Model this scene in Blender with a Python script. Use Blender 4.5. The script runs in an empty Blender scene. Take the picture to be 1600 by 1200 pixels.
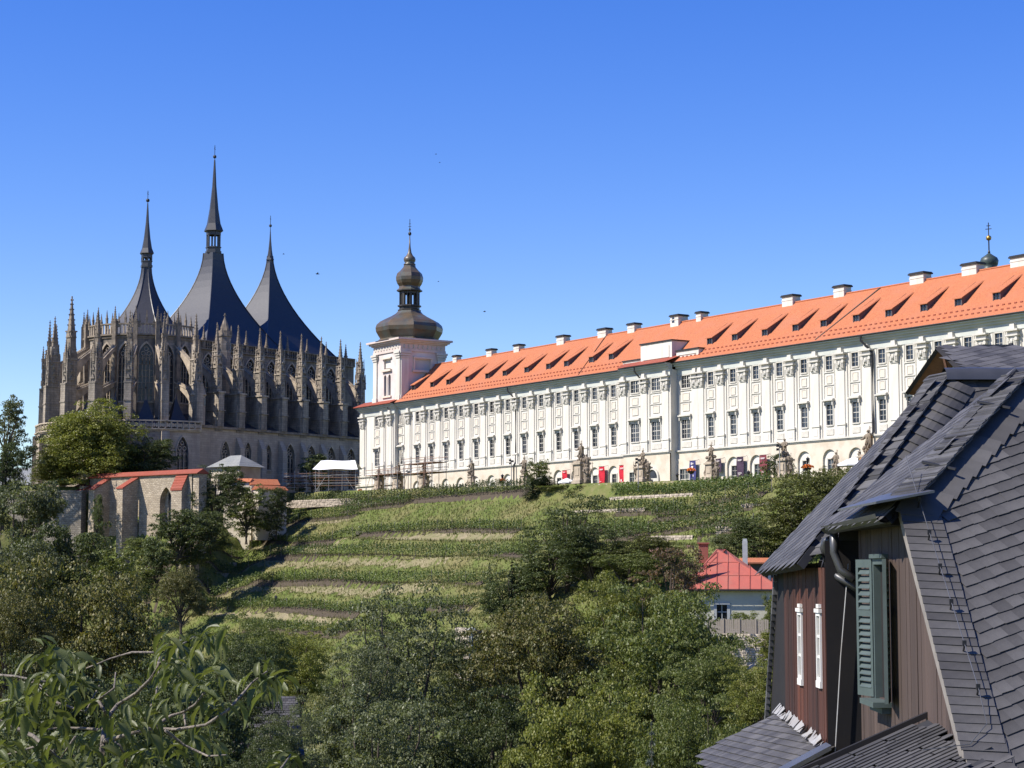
import bpy, math, random
import numpy as np
from mathutils import Vector, Matrix
from mathutils.geometry import tessellate_polygon

SC = bpy.context.scene
COL = SC.collection
rad = math.radians

# ------------------------------------------------------------------ camera
F = 3000.0                                   # focal length in photo pixels (photo 1600 x 1200)
TH = math.atan(290 / 3000)                   # the camera looks up a little
CT, ST = math.cos(TH), math.sin(TH)
cam = bpy.data.cameras.new('camera')
cam.sensor_width = 36; cam.lens = 36 * F / 1600
cam.clip_start = 0.5; cam.clip_end = 20000
camo = bpy.data.objects.new('camera', cam); COL.objects.link(camo)
camo.location = (0, 0, 0); camo.rotation_euler = (math.pi / 2 + TH, 0, 0)
SC.camera = camo

# ------------------------------------------------------------------ sky, sun, exposure
SUN_AZ = Vector((-0.96, -0.28)).normalized(); SUN_EL = rad(46)
SVEC = Vector((SUN_AZ.x * math.cos(SUN_EL), SUN_AZ.y * math.cos(SUN_EL), math.sin(SUN_EL)))
wd = bpy.data.worlds.new('World'); SC.world = wd; wd.use_nodes = True
nt = wd.node_tree; nt.nodes.clear()
sky = nt.nodes.new('ShaderNodeTexSky'); sky.sky_type = 'NISHITA'; sky.sun_disc = False
sky.sun_elevation = SUN_EL; sky.sun_rotation = math.atan2(SUN_AZ.x, SUN_AZ.y)
sky.altitude = 250; sky.air_density = 1.0; sky.dust_density = 0.1; sky.ozone_density = 3.5
hs = nt.nodes.new('ShaderNodeHueSaturation'); hs.inputs['Saturation'].default_value = 1.48; hs.inputs['Hue'].default_value = 0.527; hs.inputs['Value'].default_value = 1.2
bg = nt.nodes.new('ShaderNodeBackground'); bg.inputs['Strength'].default_value = 0.125
ow = nt.nodes.new('ShaderNodeOutputWorld')
gmn = nt.nodes.new('ShaderNodeGamma'); gmn.inputs[1].default_value = 0.86
nt.links.new(sky.outputs[0], gmn.inputs[0]); nt.links.new(gmn.outputs[0], hs.inputs['Color']); nt.links.new(hs.outputs[0], bg.inputs[0]); nt.links.new(bg.outputs[0], ow.inputs[0])
sl = bpy.data.lights.new('sun', 'SUN'); sl.energy = 4.9; sl.angle = rad(0.53); sl.color = (1.0, 0.945, 0.86)
so = bpy.data.objects.new('sun', sl); COL.objects.link(so)
so.rotation_euler = SVEC.to_track_quat('Z', 'Y').to_euler(); so.location = (-300, 100, 400)
SC.view_settings.view_transform = 'Standard'; SC.view_settings.look = 'None'
SC.view_settings.exposure = 0.64; SC.view_settings.gamma = 1.0; SC.view_settings.use_curve_mapping = False
SC.cycles.max_bounces = 6; SC.cycles.diffuse_bounces = 2; SC.cycles.glossy_bounces = 2
SC.cycles.transmission_bounces = 3; SC.cycles.transparent_max_bounces = 4
SC.cycles.use_adaptive_sampling = True

# ------------------------------------------------------------------ survey helpers: sight lines of the photo
def ray(px, py):
    x = (px - 800) / F; y = (600 - py) / F
    return Vector((x, CT - y * ST, ST + y * CT))
def W(px, py, Y):
    r = ray(px, py); return r * (Y / r.y)
AL = math.atan(1972 * CT / F)                # bearing of the college front
FD = Vector((math.sin(AL), -math.cos(AL), 0)); FN = Vector((-math.cos(AL), -math.sin(AL), 0))
FO = W(568, 766, 420)
def fac(px, py, w=0.0):                      # sight line -> (u, z) on the plane w metres before the college front
    r = ray(px, py)
    k = (FO + FN * w).dot(FN) / r.dot(FN); p = r * k
    return (p - FO).dot(FD), p.z
def U(px, w=0.0): return fac(px, 700, w)[0]
def FW(u, w, z): return Vector((FO.x + FD.x * u + FN.x * w, FO.y + FD.y * u + FN.y * w, z))
FROT = math.atan2(FD.y, FD.x)

# ------------------------------------------------------------------ object helpers
def setp(o, label=None, cat=None, group=None, kind=None):
    if label: o['label'] = label
    if cat: o['category'] = cat
    if group: o['group'] = group
    if kind: o['kind'] = kind
    return o
def thing(name, label, cat, loc=(0, 0, 0), rz=0.0, group=None):
    o = bpy.data.objects.new(name, None); COL.objects.link(o)
    o.empty_display_size = 0.5; o.location = loc; o.rotation_euler = (0, 0, rz)
    return setp(o, label, cat, group)
def link(name, me, parent=None, loc=None, rz=None):
    o = bpy.data.objects.new(name, me); COL.objects.link(o)
    if parent: o.parent = parent
    if loc is not None: o.location = loc
    if rz is not None: o.rotation_euler = (0, 0, rz)
    return o
KIDS = {}
def copy_tree(root):
    c = root.copy(); COL.objects.link(c)
    for ch in root.children:
        k = ch.copy(); COL.objects.link(k); k.parent = c
        for g in ch.children:
            h = g.copy(); COL.objects.link(h); h.parent = k
    return c

class MB:
    """collects faces, becomes one mesh"""
    def __init__(s): s.v = []; s.f = []; s.mi = []; s.cm = 0
    def add(s, vs, fs):
        b = len(s.v); s.v.extend([tuple(p) for p in vs])
        for f in fs: s.f.append([b + i for i in f]); s.mi.append(s.cm)
        return s
    def box(s, c, d, rz=0.0, top=None, sh=(0, 0)):
        """centre of base c, size d, top = scale of the top face, sh = shift of it"""
        t = (1, 1) if top is None else (top if isinstance(top, tuple) else (top, top))
        cs, sn = math.cos(rz), math.sin(rz); vs = []
        for z, (kx, ky), (ox, oy) in ((0, (1, 1), (0, 0)), (d[2], t, sh)):
            for sx, sy in ((-1, -1), (1, -1), (1, 1), (-1, 1)):
                x = sx * d[0] / 2 * kx + ox; y = sy * d[1] / 2 * ky + oy
                vs.append((c[0] + x * cs - y * sn, c[1] + x * sn + y * cs, c[2] + z))
        return s.add(vs, [(3, 2, 1, 0), (4, 5, 6, 7), (0, 1, 5, 4), (1, 2, 6, 5), (2, 3, 7, 6), (3, 0, 4, 7)])
    def span(s, a, b):
        """box between two corners"""
        return s.box(((a[0] + b[0]) / 2, (a[1] + b[1]) / 2, min(a[2], b[2])), (abs(b[0] - a[0]), abs(b[1] - a[1]), abs(b[2] - a[2])))
    def loft(s, rings, closed=True, cap=True):
        n = len(rings[0]); b = len(s.v); vs = [p for r in rings for p in r]; fs = []
        for i in range(len(rings) - 1):
            for j in range(n if closed else n - 1):
                k = (j + 1) % n
                fs.append((i * n + j, i * n + k, (i + 1) * n + k, (i + 1) * n + j))
        if cap and closed:
            fs.append(tuple(range(n - 1, -1, -1))); fs.append(tuple((len(rings) - 1) * n + j for j in range(n)))
        return s.add(vs, fs)
    def lathe(s, c, prof, n=12, rot=0.0, sq=None):
        """prof = [(r, z)], sq = optional cross-section [(x, y)] of unit radius"""
        cr = sq or [(math.cos(rot + 2 * math.pi * j / n), math.sin(rot + 2 * math.pi * j / n)) for j in range(n)]
        return s.loft([[(c[0] + x * max(r, 0.004), c[1] + y * max(r, 0.004), c[2] + z) for x, y in cr] for r, z in prof])
    def tube(s, pts, r, n=6):
        pts = [Vector(p) for p in pts]; rings = []
        rr = r if isinstance(r, (list, tuple)) else [r] * len(pts)
        for i, p in enumerate(pts):
            t = (pts[min(i + 1, len(pts) - 1)] - pts[max(i - 1, 0)]).normalized()
            a = t.cross(Vector((0, 0, 1)));
            if a.length < 1e-3: a = t.cross(Vector((1, 0, 0)))
            a.normalize(); b = t.cross(a)
            rings.append([p + (a * math.cos(2 * math.pi * j / n) - b * math.sin(2 * math.pi * j / n)) * rr[i] for j in range(n)])
        return s.loft(rings)
    def prism(s, poly, fn, d0, d1):
        """2-D polygon extruded: fn(a, b, d) -> point"""
        n = len(poly)
        vs = [fn(a, b, d0) for a, b in poly] + [fn(a, b, d1) for a, b in poly]
        fs = [tuple(range(n)), tuple(range(2 * n - 1, n - 1, -1))] + [(i, i + n, (i + 1) % n + n, (i + 1) % n) for i in range(n)]
        return s.add(vs, fs)
    def wall(s, outer, holes, fn, depth):
        """flat wall with openings and their reveals: fn(a, b, d) -> point, d = depth behind the face"""
        polys = [[Vector((a, b, 0)) for a, b in outer]] + [[Vector((a, b, 0)) for a, b in h] for h in holes]
        flat = [p for q in polys for p in q]
        tris = tessellate_polygon(polys)
        s.add([fn(p.x, p.y, 0) for p in flat], tris)
        for h in holes:
            n = len(h)
            s.add([fn(a, b, 0) for a, b in h] + [fn(a, b, depth) for a, b in h], [(i, (i + 1) % n, (i + 1) % n + n, i + n) for i in range(n)])
        return s
    def mesh(s, name, mats, smooth=False):
        me = bpy.data.meshes.new(name); me.from_pydata(s.v, [], s.f)
        ms = mats if isinstance(mats, (list, tuple)) else [mats]
        for m in ms: me.materials.append(m)
        if len(ms) > 1: me.polygons.foreach_set('material_index', s.mi)
        if smooth: me.polygons.foreach_set('use_smooth', [True] * len(s.f))
        import bmesh
        bm = bmesh.new(); bm.from_mesh(me); bmesh.ops.recalc_face_normals(bm, faces=bm.faces); bm.to_mesh(me); bm.free()
        return me
    def build(s, name, mats, parent=None, smooth=False, loc=None, rz=None):
        return link(name, s.mesh(name, mats, smooth), parent, loc, rz)

# ------------------------------------------------------------------ materials
def mat(name, c1, c2=None, scale=1.0, detail=4.0, rough=0.8, bump=0.0, bscale=None, spec=0.3, stretch=None, metallic=0.0,
        c3=None, scale3=0.15, mix3=0.6, island=0.0, orand=0.0, bdist=0.05, space='Object'):
    m = bpy.data.materials.new(name); m.use_nodes = True; t = m.node_tree; t.nodes.clear()
    N = t.nodes.new; L = t.links.new
    out = N('ShaderNodeOutputMaterial'); p = N('ShaderNodeBsdfPrincipled'); L(p.outputs[0], out.inputs[0])
    p.inputs['Roughness'].default_value = rough; p.inputs['Specular IOR Level'].default_value = spec; p.inputs['Metallic'].default_value = metallic
    tc = N('ShaderNodeTexCoord'); src = tc.outputs[space]
    if space == 'World':
        pass
    mp = N('ShaderNodeMapping'); L(src, mp.inputs[0])
    if stretch: mp.inputs['Scale'].default_value = stretch
    col = None
    if c2 is not None:
        nz = N('ShaderNodeTexNoise'); nz.inputs['Scale'].default_value = scale; nz.inputs['Detail'].default_value = detail; nz.inputs['Roughness'].default_value = 0.65
        L(mp.outputs[0], nz.inputs['Vector'])
        rp = N('ShaderNodeMapRange'); rp.inputs[1].default_value = 0.32; rp.inputs[2].default_value = 0.68; L(nz.outputs['Fac'], rp.inputs[0])
        mx = N('ShaderNodeMixRGB'); mx.inputs[1].default_value = (*c1, 1); mx.inputs[2].default_value = (*c2, 1); L(rp.outputs[0], mx.inputs[0]); col = mx.outputs[0]
        if c3 is not None:
            n3 = N('ShaderNodeTexNoise'); n3.inputs['Scale'].default_value = scale3; n3.inputs['Detail'].default_value = 6; L(mp.outputs[0], n3.inputs['Vector'])
            r3 = N('ShaderNodeMapRange'); r3.inputs[1].default_value = 0.48; r3.inputs[2].default_value = 0.66; r3.inputs[4].default_value = mix3; L(n3.outputs['Fac'], r3.inputs[0])
            m3 = N('ShaderNodeMixRGB'); m3.inputs[2].default_value = (*c3, 1); L(r3.outputs[0], m3.inputs[0]); L(col, m3.inputs[1]); col = m3.outputs[0]
    if island > 0:
        g = N('ShaderNodeNewGeometry'); h = N('ShaderNodeHueSaturation')
        mr = N('ShaderNodeMapRange'); mr.inputs[3].default_value = 1 - island; mr.inputs[4].default_value = 1 + island; L(g.outputs['Random Per Island'], mr.inputs[0]); L(mr.outputs[0], h.inputs['Value'])
        if col is None: h.inputs['Color'].default_value = (*c1, 1)
        else: L(col, h.inputs['Color'])
        col = h.outputs[0]
    if orand > 0 and col is not None:
        oi = N('ShaderNodeObjectInfo'); h = N('ShaderNodeHueSaturation'); mr = N('ShaderNodeMapRange'); mr.inputs[3].default_value = 1 - orand; mr.inputs[4].default_value = 1 + orand
        L(oi.outputs['Random'], mr.inputs[0]); L(mr.outputs[0], h.inputs['Value']); L(col, h.inputs['Color']); col = h.outputs[0]
    if col is None: p.inputs['Base Color'].default_value = (*c1, 1)
    else: L(col, p.inputs['Base Color'])
    if bump > 0:
        nb = N('ShaderNodeTexNoise'); nb.inputs['Scale'].default_value = bscale or scale * 3; nb.inputs['Detail'].default_value = 5; L(mp.outputs[0], nb.inputs['Vector'])
        b = N('ShaderNodeBump'); b.inputs['Strength'].default_value = bump; b.inputs['Distance'].default_value = bdist; L(nb.outputs['Fac'], b.inputs['Height']); L(b.outputs[0], p.inputs['Normal'])
    return m

def masonry(name, c1, c2, mortar, bw, rh, msize=0.02, dirt=None, dscale=0.12, dmix=0.7, rough=0.9, vec=None, squash=1.0, bump=0.5, streak=True, warp=0.5):
    """stone or brick courses on upright faces, with soot and stains"""
    m = bpy.data.materials.new(name); m.use_nodes = True; t = m.node_tree; t.nodes.clear(); N = t.nodes.new; L = t.links.new
    out = N('ShaderNodeOutputMaterial'); p = N('ShaderNodeBsdfPrincipled'); L(p.outputs[0], out.inputs[0]); p.inputs['Roughness'].default_value = rough; p.inputs['Specular IOR Level'].default_value = 0.2
    tc = N('ShaderNodeTexCoord'); sx = N('ShaderNodeSeparateXYZ'); L(tc.outputs['Object'], sx.inputs[0])
    ad = N('ShaderNodeMath'); L(sx.outputs[0], ad.inputs[0]); L(sx.outputs[1], ad.inputs[1])
    cx = N('ShaderNodeCombineXYZ'); L(ad.outputs[0], cx.inputs[0]); L(sx.outputs[2], cx.inputs[1])
    nzv = N('ShaderNodeTexNoise'); nzv.inputs['Scale'].default_value = 0.8 if warp <= 0.5 else 1.5; L(tc.outputs['Object'], nzv.inputs['Vector'])
    va = N('ShaderNodeVectorMath'); va.operation = 'MULTIPLY_ADD'; va.inputs[1].default_value = (rh * warp,) * 3; L(nzv.outputs['Color'], va.inputs[0]); L(cx.outputs[0], va.inputs[2])
    br = N('ShaderNodeTexBrick'); L(va.outputs[0], br.inputs['Vector'])
    br.inputs['Color1'].default_value = (*c1, 1); br.inputs['Color2'].default_value = (*c2, 1); br.inputs['Mortar'].default_value = (*mortar, 1)
    br.inputs['Scale'].default_value = 1; br.inputs['Mortar Size'].default_value = msize; br.inputs['Brick Width'].default_value = bw; br.inputs['Row Height'].default_value = rh; br.inputs['Bias'].default_value = -0.1
    col = br.outputs['Color']
    if dirt is not None:
        mp = N('ShaderNodeMapping'); mp.inputs['Scale'].default_value = (1, 1, 0.22 if streak else 1); L(tc.outputs['Object'], mp.inputs[0])
        nz = N('ShaderNodeTexNoise'); nz.inputs['Scale'].default_value = dscale; nz.inputs['Detail'].default_value = 8; nz.inputs['Roughness'].default_value = 0.7; L(mp.outputs[0], nz.inputs['Vector'])
        r = N('ShaderNodeMapRange'); r.inputs[1].default_value = 0.38; r.inputs[2].default_value = 0.66; r.inputs[4].default_value = dmix; L(nz.outputs['Fac'], r.inputs[0])
        mx = N('ShaderNodeMixRGB'); mx.inputs[2].default_value = (*dirt, 1); L(r.outputs[0], mx.inputs[0]); L(col, mx.inputs[1]); col = mx.outputs[0]
    L(col, p.inputs['Base Color'])
    b = N('ShaderNodeBump'); b.inputs['Strength'].default_value = bump; b.inputs['Distance'].default_value = 0.06; b.invert = True
    L(br.outputs['Fac'], b.inputs['Height']); L(b.outputs[0], p.inputs['Normal'])
    return m

def leafmat(name, c1, c2, c3, trans=0.35, scale=0.5, rough=0.46, spec=0.26, vein=0):
    m = bpy.data.materials.new(name); m.use_nodes = True; t = m.node_tree; t.nodes.clear(); N = t.nodes.new; L = t.links.new
    out = N('ShaderNodeOutputMaterial'); p = N('ShaderNodeBsdfPrincipled'); tr = N('ShaderNodeBsdfTranslucent'); ms = N('ShaderNodeMixShader'); ms.inputs[0].default_value = trans
    L(p.outputs[0], ms.inputs[1]); L(tr.outputs[0], ms.inputs[2]); L(ms.outputs[0], out.inputs[0])
    p.inputs['Roughness'].default_value = rough; p.inputs['Specular IOR Level'].default_value = spec
    g = N('ShaderNodeNewGeometry'); tc = N('ShaderNodeTexCoord'); nz = N('ShaderNodeTexNoise'); nz.inputs['Scale'].default_value = scale; nz.inputs['Detail'].default_value = 2; L(tc.outputs['Object'], nz.inputs['Vector'])
    r = N('ShaderNodeMapRange'); r.inputs[1].default_value = 0.35; r.inputs[2].default_value = 0.65; L(nz.outputs['Fac'], r.inputs[0])
    m1 = N('ShaderNodeMixRGB'); m1.inputs[1].default_value = (*c1, 1); m1.inputs[2].default_value = (*c2, 1); L(r.outputs[0], m1.inputs[0])
    pw = N('ShaderNodeMath'); pw.operation = 'POWER'; pw.inputs[1].default_value = 2.2; L(g.outputs['Random Per Island'], pw.inputs[0])
    m2 = N('ShaderNodeMixRGB'); m2.inputs[2].default_value = (*c3, 1); L(pw.outputs[0], m2.inputs[0]); L(m1.outputs[0], m2.inputs[1])
    oi = N('ShaderNodeObjectInfo'); h = N('ShaderNodeHueSaturation'); mr = N('ShaderNodeMapRange'); mr.inputs[3].default_value = 0.8; mr.inputs[4].default_value = 1.2; L(oi.outputs['Random'], mr.inputs[0]); L(mr.outputs[0], h.inputs['Value']); L(m2.outputs[0], h.inputs['Color'])
    L(h.outputs[0], p.inputs['Base Color'])
    if vein:
        wv = N('ShaderNodeTexNoise'); wv.inputs['Scale'].default_value = vein; wv.inputs['Detail'].default_value = 4; mpv = N('ShaderNodeMapping'); mpv.inputs['Scale'].default_value = (2.5, .7, .7); L(tc.outputs['Object'], mpv.inputs[0]); L(mpv.outputs[0], wv.inputs['Vector'])
        bmp = N('ShaderNodeBump'); bmp.inputs['Strength'].default_value = .25; bmp.inputs['Distance'].default_value = .008; L(wv.outputs['Fac'], bmp.inputs['Height']); L(bmp.outputs[0], p.inputs['Normal'])
    bt = N('ShaderNodeMixRGB'); bt.blend_type = 'MULTIPLY'; bt.inputs[0].default_value = 1; bt.inputs[2].default_value = (1.25, 1.3, 0.55, 1); L(h.outputs[0], bt.inputs[1]); L(bt.outputs[0], tr.inputs['Color'])
    return m

M = {}
M['stone_dark'] = masonry('sooty_sandstone', (0.33, 0.28, 0.225), (0.23, 0.198, 0.16), (0.14, 0.122, 0.10), 1.3, 0.55, 0.02, dirt=(0.07, 0.061, 0.054), dscale=0.30, dmix=0.88)
M['stone_pale'] = masonry('weathered_sandstone', (0.47, 0.385, 0.29), (0.37, 0.305, 0.235), (0.25, 0.205, 0.165), 1.3, 0.5, 0.02, dirt=(0.19, 0.16, 0.13), dscale=0.22, dmix=0.75)
M['carved'] = mat('carved_stone', (0.31, 0.25, 0.185), (0.10, 0.085, 0.07), 0.9, 6, 0.92, 0.6, 4)
M['carved_pale'] = mat('carved_pale_stone', (0.52, 0.43, 0.32), (0.25, 0.205, 0.155), 0.7, 6, 0.92, 0.5, 4)
M['gothic_glass'] = mat('leaded_glass', (0.018, 0.02, 0.027), (0.035, 0.037, 0.045), 2.0, 3, 0.25, 0.3, 8, spec=0.5)
M['slate_tent'] = mat('dark_slate_roof', (0.024, 0.024, 0.027), (0.042, 0.041, 0.044), 1.6, 6, 0.44, 0.35, 3.0, spec=0.5, stretch=(1, 1, 5))
M['lead'] = mat('dark_sheet_metal', (0.028, 0.029, 0.033), (0.045, 0.044, 0.045), 1.5, 4, 0.45, spec=0.5)
M['gold'] = mat('gilded_metal', (0.45, 0.28, 0.07), None, rough=0.35, metallic=0.8)
M['white'] = mat('white_limewash', (0.66, 0.625, 0.55), (0.59, 0.555, 0.48), 0.35, 6, 0.85, 0.12, 6, c3=(0.49, 0.445, 0.375), scale3=0.9, mix3=0.55, stretch=(1, 1, 0.16))
M['cream'] = mat('cream_limewash', (0.62, 0.555, 0.45), (0.56, 0.49, 0.385), 0.5, 6, 0.88, 0.15, 5, c3=(0.48, 0.40, 0.30), scale3=0.5, mix3=0.6)
M['trim'] = mat('stucco_trim', (0.60, 0.57, 0.50), (0.47, 0.44, 0.375), 0.9, 5, 0.85, 0.2, 5)
M['frieze'] = mat('grey_green_plaster', (0.50, 0.515, 0.46), (0.44, 0.45, 0.41), 0.5, 5, 0.85)
M['pink'] = mat('rose_plaster', (0.60, 0.42, 0.36), (0.52, 0.37, 0.32), 0.6, 5, 0.88, 0.15, 5)
M['panel'] = mat('ochre_panel', (0.68, 0.59, 0.48), (0.60, 0.51, 0.41), 0.8, 5, 0.88)
M['pinkwhite'] = mat('rose_white_plaster', (0.62, 0.54, 0.49), (0.55, 0.455, 0.41), 0.35, 6, 0.87, 0.12, 5, c3=(0.64, 0.62, 0.58), scale3=0.2, mix3=0.8)
M['pinktrim'] = mat('rose_trim', (0.62, 0.52, 0.46), (0.52, 0.43, 0.38), 0.7, 5, 0.87)
M['copper_dark'] = mat('dark_copper', (0.035, 0.03, 0.026), (0.05, 0.045, 0.035), 1, 4, 0.5, spec=0.4)
M['glass'] = mat('window_glass', (0.018, 0.021, 0.028), (0.04, 0.045, 0.055), 0.8, 3, 0.08, spec=0.6, orand=0.6)
M['copper'] = mat('brown_copper', (0.12, 0.08, 0.042), (0.055, 0.05, 0.04), 0.35, 5, 0.42, 0.2, 3, spec=0.5, c3=(0.08, 0.088, 0.072), scale3=0.5, mix3=0.95)
M['patina'] = mat('green_copper', (0.05, 0.075, 0.062), (0.03, 0.04, 0.036), 1.5, 5, 0.45, spec=0.5)
M['pipe'] = mat('dark_downpipe', (0.028, 0.027, 0.027), rough=0.5)
M['statue'] = mat('statue_sandstone', (0.34, 0.27, 0.19), (0.10, 0.085, 0.07), 1.2, 6, 0.92, 0.5, 5)
M['plinth'] = mat('pedestal_sandstone', (0.46, 0.38, 0.28), (0.30, 0.25, 0.19), 0.9, 6, 0.92, 0.3, 5)
M['iron'] = mat('black_iron', (0.02, 0.02, 0.022), rough=0.5)
M['steel'] = mat('galvanised_tube', (0.34, 0.34, 0.33), (0.24, 0.22, 0.2), 2, 4, 0.5)
M['board'] = mat('scaffold_board', (0.30, 0.17, 0.11), (0.21, 0.13, 0.09), 2, 4, 0.85)
M['sheet'] = mat('white_tarpaulin', (0.80, 0.80, 0.78), (0.70, 0.70, 0.69), 1.2, 4, 0.6)
M['red_cloth'] = mat('red_banner_cloth', (0.50, 0.018, 0.035), (0.42, 0.012, 0.025), 0.8, 4, 0.8)
M['wine_cloth'] = mat('wine_banner_cloth', (0.20, 0.045, 0.055), (0.16, 0.035, 0.045), 0.8, 4, 0.8)
M['plum_cloth'] = mat('plum_banner_cloth', (0.06, 0.035, 0.06), (0.045, 0.026, 0.048), 0.8, 4, 0.8)
M['blue_cloth'] = mat('blue_banner_cloth', (0.055, 0.06, 0.19), (0.04, 0.04, 0.13), 0.8, 4, 0.8)
M['print_white'] = mat('banner_print', (0.68, 0.62, 0.6), rough=0.8)
M['orange'] = mat('orange_canvas', (0.78, 0.30, 0.04), (0.66, 0.25, 0.035), 1, 3, 0.75)
M['petal'] = mat('orange_petals', (0.70, 0.20, 0.02), (0.40, 0.08, 0.02), 6, 3, 0.7, island=0.3)
M['bark'] = mat('grey_brown_bark', (0.10, 0.078, 0.058), (0.05, 0.04, 0.032), 3, 6, 0.95, 0.6, 12, stretch=(1, 1, 0.25))
M['rubble'] = masonry('rubble_stone', (0.42, 0.37, 0.30), (0.25, 0.22, 0.18), (0.20, 0.175, 0.14), 0.8, 0.40, 0.05, dirt=(0.15, 0.13, 0.105), dscale=0.5, dmix=0.7, streak=False, bump=0.9, warp=1.9)
M['rubble_warm'] = masonry('ochre_rubble', (0.56, 0.47, 0.345), (0.36, 0.29, 0.205), (0.30, 0.25, 0.19), 0.75, 0.36, 0.05, dirt=(0.22, 0.18, 0.13), dscale=0.5, dmix=0.75, streak=False, bump=0.8, warp=1.7)
M['soil'] = mat('dry_soil', (0.15, 0.105, 0.07), (0.10, 0.075, 0.05), 2, 5, 0.95, 0.5, 6)

def tile_mat(name, a, b, c, rh=0.17, bw=0.19):
    """small plain tiles laid up the slope; pattern follows the slope through the height"""
    m = bpy.data.materials.new(name); m.use_nodes = True; t = m.node_tree; t.nodes.clear(); N = t.nodes.new; L = t.links.new
    out = N('ShaderNodeOutputMaterial'); p = N('ShaderNodeBsdfPrincipled'); L(p.outputs[0], out.inputs[0]); p.inputs['Roughness'].default_value = 0.8; p.inputs['Specular IOR Level'].default_value = 0.25
    tc = N('ShaderNodeTexCoord'); sx = N('ShaderNodeSeparateXYZ'); L(tc.outputs['Object'], sx.inputs[0])
    mu = N('ShaderNodeMath'); mu.operation = 'MULTIPLY'; mu.inputs[1].default_value = 1.45; L(sx.outputs[2], mu.inputs[0])
    cx = N('ShaderNodeCombineXYZ'); L(sx.outputs[0], cx.inputs[0]); L(mu.outputs[0], cx.inputs[1])
    br = N('ShaderNodeTexBrick'); L(cx.outputs[0], br.inputs['Vector']); br.inputs['Scale'].default_value = 1
    br.inputs['Color1'].default_value = (*a, 1); br.inputs['Color2'].default_value = (*b, 1); br.inputs['Mortar'].default_value = (a[0] * .45, a[1] * .4, a[2] * .4, 1)
    br.inputs['Mortar Size'].default_value = 0.012; br.inputs['Brick Width'].default_value = bw; br.inputs['Row Height'].default_value = rh
    nz = N('ShaderNodeTexNoise'); nz.inputs['Scale'].default_value = 0.35; nz.inputs['Detail'].default_value = 8; L(tc.outputs['Object'], nz.inputs['Vector'])
    r = N('ShaderNodeMapRange'); r.inputs[1].default_value = 0.42; r.inputs[2].default_value = 0.68; r.inputs[4].default_value = 0.55; L(nz.outputs['Fac'], r.inputs[0])
    mx = N('ShaderNodeMixRGB'); mx.inputs[2].default_value = (*c, 1); L(r.outputs[0], mx.inputs[0]); L(br.outputs['Color'], mx.inputs[1]); L(mx.outputs[0], p.inputs['Base Color'])
    b = N('ShaderNodeBump'); b.inputs['Strength'].default_value = 0.5; b.inputs['Distance'].default_value = 0.04; b.invert = True; L(br.outputs['Fac'], b.inputs['Height']); L(b.outputs[0], p.inputs['Normal'])
    return m
M['tile'] = tile_mat('orange_plain_tile', (0.54, 0.185, 0.08), (0.43, 0.145, 0.065), (0.40, 0.155, 0.085))
M['tile_red'] = tile_mat('red_plain_tile', (0.34, 0.085, 0.05), (0.28, 0.07, 0.042), (0.25, 0.085, 0.06), 0.3, 0.25)

# ------------------------------------------------------------------ terrain
def base_u(u): return 16.75 - 0.0195 * min(max(u, -20), 260)
E_TOP = 11.0
SLOPE = 0.56
ROWS_E = []                                   # e-positions of the vine terraces, filled below
def prof_smooth(e):
    """drop below the terrace, e metres out from its edge"""
    if e <= 0: return 0.0
    if e < 2.0: return 1.3 * e
    return 2.6 + SLOPE * (e - 2.0)
def raw_we(x, y):
    w = (x - FO.x) * FN.x + (y - FO.y) * FN.y; u = (x - FO.x) * FD.x + (y - FO.y) * FD.y
    d2 = (x + 66.3) * 0.85 + (398 - y) * 0.526; d2 = d2 * 1.8 if d2 > 0 else d2; d3 = min((x + 86.5) * -0.63 + (y - 395) * -0.777, 391 - y); d3 = (d3 + 1.5) * 5.0 if d3 > -1.5 else d3 + 1.5
    return u, w, min(w - E_TOP, max(d2, d3))
def hit_simple(px, py):
    r = ray(px, py)
    for i in range(6000):
        Y = 150 + i * 0.06
        p = r * (Y / r.y); u, w, e = raw_we(p.x, p.y)
        if p.z <= base_u(u) - prof_smooth(w - E_TOP): return p, w - E_TOP
    return None, None
for yy in (843, 868, 910, 953, 988):
    p, e = hit_simple(600, yy)
    if e: ROWS_E.append(e)
ROWS_E = sorted(ROWS_E)
def stepped(e):
    """smooth slope turned into grass banks with narrow level strips for the vines"""
    z = prof_smooth(e)
    for r in ROWS_E:
        d = e - r
        if -2.2 < d < 2.2:
            k = max(0, 1 - abs(d) / 2.2); z += -(d * SLOPE) * min(1, k * 1.7)
    return z
def vnoise(x, y):
    return math.sin(x * 0.11 + 1.3 * math.sin(y * 0.07)) * math.cos(y * 0.13 + 0.9 * math.sin(x * 0.05))
def ground(x, y):
    if y < 75:
        near = -9.0 - 0.0 * y
    u, w, e = raw_we(x, y)
    z = base_u(u)
    if e > 0:
        floor = -21.0 - 0.02 * min(max(0, e - 60), 150)
        z = z - stepped(e)
        if e > 6: z += 0.35 * vnoise(x, y) * min(1, (e - 6) / 10)
        if z < floor + 5:                       # run out into the valley floor
            k = (floor + 5 - z); z = floor + 5 - 5 * (1 - math.exp(-k / 5))
    if y < 130:
        k = min(1, max(0, (130 - y) / 100)); k = k * k * (3 - 2 * k)
        z = z * (1 - k) + (-7.5) * k
    # level garden of the red-roofed house
    k = max(0, 1 - max(abs(x - 31) / 16, abs(y - 232) / 12) ** 4)
    if k > 0 and y > 224: z = z * (1 - k) + (-7.6) * k
    return z
def hit(px, py, y0=90, y1=520, st=0.25):
    r = ray(px, py); Y = y0
    while Y < y1:
        p = r * (Y / r.y)
        if p.z <= ground(p.x, p.y): return p
        Y += st
    return W(px, py, y1)

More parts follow.
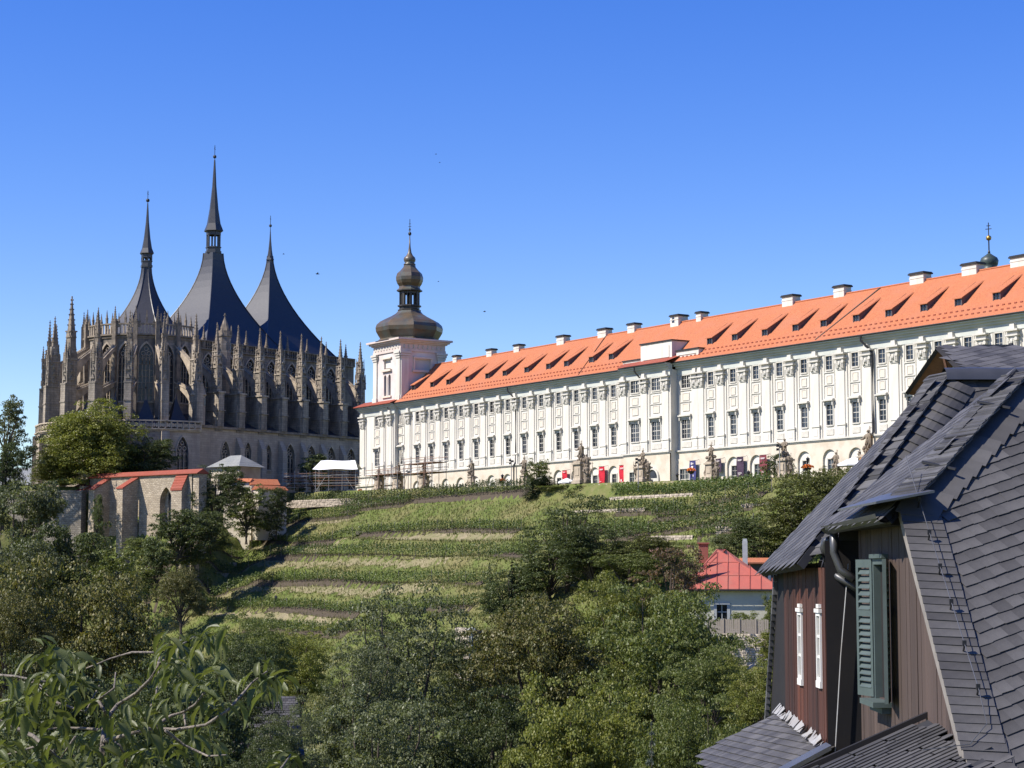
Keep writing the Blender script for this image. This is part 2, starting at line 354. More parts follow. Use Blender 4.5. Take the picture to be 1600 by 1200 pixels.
def axis(lo, hi, fine, coarse, f0, f1):
    out = []; x = lo
    while x < hi:
        out.append(x); x += fine if f0 <= x < f1 else coarse * (1 + 0.02 * max(0, abs(x - (f0 + f1) / 2) - (f1 - f0) / 2))
    out.append(hi); return out
gx = [-6000, -3000, -1500, -800, -400, -260] + axis(-180, 150, 1.0, 4.0, -95, 70) + [220, 400, 800, 1500, 3000, 6000]
gy = [-1500, -600, -200, -80, -30] + axis(0, 430, 1.0, 4.0, 225, 415) + [460, 520, 600, 800, 1200, 2200, 4000, 9000]
gv = [(x, y, ground(x, y)) for y in gy for x in gx]
nx = len(gx)
gf = [(j * nx + i, j * nx + i + 1, (j + 1) * nx + i + 1, (j + 1) * nx + i) for j in range(len(gy) - 1) for i in range(nx - 1)]
gm = bpy.data.meshes.new('ground'); gm.from_pydata(gv, [], gf); gm.polygons.foreach_set('use_smooth', [True] * len(gf))
def grass_ground():
    m = bpy.data.materials.new('meadow_grass'); m.use_nodes = True; t = m.node_tree; t.nodes.clear(); N = t.nodes.new; L = t.links.new
    out = N('ShaderNodeOutputMaterial'); p = N('ShaderNodeBsdfPrincipled'); L(p.outputs[0], out.inputs[0]); p.inputs['Roughness'].default_value = 0.9; p.inputs['Specular IOR Level'].default_value = 0.15
    tc = N('ShaderNodeTexCoord')
    def noise(sc, de): 
        n = N('ShaderNodeTexNoise'); n.inputs['Scale'].default_value = sc; n.inputs['Detail'].default_value = de; n.inputs['Roughness'].default_value = 0.7; L(tc.outputs['Object'], n.inputs['Vector']); return n.outputs['Fac']
    def rng(s, a, b, c=0, d=1):
        r = N('ShaderNodeMapRange'); r.inputs[1].default_value = a; r.inputs[2].default_value = b; r.inputs[3].default_value = c; r.inputs[4].default_value = d; L(s, r.inputs[0]); return r.outputs[0]
    def mix(f, a, b):
        x = N('ShaderNodeMixRGB'); L(f, x.inputs[0])
        for k, v in ((1, a), (2, b)):
            if isinstance(v, tuple): x.inputs[k].default_value = (*v, 1)
            else: L(v, x.inputs[k])
        return x.outputs[0]
    c = mix(rng(noise(0.9, 8), 0.35, 0.65), (0.082, 0.115, 0.024), (0.135, 0.155, 0.042))
    c = mix(rng(noise(0.07, 5), 0.46, 0.66, 0, 0.75), c, (0.20, 0.165, 0.075))
    c = mix(rng(noise(0.6, 8), 0.5, 0.68, 0, 0.6), c, (0.21, 0.18, 0.09))
    c = mix(rng(noise(0.35, 6), 0.56, 0.7, 0, 0.7), c, (0.045, 0.078, 0.016))
    L(c, p.inputs['Base Color'])
    b = N('ShaderNodeBump'); b.inputs['Strength'].default_value = 0.9; b.inputs['Distance'].default_value = 0.25; L(noise(1.6, 6), b.inputs['Height']); L(b.outputs[0], p.inputs['Normal'])
    return m
M['meadow'] = grass_ground()
gm.materials.append(M['meadow'])
go = link('ground', gm); go['kind'] = 'structure'
M['stone_pier'] = masonry('pier_sandstone', (0.43, 0.365, 0.285), (0.30, 0.255, 0.20), (0.18, 0.152, 0.122), 1.3, 0.5, 0.02, dirt=(0.075, 0.066, 0.058), dscale=0.4, dmix=0.88)
# ================================================================== the gothic church
BE = rad(38)
CA = Vector((math.sin(BE), math.cos(BE), 0)); CB = Vector((math.cos(BE), -math.sin(BE), 0))   # along the nave / out to the near flank
ZC = 17.2
CM = W(332, 480, 445)
CC = Vector((CM.x, CM.y, 0)) - CA * 20.3       # centre of the apse
church = thing('church', 'dark gothic church with three tent-shaped slate roofs and flying buttresses on the hilltop', 'church', (CC.x, CC.y, ZC), math.atan2(CA.y, CA.x))
def cp(t, q, z): return (t, -q, z - ZC)
def t_at(px, q, z=45.0):
    k = (px - 800) / F
    X0, Y0 = CC.x + CB.x * q, CC.y + CB.y * q
    return (k * (Y0 * CT + z * ST) - X0) / (CA.x - k * CA.y * CT)
def pol(R, thd): return (R * math.cos(rad(thd)), R * math.sin(rad(thd)))     # (t, q) on a ring round the apse centre

def arch(w, z0, zs, zt, n=6, cx=0.0):
    """outline of a pointed opening, from the left foot round to the right foot"""
    pts = [(cx - w / 2, z0), (cx - w / 2, zs)]
    R = [(math.cos(rad(60 * i / n)), math.sin(rad(60 * i / n)) / math.sin(rad(60))) for i in range(n + 1)]
    for c, s in R[1:]: pts.append((cx - w / 2 + w - w * c if False else cx + w / 2 - w * c, zs + (zt - zs) * s))
    for c, s in R[-2::-1]: pts.append((cx - w / 2 + w * c, zs + (zt - zs) * s))
    pts.append((cx + w / 2, z0)); return pts
def rarch(w, z0, zs, n=8, cx=0.0):
    return [(cx - w / 2, z0)] + [(cx - w / 2 * math.cos(math.pi * i / n), zs + w / 2 * math.sin(math.pi * i / n)) for i in range(n + 1)] + [(cx + w / 2, z0)]
def scaled(o, k, dz=0.0):
    cx = (o[0][0] + o[-1][0]) / 2; z0 = o[0][1]
    return [(cx + (a - cx) * k, z0 + (b - z0) * (1 + (k - 1) * 0.25) + dz) for a, b in o]

def gothic_window(w, h, hs, lights, deep=0.7):
    """meshes (moulding, glass, tracery) of a pointed window standing on z = 0, face on y = 0, looking to -y"""
    o = arch(w, 0, hs, h); out = scaled(o, 1.16); out[0] = (out[0][0], -0.2); out[-1] = (out[-1][0], -0.2)
    mo = MB(); n = len(o)
    mo.loft([[(a, -0.16, b) for a, b in out], [(a, -0.16, b) for a, b in o], [(a, 0.25, b) for a, b in o]], closed=False)
    mo.loft([[(a, 0.02, b) for a, b in out], [(a, -0.16, b) for a, b in out]], closed=False)
    mo.box((0, -0.1, -0.45), (w * 1.25, 0.5, 0.3))
    gl = MB(); gl.add([(a, deep - 0.12, b) for a, b in o], [tuple(range(n))])
    tr = MB(); y0, y1 = deep - 0.45, deep - 0.16
    for i in range(1, lights):
        x = -w / 2 + w * i / lights; tr.span((x - 0.07, y0, 0), (x + 0.07, y1, hs + (h - hs) * 0.25))
    for z in np.arange(1.3, hs, 1.35): tr.span((-w / 2, y0 + 0.1, z - 0.03), (w / 2, y1, z + 0.03))
    def ring(cx, cz, r, n=10):
        rr = [[(cx + k * math.cos(2 * math.pi * j / n), y, cz + k * math.sin(2 * math.pi * j / n)) for j in range(n)] for k, y in ((r, y1), (r, y0), (r * 0.72, y0), (r * 0.72, y1))]
        tr.loft(rr, cap=False)
    lw = w / lights
    for i in range(lights):
        x = -w / 2 + lw * (i + .5); pts = arch(lw, hs * 0.86, hs * 0.92, hs + 0.25, 3, x)
        tr.loft([[(a, y0, b) for a, b in pts], [(a * 1 + (x - a) * 0.25, y0, b - .08) for a, b in pts]], closed=False)
    H = h - hs
    for cx, cz, r in ((-w * .2, hs + H * .3, w * .17), (w * .2, hs + H * .3, w * .17), (0, hs + H * .62, w * .16)): ring(cx, cz, r)
    return mo.mesh('window_moulding', M['carved_pale']), gl.mesh('window_glass', M['gothic_glass']), tr.mesh('window_tracery', M['carved_pale'])
def put_window(ms, parent, pos, rz, kids=True):
    o = link('window', ms[0], parent, pos, rz)
    g = link('glass', ms[1], o); link('tracery', ms[2], o); return o

def pinnacle(h, w, name='pinnacle', m='carved'):
    """square shaft, gablets and crocketed spirelet; foot on z = 0"""
    b = MB(); hs = h * 0.42
    b.box((0, 0, 0), (w, w, hs)); b.box((0, 0, hs), (w * 1.25, w * 1.25, w * 0.18))
    for k in range(4):
        a = k * math.pi / 2; c, s = math.cos(a), math.sin(a)
        tri = [(-w * .5, 0), (w * .5, 0), (0, w * 1.1)]
        b.prism(tri, lambda p, z, d: (c * p - s * d, s * p + c * d, hs * 0.78 + z), w * .48, w * .62)
    sp0 = hs + w * 0.18; b.lathe((0, 0, sp0), [(w * .56, 0), (w * .09, h - sp0 - w * .5)], 4, math.pi / 4)
    nck = max(3, int((h - sp0) / (w * .75)))
    for i in range(1, nck):
        f = i / nck; r = w * .56 * (1 - f) * .72 + w * .06
        for k in range(4):
            a = math.pi / 4 + k * math.pi / 2
            b.box((r * 1.25 * math.cos(a), r * 1.25 * math.sin(a), sp0 + (h - sp0 - w * .5) * f), (w * .2, w * .2, w * .17), a)
    b.box((0, 0, h - w * .62), (w * .5, w * .16, w * .16)); b.box((0, 0, h - w * .62), (w * .16, w * .5, w * .16)); b.box((0, 0, h - w * .75), (w * .15, w * .15, w * .75))
    return b.mesh(name, M[m])
PIN = {k: pinnacle(*v) for k, v in dict(s=(3.2, 0.42), m=(5.2, 0.65), l=(8.5, 0.95), xl=(13.5, 1.5), thin=(4.2, 0.40)).items()}

# ---- lower ring of chapels round the apse
R1, R2, RP, ZW1, ZPAR = 23.2, 13.2, 21.3, 29.7, 31.7
angs = [80 + 20 * i for i in range(11)]                # 80 .. 280 degrees, piers stand on these spokes
chw = gothic_window(2.7, 9.2, 5.6, 3)
aw = MB(); bal = MB(); cor = MB()
def ringface(a0, a1, R): 
    (t0, q0), (t1, q1) = pol(R, a0), pol(R, a1); P0 = Vector((t0, -q0, 0)); P1 = Vector((t1, -q1, 0))
    return P0, P1, (P1 - P0)
for a0, a1 in zip(angs[1:-2], angs[2:-1]):
    P0, P1, D = ringface(a0, a1, R1); ln = D.length; D = D / ln; nrm = Vector((D.y, -D.x, 0))
    if nrm.dot(P0 + P1) < 0: nrm = -nrm
    mid = (P0 + P1) / 2
    fn = lambda a, z, d, mid=mid, D=D, nrm=nrm: mid + D * a - nrm * d + Vector((0, 0, z))
    aw.wall([(-ln / 2, -4), (ln / 2, -4), (ln / 2, ZW1 - ZC), (-ln / 2, ZW1 - ZC)], [arch(2.7, 1.9, 7.5, 11.1)], fn, 0.7)
    rz = math.atan2(nrm.y, nrm.x) + math.pi / 2
    put_window(chw, church, mid + Vector((0, 0, 1.9)), rz)
    # cornice, balustrade with pierced fields
    for z0, z1, o in ((ZW1 - .3, ZW1, .35), (ZW1, ZW1 + .25, .6), (ZPAR - .3, ZPAR, .5)):
        cor.prism([(-ln / 2 - .1, z0 - ZC), (ln / 2 + .1, z0 - ZC), (ln / 2 + .1, z1 - ZC), (-ln / 2 - .1, z1 - ZC)], fn, -o, 0.2)
    n = 6
    for k in range(n + 1):
        a = -ln / 2 + ln * k / n
        bal.prism([(a - .14, ZW1 + .25 - ZC), (a + .14, ZW1 + .25 - ZC), (a + .14, ZPAR - .3 - ZC), (a - .14, ZPAR - .3 - ZC)], fn, -.35, 0.0)
        if k < n:
            for j in range(2):
                c = a + ln / n * (0.3 + 0.4 * j)
                bal.prism([(c + .3 * math.cos(x * math.pi / 3), ZW1 + 0.95 - ZC + .5 * math.sin(x * math.pi / 3)) for x in range(6)], fn, -.22, -0.05)
    # pilaster buttress at the corner of the ring
    aw.box((P1.x * 1.01, P1.y * 1.01, -4), (1.5, 1.9, ZW1 - ZC + 3.6), math.atan2(P1.y, P1.x), top=(.85, .9))
aw.build('ambulatory_wall', M['stone_pale'], church); cor.build('ambulatory_cornice', M['carved_pale'], church)
bal.build('ambulatory_balustrade', M['carved_pale'], church)['kind'] = 'stuff'
rf = MB()
outer = [(*pol(R1 - .3, a),) for a in angs[1:-1]]; inner = [pol(R2, a) for a in angs[1:-1]]
rf.loft([[(t, -q, ZPAR - .9 - ZC) for t, q in outer], [(t, -q, ZPAR + 1.4 - ZC) for t, q in inner]], closed=False)
rf.build('ambulatory_roof', M['lead'], church)
# small tent roofs over the chapels
tr = MB()
prof = [(3.3 * ((1 - s) ** 1.55) + 0.06, s * 7.2) for s in [i / 8 for i in range(9)]]
tr.lathe((0, 0, 0), prof, 4, math.pi / 4); tr.lathe((0, 0, 7.0), [(.05, 0), (.05, .9), (.22, 1.0), (.22, 1.3), (.05, 1.4), (.05, 2.2)], 6)
chm = tr.mesh('chapel_roof', M['slate_tent'])
for a in range(110, 271, 20):
    t, q = pol(18.6, a); link('chapel_roof', chm, church, (t, -q, ZPAR - 0.9 - ZC), rad(-a))

# ---- high choir
ZCH, ZBL = 51.3, 53.6
cw = MB(); cwin = gothic_window(3.1, 12.6, 9.4, 4, 0.6); cb = MB(); cc = MB()
for a0, a1 in zip(angs[:-1], angs[1:]):
    P0, P1, D = ringface(a0, a1, R2); ln = D.length; D = D / ln; mid = (P0 + P1) / 2; nrm = Vector((D.y, -D.x, 0))
    if nrm.dot(mid) < 0: nrm = -nrm
    fn = lambda a, z, d, mid=mid, D=D, nrm=nrm: mid + D * a - nrm * d + Vector((0, 0, z - ZC))
    cw.wall([(-ln / 2, 30), (ln / 2, 30), (ln / 2, ZCH), (-ln / 2, ZCH)], [arch(3.1, 36.6, 46.0, 49.2)], fn, 0.6)
    put_window(cwin, church, mid + Vector((0, 0, 36.6 - ZC)), math.atan2(nrm.y, nrm.x) + math.pi / 2)
    for z0, z1, o in ((ZCH - .9, ZCH - .6, .25), (ZCH - .35, ZCH, .55), (ZBL - .28, ZBL, .5)):
        cc.prism([(-ln / 2 - .1, z0), (ln / 2 + .1, z0), (ln / 2 + .1, z1), (-ln / 2 - .1, z1)], fn, -o, .2)
    for k in range(6):
        a = -ln / 2 + ln * (k + .5) / 6
        cb.prism([(a - .14, ZCH), (a + .14, ZCH), (a + .14, ZBL - .28), (a - .14, ZBL - .28)], fn, -.35, -0.05)
    for k in range(3):
        a = -ln / 2 + ln * (k + 0.5) / 3
        link('pinnacle', PIN['s'], church, mid + D * a + nrm * .25 + Vector((0, 0, ZBL - ZC - (0.9 if k != 1 else 0.2))), math.atan2(nrm.y, nrm.x))
cw.build('choir_wall', M['stone_dark'], church); cc.build('choir_cornice', M['carved'], church); cb.build('choir_balustrade', M['carved_pale'], church)['kind'] = 'stuff'

# ---- buttress piers with their pinnacles, and the flying arches behind them (radial frame: x outwards)
def pier_mesh(h1, h2, h3, w=1.25):
    b = MB()
    b.box((0, 0, 0), (3.3, w * 1.25, h1), top=(.94, .95)); b.box((0.0, 0, h1), (3.2, w * 1.35, .35))
    b.box((-.25, 0, h1 + .35), (2.5, w, h2 - h1 - .35)); b.box((-.25, 0, h2), (2.7, w * 1.3, .3))
    b.box((-.4, 0, h2 + .3), (1.6, w * .95, h3 - h2 - .3))
    for sx in (-1, 1):
        for sy in (-1, 1): b.box((-.25 + sx * 1.25, sy * w * .5, h1 + .35), (.34, .34, h2 - h1 + 1.2), top=.5)
    for z in (h1 * .55,): b.box((0, 0, z), (3.45, w * 1.34, .22))
    # carved niches and gablets on the outer face
    for z, s in ((h1 + 1.0, 1.0), (h1 + 2.8, .9), (h2 - 1.2, .8), (h2 + 1.5, .7)):
        b.prism([(-.42 * s, 0), (.42 * s, 0), (0, 1.15 * s)], lambda a, c, d: (1.05 * s + d, a, z + c), 0, .28)
        for sy in (-1, 1): b.prism([(-.5 * s, 0), (.5 * s, 0), (0, 1.1 * s)], lambda a, c, d, sy=sy: (-.25 + a, sy * (w * .5 + d), z + c), -.02, .22)
    rnd = random.Random(5)
    for k in range(26):
        z = rnd.uniform(h1 + .5, h3); a = rnd.choice((-1, 1)); b.box((rnd.uniform(-1.2, .9), a * w * (.52 if z < h2 else .48), z), (.3, .26, .3), rnd.uniform(0, 1))
    return b.mesh('buttress_pier', [M['stone_pier']])
PIER = pier_mesh(8.5, 14.0, 17.5)
def flyer_mesh(run, zp, zw, drop, th=.75):
    """raking arch from the pier (x = 0) inwards to the wall (x = -run); zp, zw = top heights there"""
    b = MB(); n = 10
    for i in range(n):
        pass
    top = [(-run * i / n, zp + (zw - zp) * i / n) for i in range(n + 1)]
    bot = [(-run * i / n, zp + (zw - zp) * i / n - .75 - drop * (1 - math.sqrt(max(0, 1 - (1 - i / n) ** 2)))) for i in range(n + 1)]
    b.prism(top + bot[::-1], lambda a, c, d: (a, d, c), -th / 2, th / 2)
    b.prism([(a, c + .02) for a, c in top] + [(a, c + .3) for a, c in top[::-1]], lambda a, c, d: (a, d, c), -th * .7, th * .7)
    for i in range(1, n * 2): b.box((-run * i / (2 * n), 0, zp + (zw - zp) * i / (2 * n) + .3), (.3, .3, .42), .5)
    return b.mesh('flying_buttress', M['carved_pale'])
FLY = flyer_mesh(RP - R2 - 1.2, 45.0 - 33, 49.6 - 33, 4.6); FLY2 = flyer_mesh(RP - R2 - 1.2, 39.0 - 33, 41.5 - 33, 3.4)
for a in angs[1:-1]:
    t, q = pol(RP, a); rz = rad(-a)
    p = link('buttress_pier', PIER, church, cp(t, q, ZPAR - .6), rz)
    big = (a == 180)
    for pin, off, z in (('xl' if big else 'l', (-.4, 0), 17.3 if not big else 14.4), ('m', (.9, 0), 13.2), ('s', (.4, .65), 13.5), ('s', (.4, -.65), 13.5), ('thin', (-1.2, .55), 14.0)):
        link('pinnacle', PIN[pin], p, (off[0], off[1], z - (1.6 if pin == 'l' else 0)), 0)
    c, s = math.cos(rad(a)), math.sin(rad(a))
    t2, q2 = pol(RP - 1.2, a)
    link('flying_buttress', FLY, church, cp(t2, q2, 32.2), rz); link('flying_buttress', FLY2, church, cp(t2, q2, 32.2), rz)
    t3, q3 = pol(R2 + .35, a); link('wall_shaft', MB().box((0, 0, 0), (1.1, .9, 22.5)).mesh('wall_shaft', M['carved']) if a == angs[1] else bpy.data.meshes['wall_shaft'], church, cp(t3, q3, 31.5), rz)
    link('pinnacle', PIN['m'], church, cp(t3, q3, 52.2), rz)

# ---- nave
QN, QO = 11.6, 20.0
T0, T1 = -3.5, t_at(553, QN, 53)
ZN, ZNP, ZA = 49.4, 51.2, 31.2
ptx = [337, 370, 404, 436, 469, 500, 530, 561]
pts_t = [t_at(x, QO - 1.2, 45) for x in ptx]
nw = MB(); holes = []; winpos = []
for ta, tb in zip(pts_t[:-1], pts_t[1:]):
    tm = (ta + tb) / 2 + 1.2
    if tm + 2 < T1: holes.append(arch(3.4, 38.0, 44.8, 48.2, 6, tm)); winpos.append(tm)
fnn = lambda a, z, d: (a, -QN + d, z - ZC)
nw.wall([(T0, 31), (T1, 31), (T1, ZN), (T0, ZN)], holes, fnn, .6)
nw.add([(T1, -QN, 31 - ZC), (T1, QN, 31 - ZC), (T1, QN, ZN - ZC), (T1, -QN, ZN - ZC)], [(0, 1, 2, 3)])
nw.add([(T0, QN, 10 - ZC), (T1, QN, 10 - ZC), (T1, QN, ZN - ZC), (T0, QN, ZN - ZC)], [(0, 1, 2, 3)])
nw.build('clerestory_wall', M['stone_dark'], church)
nwin = gothic_window(3.4, 10.2, 6.8, 3, .6)
for tm in winpos: put_window(nwin, church, cp(tm, QN, 38.0), 0)
par = MB(); parc = MB()
for z0, z1, o in ((ZN - .3, ZN, .5), (ZNP - .25, ZNP, .5)): parc.span((T0, -QN - o, z0 - ZC), (T1, -QN + .3, z1 - ZC))
parc.span((T1 - .3, -QN - .2, ZN - ZC), (T1 + .3, QN, ZNP - ZC))
for k in range(int((T1 - T0) / .75)):
    x = T0 + .75 * k; par.box((x, -QN - .2, ZN - ZC), (.16, .3, ZNP - ZN - .25)); par.box((x + .37, -QN - .15, ZN - ZC + .35), (.3, .22, .75), top=.3)
par.span((T0, -QN - .02, ZN - ZC), (T1, -QN + .2, ZNP - ZC - .25))
parc.build('parapet_cornice', M['carved'], church); par.build('parapet', M['carved'], church)['kind'] = 'stuff'
# outer aisle
ow_ = MB(); holes = []; wps = []
TO0 = -6.0
for x, w, z0, zs, zt in ((352, 2.6, 20.3, 24.8, 28.1), (387, 1.9, 22.8, 26.0, 28.2), (419, 1.8, 22.4, 25.8, 28.0), (453, 3.0, 18.9, 25.2, 28.5), (486, 3.0, 18.9, 25.2, 28.5), (517, 3.0, 18.9, 25.2, 28.5), (548, 3.0, 18.9, 25.2, 28.5)):
    tt = t_at(x, QO, 26); holes.append(arch(w, z0, zs, zt, 6, tt)); wps.append((tt, w, z0, zs, zt))
fno = lambda a, z, d: (a, -QO + d, z - ZC)
ow_.wall([(TO0, 12), (T1 + 6, 12), (T1 + 6, ZA), (TO0, ZA)], holes, fno, .8)
ow_.add([(T1 + 6, -QO, 12 - ZC), (T1 + 6, QO, 12 - ZC), (T1 + 6, QO, ZA - ZC), (T1 + 6, -QO, ZA - ZC)], [(0, 1, 2, 3)])
ow_.add([(TO0, QO, 12 - ZC), (T1 + 6, QO, 12 - ZC), (T1 + 6, QO, ZA - ZC), (TO0, QO, ZA - ZC)], [(0, 1, 2, 3)])
ow_.build('aisle_wall', M['stone_pale'], church)
cache = {}
for tt, w, z0, zs, zt in wps:
    k = (w, z0)
    if k not in cache: cache[k] = gothic_window(w, zt - z0, zs - z0, 3 if w > 2 else 2, .8)
    put_window(cache[k], church, cp(tt, QO, z0), 0)
ac = MB(); ac.span((TO0, -QO - .55, ZA - .5 - ZC), (T1 + 6, -QO + .3, ZA - ZC)); ac.span((TO0, -QO - .25, 22.3 - ZC - 4), (T1 + 6, -QO + .1, 18.6 - ZC))
ac.build('aisle_cornice', M['carved'], church)
ar = MB(); ar.add([cp(TO0, QO + .2, ZA - .1), cp(T1 + 6, QO + .2, ZA - .1), cp(T1 + 6, QN, ZA + 3.5), cp(TO0, QN, ZA + 3.5), cp(TO0, -QO, ZA), cp(T1 + 6, -QO, ZA), cp(T1 + 6, -QN, ZA + 3.5), cp(TO0, -QN, ZA + 3.5)], [(0, 1, 2, 3), (4, 5, 6, 7)]); ar.build('aisle_roof', M['lead'], church)
NP = MB()                                             # broad wall piers of the nave (frame: x along the nave, -y outwards)
NP.box((0, 1.9, 0), (1.7, 5.0, 7.4)); NP.box((0, 1.9, 7.4), (2.2, 5.5, .35)); NP.box((0, 1.0, 7.75), (1.45, 1.9, 5.2), top=(.95, .95)); NP.box((0, .4, -1), (2.2, .8, 6))
NP.box((0, .95, 3.4), (2.1, 3.7, .25)); NP.box((0, 1.0, 12.9), (1.8, 2.2, .3)); NP.box((0, 1.05, 13.2), (1.1, 1.4, 3.2)); NP.box((0, 1.05, 16.4), (1.45, 1.75, .25))
for sx in (-1, 1):
    for sy in (-1, 1): NP.box((sx * .72, 1.0 + sy * .95, 11.6), (.3, .3, 3.6), top=.4); NP.box((sx * .55, 1.05 + sy * .7, 15.5), (.24, .24, 3.4), top=.3)
rnd = random.Random(3)
for k in range(30): NP.box((rnd.choice((-1, 1)) * .68, rnd.uniform(.3, 1.7), rnd.uniform(8.5, 18)), (.3, .3, .3), rnd.random())
for z, s in ((8.6, 1), (10.6, .9), (13.8, .8), (15.6, .7)):
    NP.prism([(-.6 * s, 0), (.6 * s, 0), (0, 1.4 * s)], lambda a, c, d: (a, .12 + .3 * (1 - s) - d, z + c), 0, .25)
    NP.prism([(-.7 * s, 0), (.7 * s, 0), (0, 1.4 * s)], lambda a, c, d: (-.7 * s - d, 1.0 + a, z + c), 0, .2)
NPM = NP.mesh('buttress_pier', M['stone_pier'])
BT = MB(); BT.box((0, 0, 0), (1.5, 1.6, 11.6), top=(.9, .9)); BT.box((0, .1, 11.6), (1.35, 1.3, 2.2), top=(.95, .1), sh=(0, .6)); BTM = BT.mesh('wall_buttress', M['stone_pale'])
FLN = flyer_mesh(QO - QN - 1.7, 42.4 - 33, 47.0 - 33, 5.0, .8); FLN2 = flyer_mesh(QO - QN - 1.7, 37.2 - 33, 39.6 - 33, 3.8, .7)
for i, t in enumerate(pts_t):
    p = link('buttress_pier', NPM, church, cp(t, QO + .2, ZA), 0)
    for pin, off, z in (('l', (0, 1.05), 14.6), ('m', (.1, 3.0), 7.6), ('s', (.6, .4), 13), ('s', (-.6, .4), 13), ('thin', (.5, 1.7), 14), ('thin', (-.5, 1.7), 14)):
        link('pinnacle', PIN[pin], p, (off[0], off[1], z), 0)
    link('flying_buttress', FLN, church, cp(t, QO - 1.6, 33), -math.pi / 2); link('flying_buttress', FLN2, church, cp(t, QO - 1.6, 33), -math.pi / 2)
    if i > 0: link('wall_buttress', BTM, church, cp(t - .4, QO + .75, ZC - 2), 0)
    if t + 3 < T1: link('pinnacle', PIN['m'], church, cp(t + 3.0, QN, ZN), 0)

# ---- the three tent roofs
def tent(R0x, R0y, z0, z1, r1, nsq=4, expo=1.9, rot=0.0):
    b = MB(); n = 14; rings = []
    for i in range(n + 1):
        s = i / n; k = (1 - s) ** expo; z = z0 + (z1 - z0) * s
        if nsq == 4:
            rx, ry = r1 + (R0x - r1) * k, r1 + (R0y - r1) * k
            rings.append([(-rx, -ry, z), (rx, -ry, z), (rx, ry, z), (-rx, ry, z)])
        else:
            rings.append([((r1 + (R0x - r1) * k) * math.cos(rot + 2 * math.pi * j / nsq), (r1 + (R0y - r1) * k) * math.sin(rot + 2 * math.pi * j / nsq), z) for j in range(nsq)])
    b.loft(rings)
    for j in range(nsq): b.tube([(r[j][0] * 1.004, r[j][1] * 1.004, r[j][2] + .02) for r in rings], .13, 4)
    return b
def lantern(r, h, n=6):
    b = MB(); b.lathe((0, 0, 0), [(r * 1.12, 0), (r * 1.12, .5), (r, .55), (r, 1.2), (r * 1.1, 1.25), (r * 1.1, 1.5)], n)
    for k in range(n):
        a = 2 * math.pi * (k + .5) / n * 1.0 - math.pi / n; b.box((r * .86 * math.cos(a), r * .86 * math.sin(a), 1.5), (.36, .36, h - 1.5), a)
        b.box((r * .82 * math.cos(a + math.pi / n), r * .82 * math.sin(a + math.pi / n), h - .75), (.25, r * .9, .75), a + math.pi / n)
    b.lathe((0, 0, h), [(r * .95, 0), (r * 1.2, .05), (r * 1.3, .3)], n); return b
def needle(r, h, n=6):
    b = MB(); b.lathe((0, 0, 0), [(r * 1.35, 0), (r * .95, h * .1), (r * .62, h * .3), (r * .3, h * .62), (r * .1, h * .98), (.06, h)], n); return b
def cross(h, ball, dbl=True):
    b = MB(); b.lathe((0, 0, 0), [(.07, 0), (.07, h)], 6); b.lathe((0, 0, h * .1), [(.05, 0), (ball * .8, ball * .3), (ball, ball), (ball * .8, ball * 1.7), (.05, ball * 2)], 10)
    b.box((0, 0, h * .72), (h * .26, .12, .12), .6)
    if dbl: b.box((0, 0, h * .84), (h * .15, .12, .12), .6)
    return b
def hz(px, py, q=0.0, t=0.0):
    p = CC + CA * t + CB * q; k = (600 - py) / F
    # height seen at pixel row py for a point standing at plan position p
    return p.y * (ST + k * CT) / (CT - k * ST)
tm_, tw_ = 20.3, 20.3 + 18.6
def spire(t, px, pyb, pyl, pyn, pyc, r, tentmb, zbase, lab):
    o = tentmb.build('tent_roof', M['slate_tent'], church, loc=cp(t, 0, zbase))
    zb = hz(px, pyb, 0, t) - zbase
    zl = hz(px, pyl, 0, t) - zbase; zn = hz(px, pyn, 0, t) - zbase; zc = hz(px, pyc, 0, t) - zbase
    if pyl < pyb: lantern(r, zl - zb).build('lantern', M['lead'], o, loc=(0, 0, zb)); needle(r, zn - zl).build('spire', M['lead'], o, loc=(0, 0, zl + .25))
    else: needle(.75, zn - zb + 1).build('spire', M['lead'], o, loc=(0, 0, zb - 1))
    cross(zc - zn, .42 if r > 1 else .36, r > 0.5).build('cross', M['iron'], o, loc=(0, 0, zn))
ZR = 50.0
spire(tm_, 332, 396, 363, 250, 227, 1.75, tent(13.0, 12.0, 0, hz(332, 396, 0, tm_) - ZR, 1.6, 4, 1.72), ZR, '')
spire(0.0, 227, 418, 398, 318, 298, 1.25, tent(11.2, 11.2, 0, hz(227, 418) - ZR, 1.1, 8, 1.75, rad(22.5)), ZR, '')
spire(tw_, 422, 400, 400, 357, 337, .45, tent(12.6, 12.0, 0, hz(422, 400, 0, tw_) - ZR, .45, 4, 1.75), ZR, '')
# valley roofs between the tents
vr = MB()
for a, b in ((1.0, tm_), (tm_, tw_), (tw_, T1)):
    vr.add([(a, -QN + .8, ZR - .3 - ZC), (b, -QN + .8, ZR - .3 - ZC), (b, 0, ZR + 3 - ZC), (a, 0, ZR + 3 - ZC), (a, QN - .8, ZR - .3 - ZC), (b, QN - .8, ZR - .3 - ZC)], [(0, 1, 2, 3), (3, 2, 5, 4)])
vr.build('valley_roof', M['slate_tent'], church)
# west gable with crockets
wg = MB(); gz = ZR - ZC
wg.prism([(-7, gz), (7, gz), (0, gz + 8.5)], lambda a, c, d: (T1 - 6 + d, a, c), -.4, .4)
for i in range(1, 9):
    for s in (-1, 1): wg.box((T1 - 6, s * 7 * (1 - i / 9), gz + 8.5 * i / 9), (.5, .5, .7), .4)
wg.box((T1 - 6, 0, gz + 8), (.3, .3, 2.6)); wg.box((T1 - 6, 0, gz + 9.6), (.3, 1.3, .3)); wg.build('west_gable', M['carved'], church)

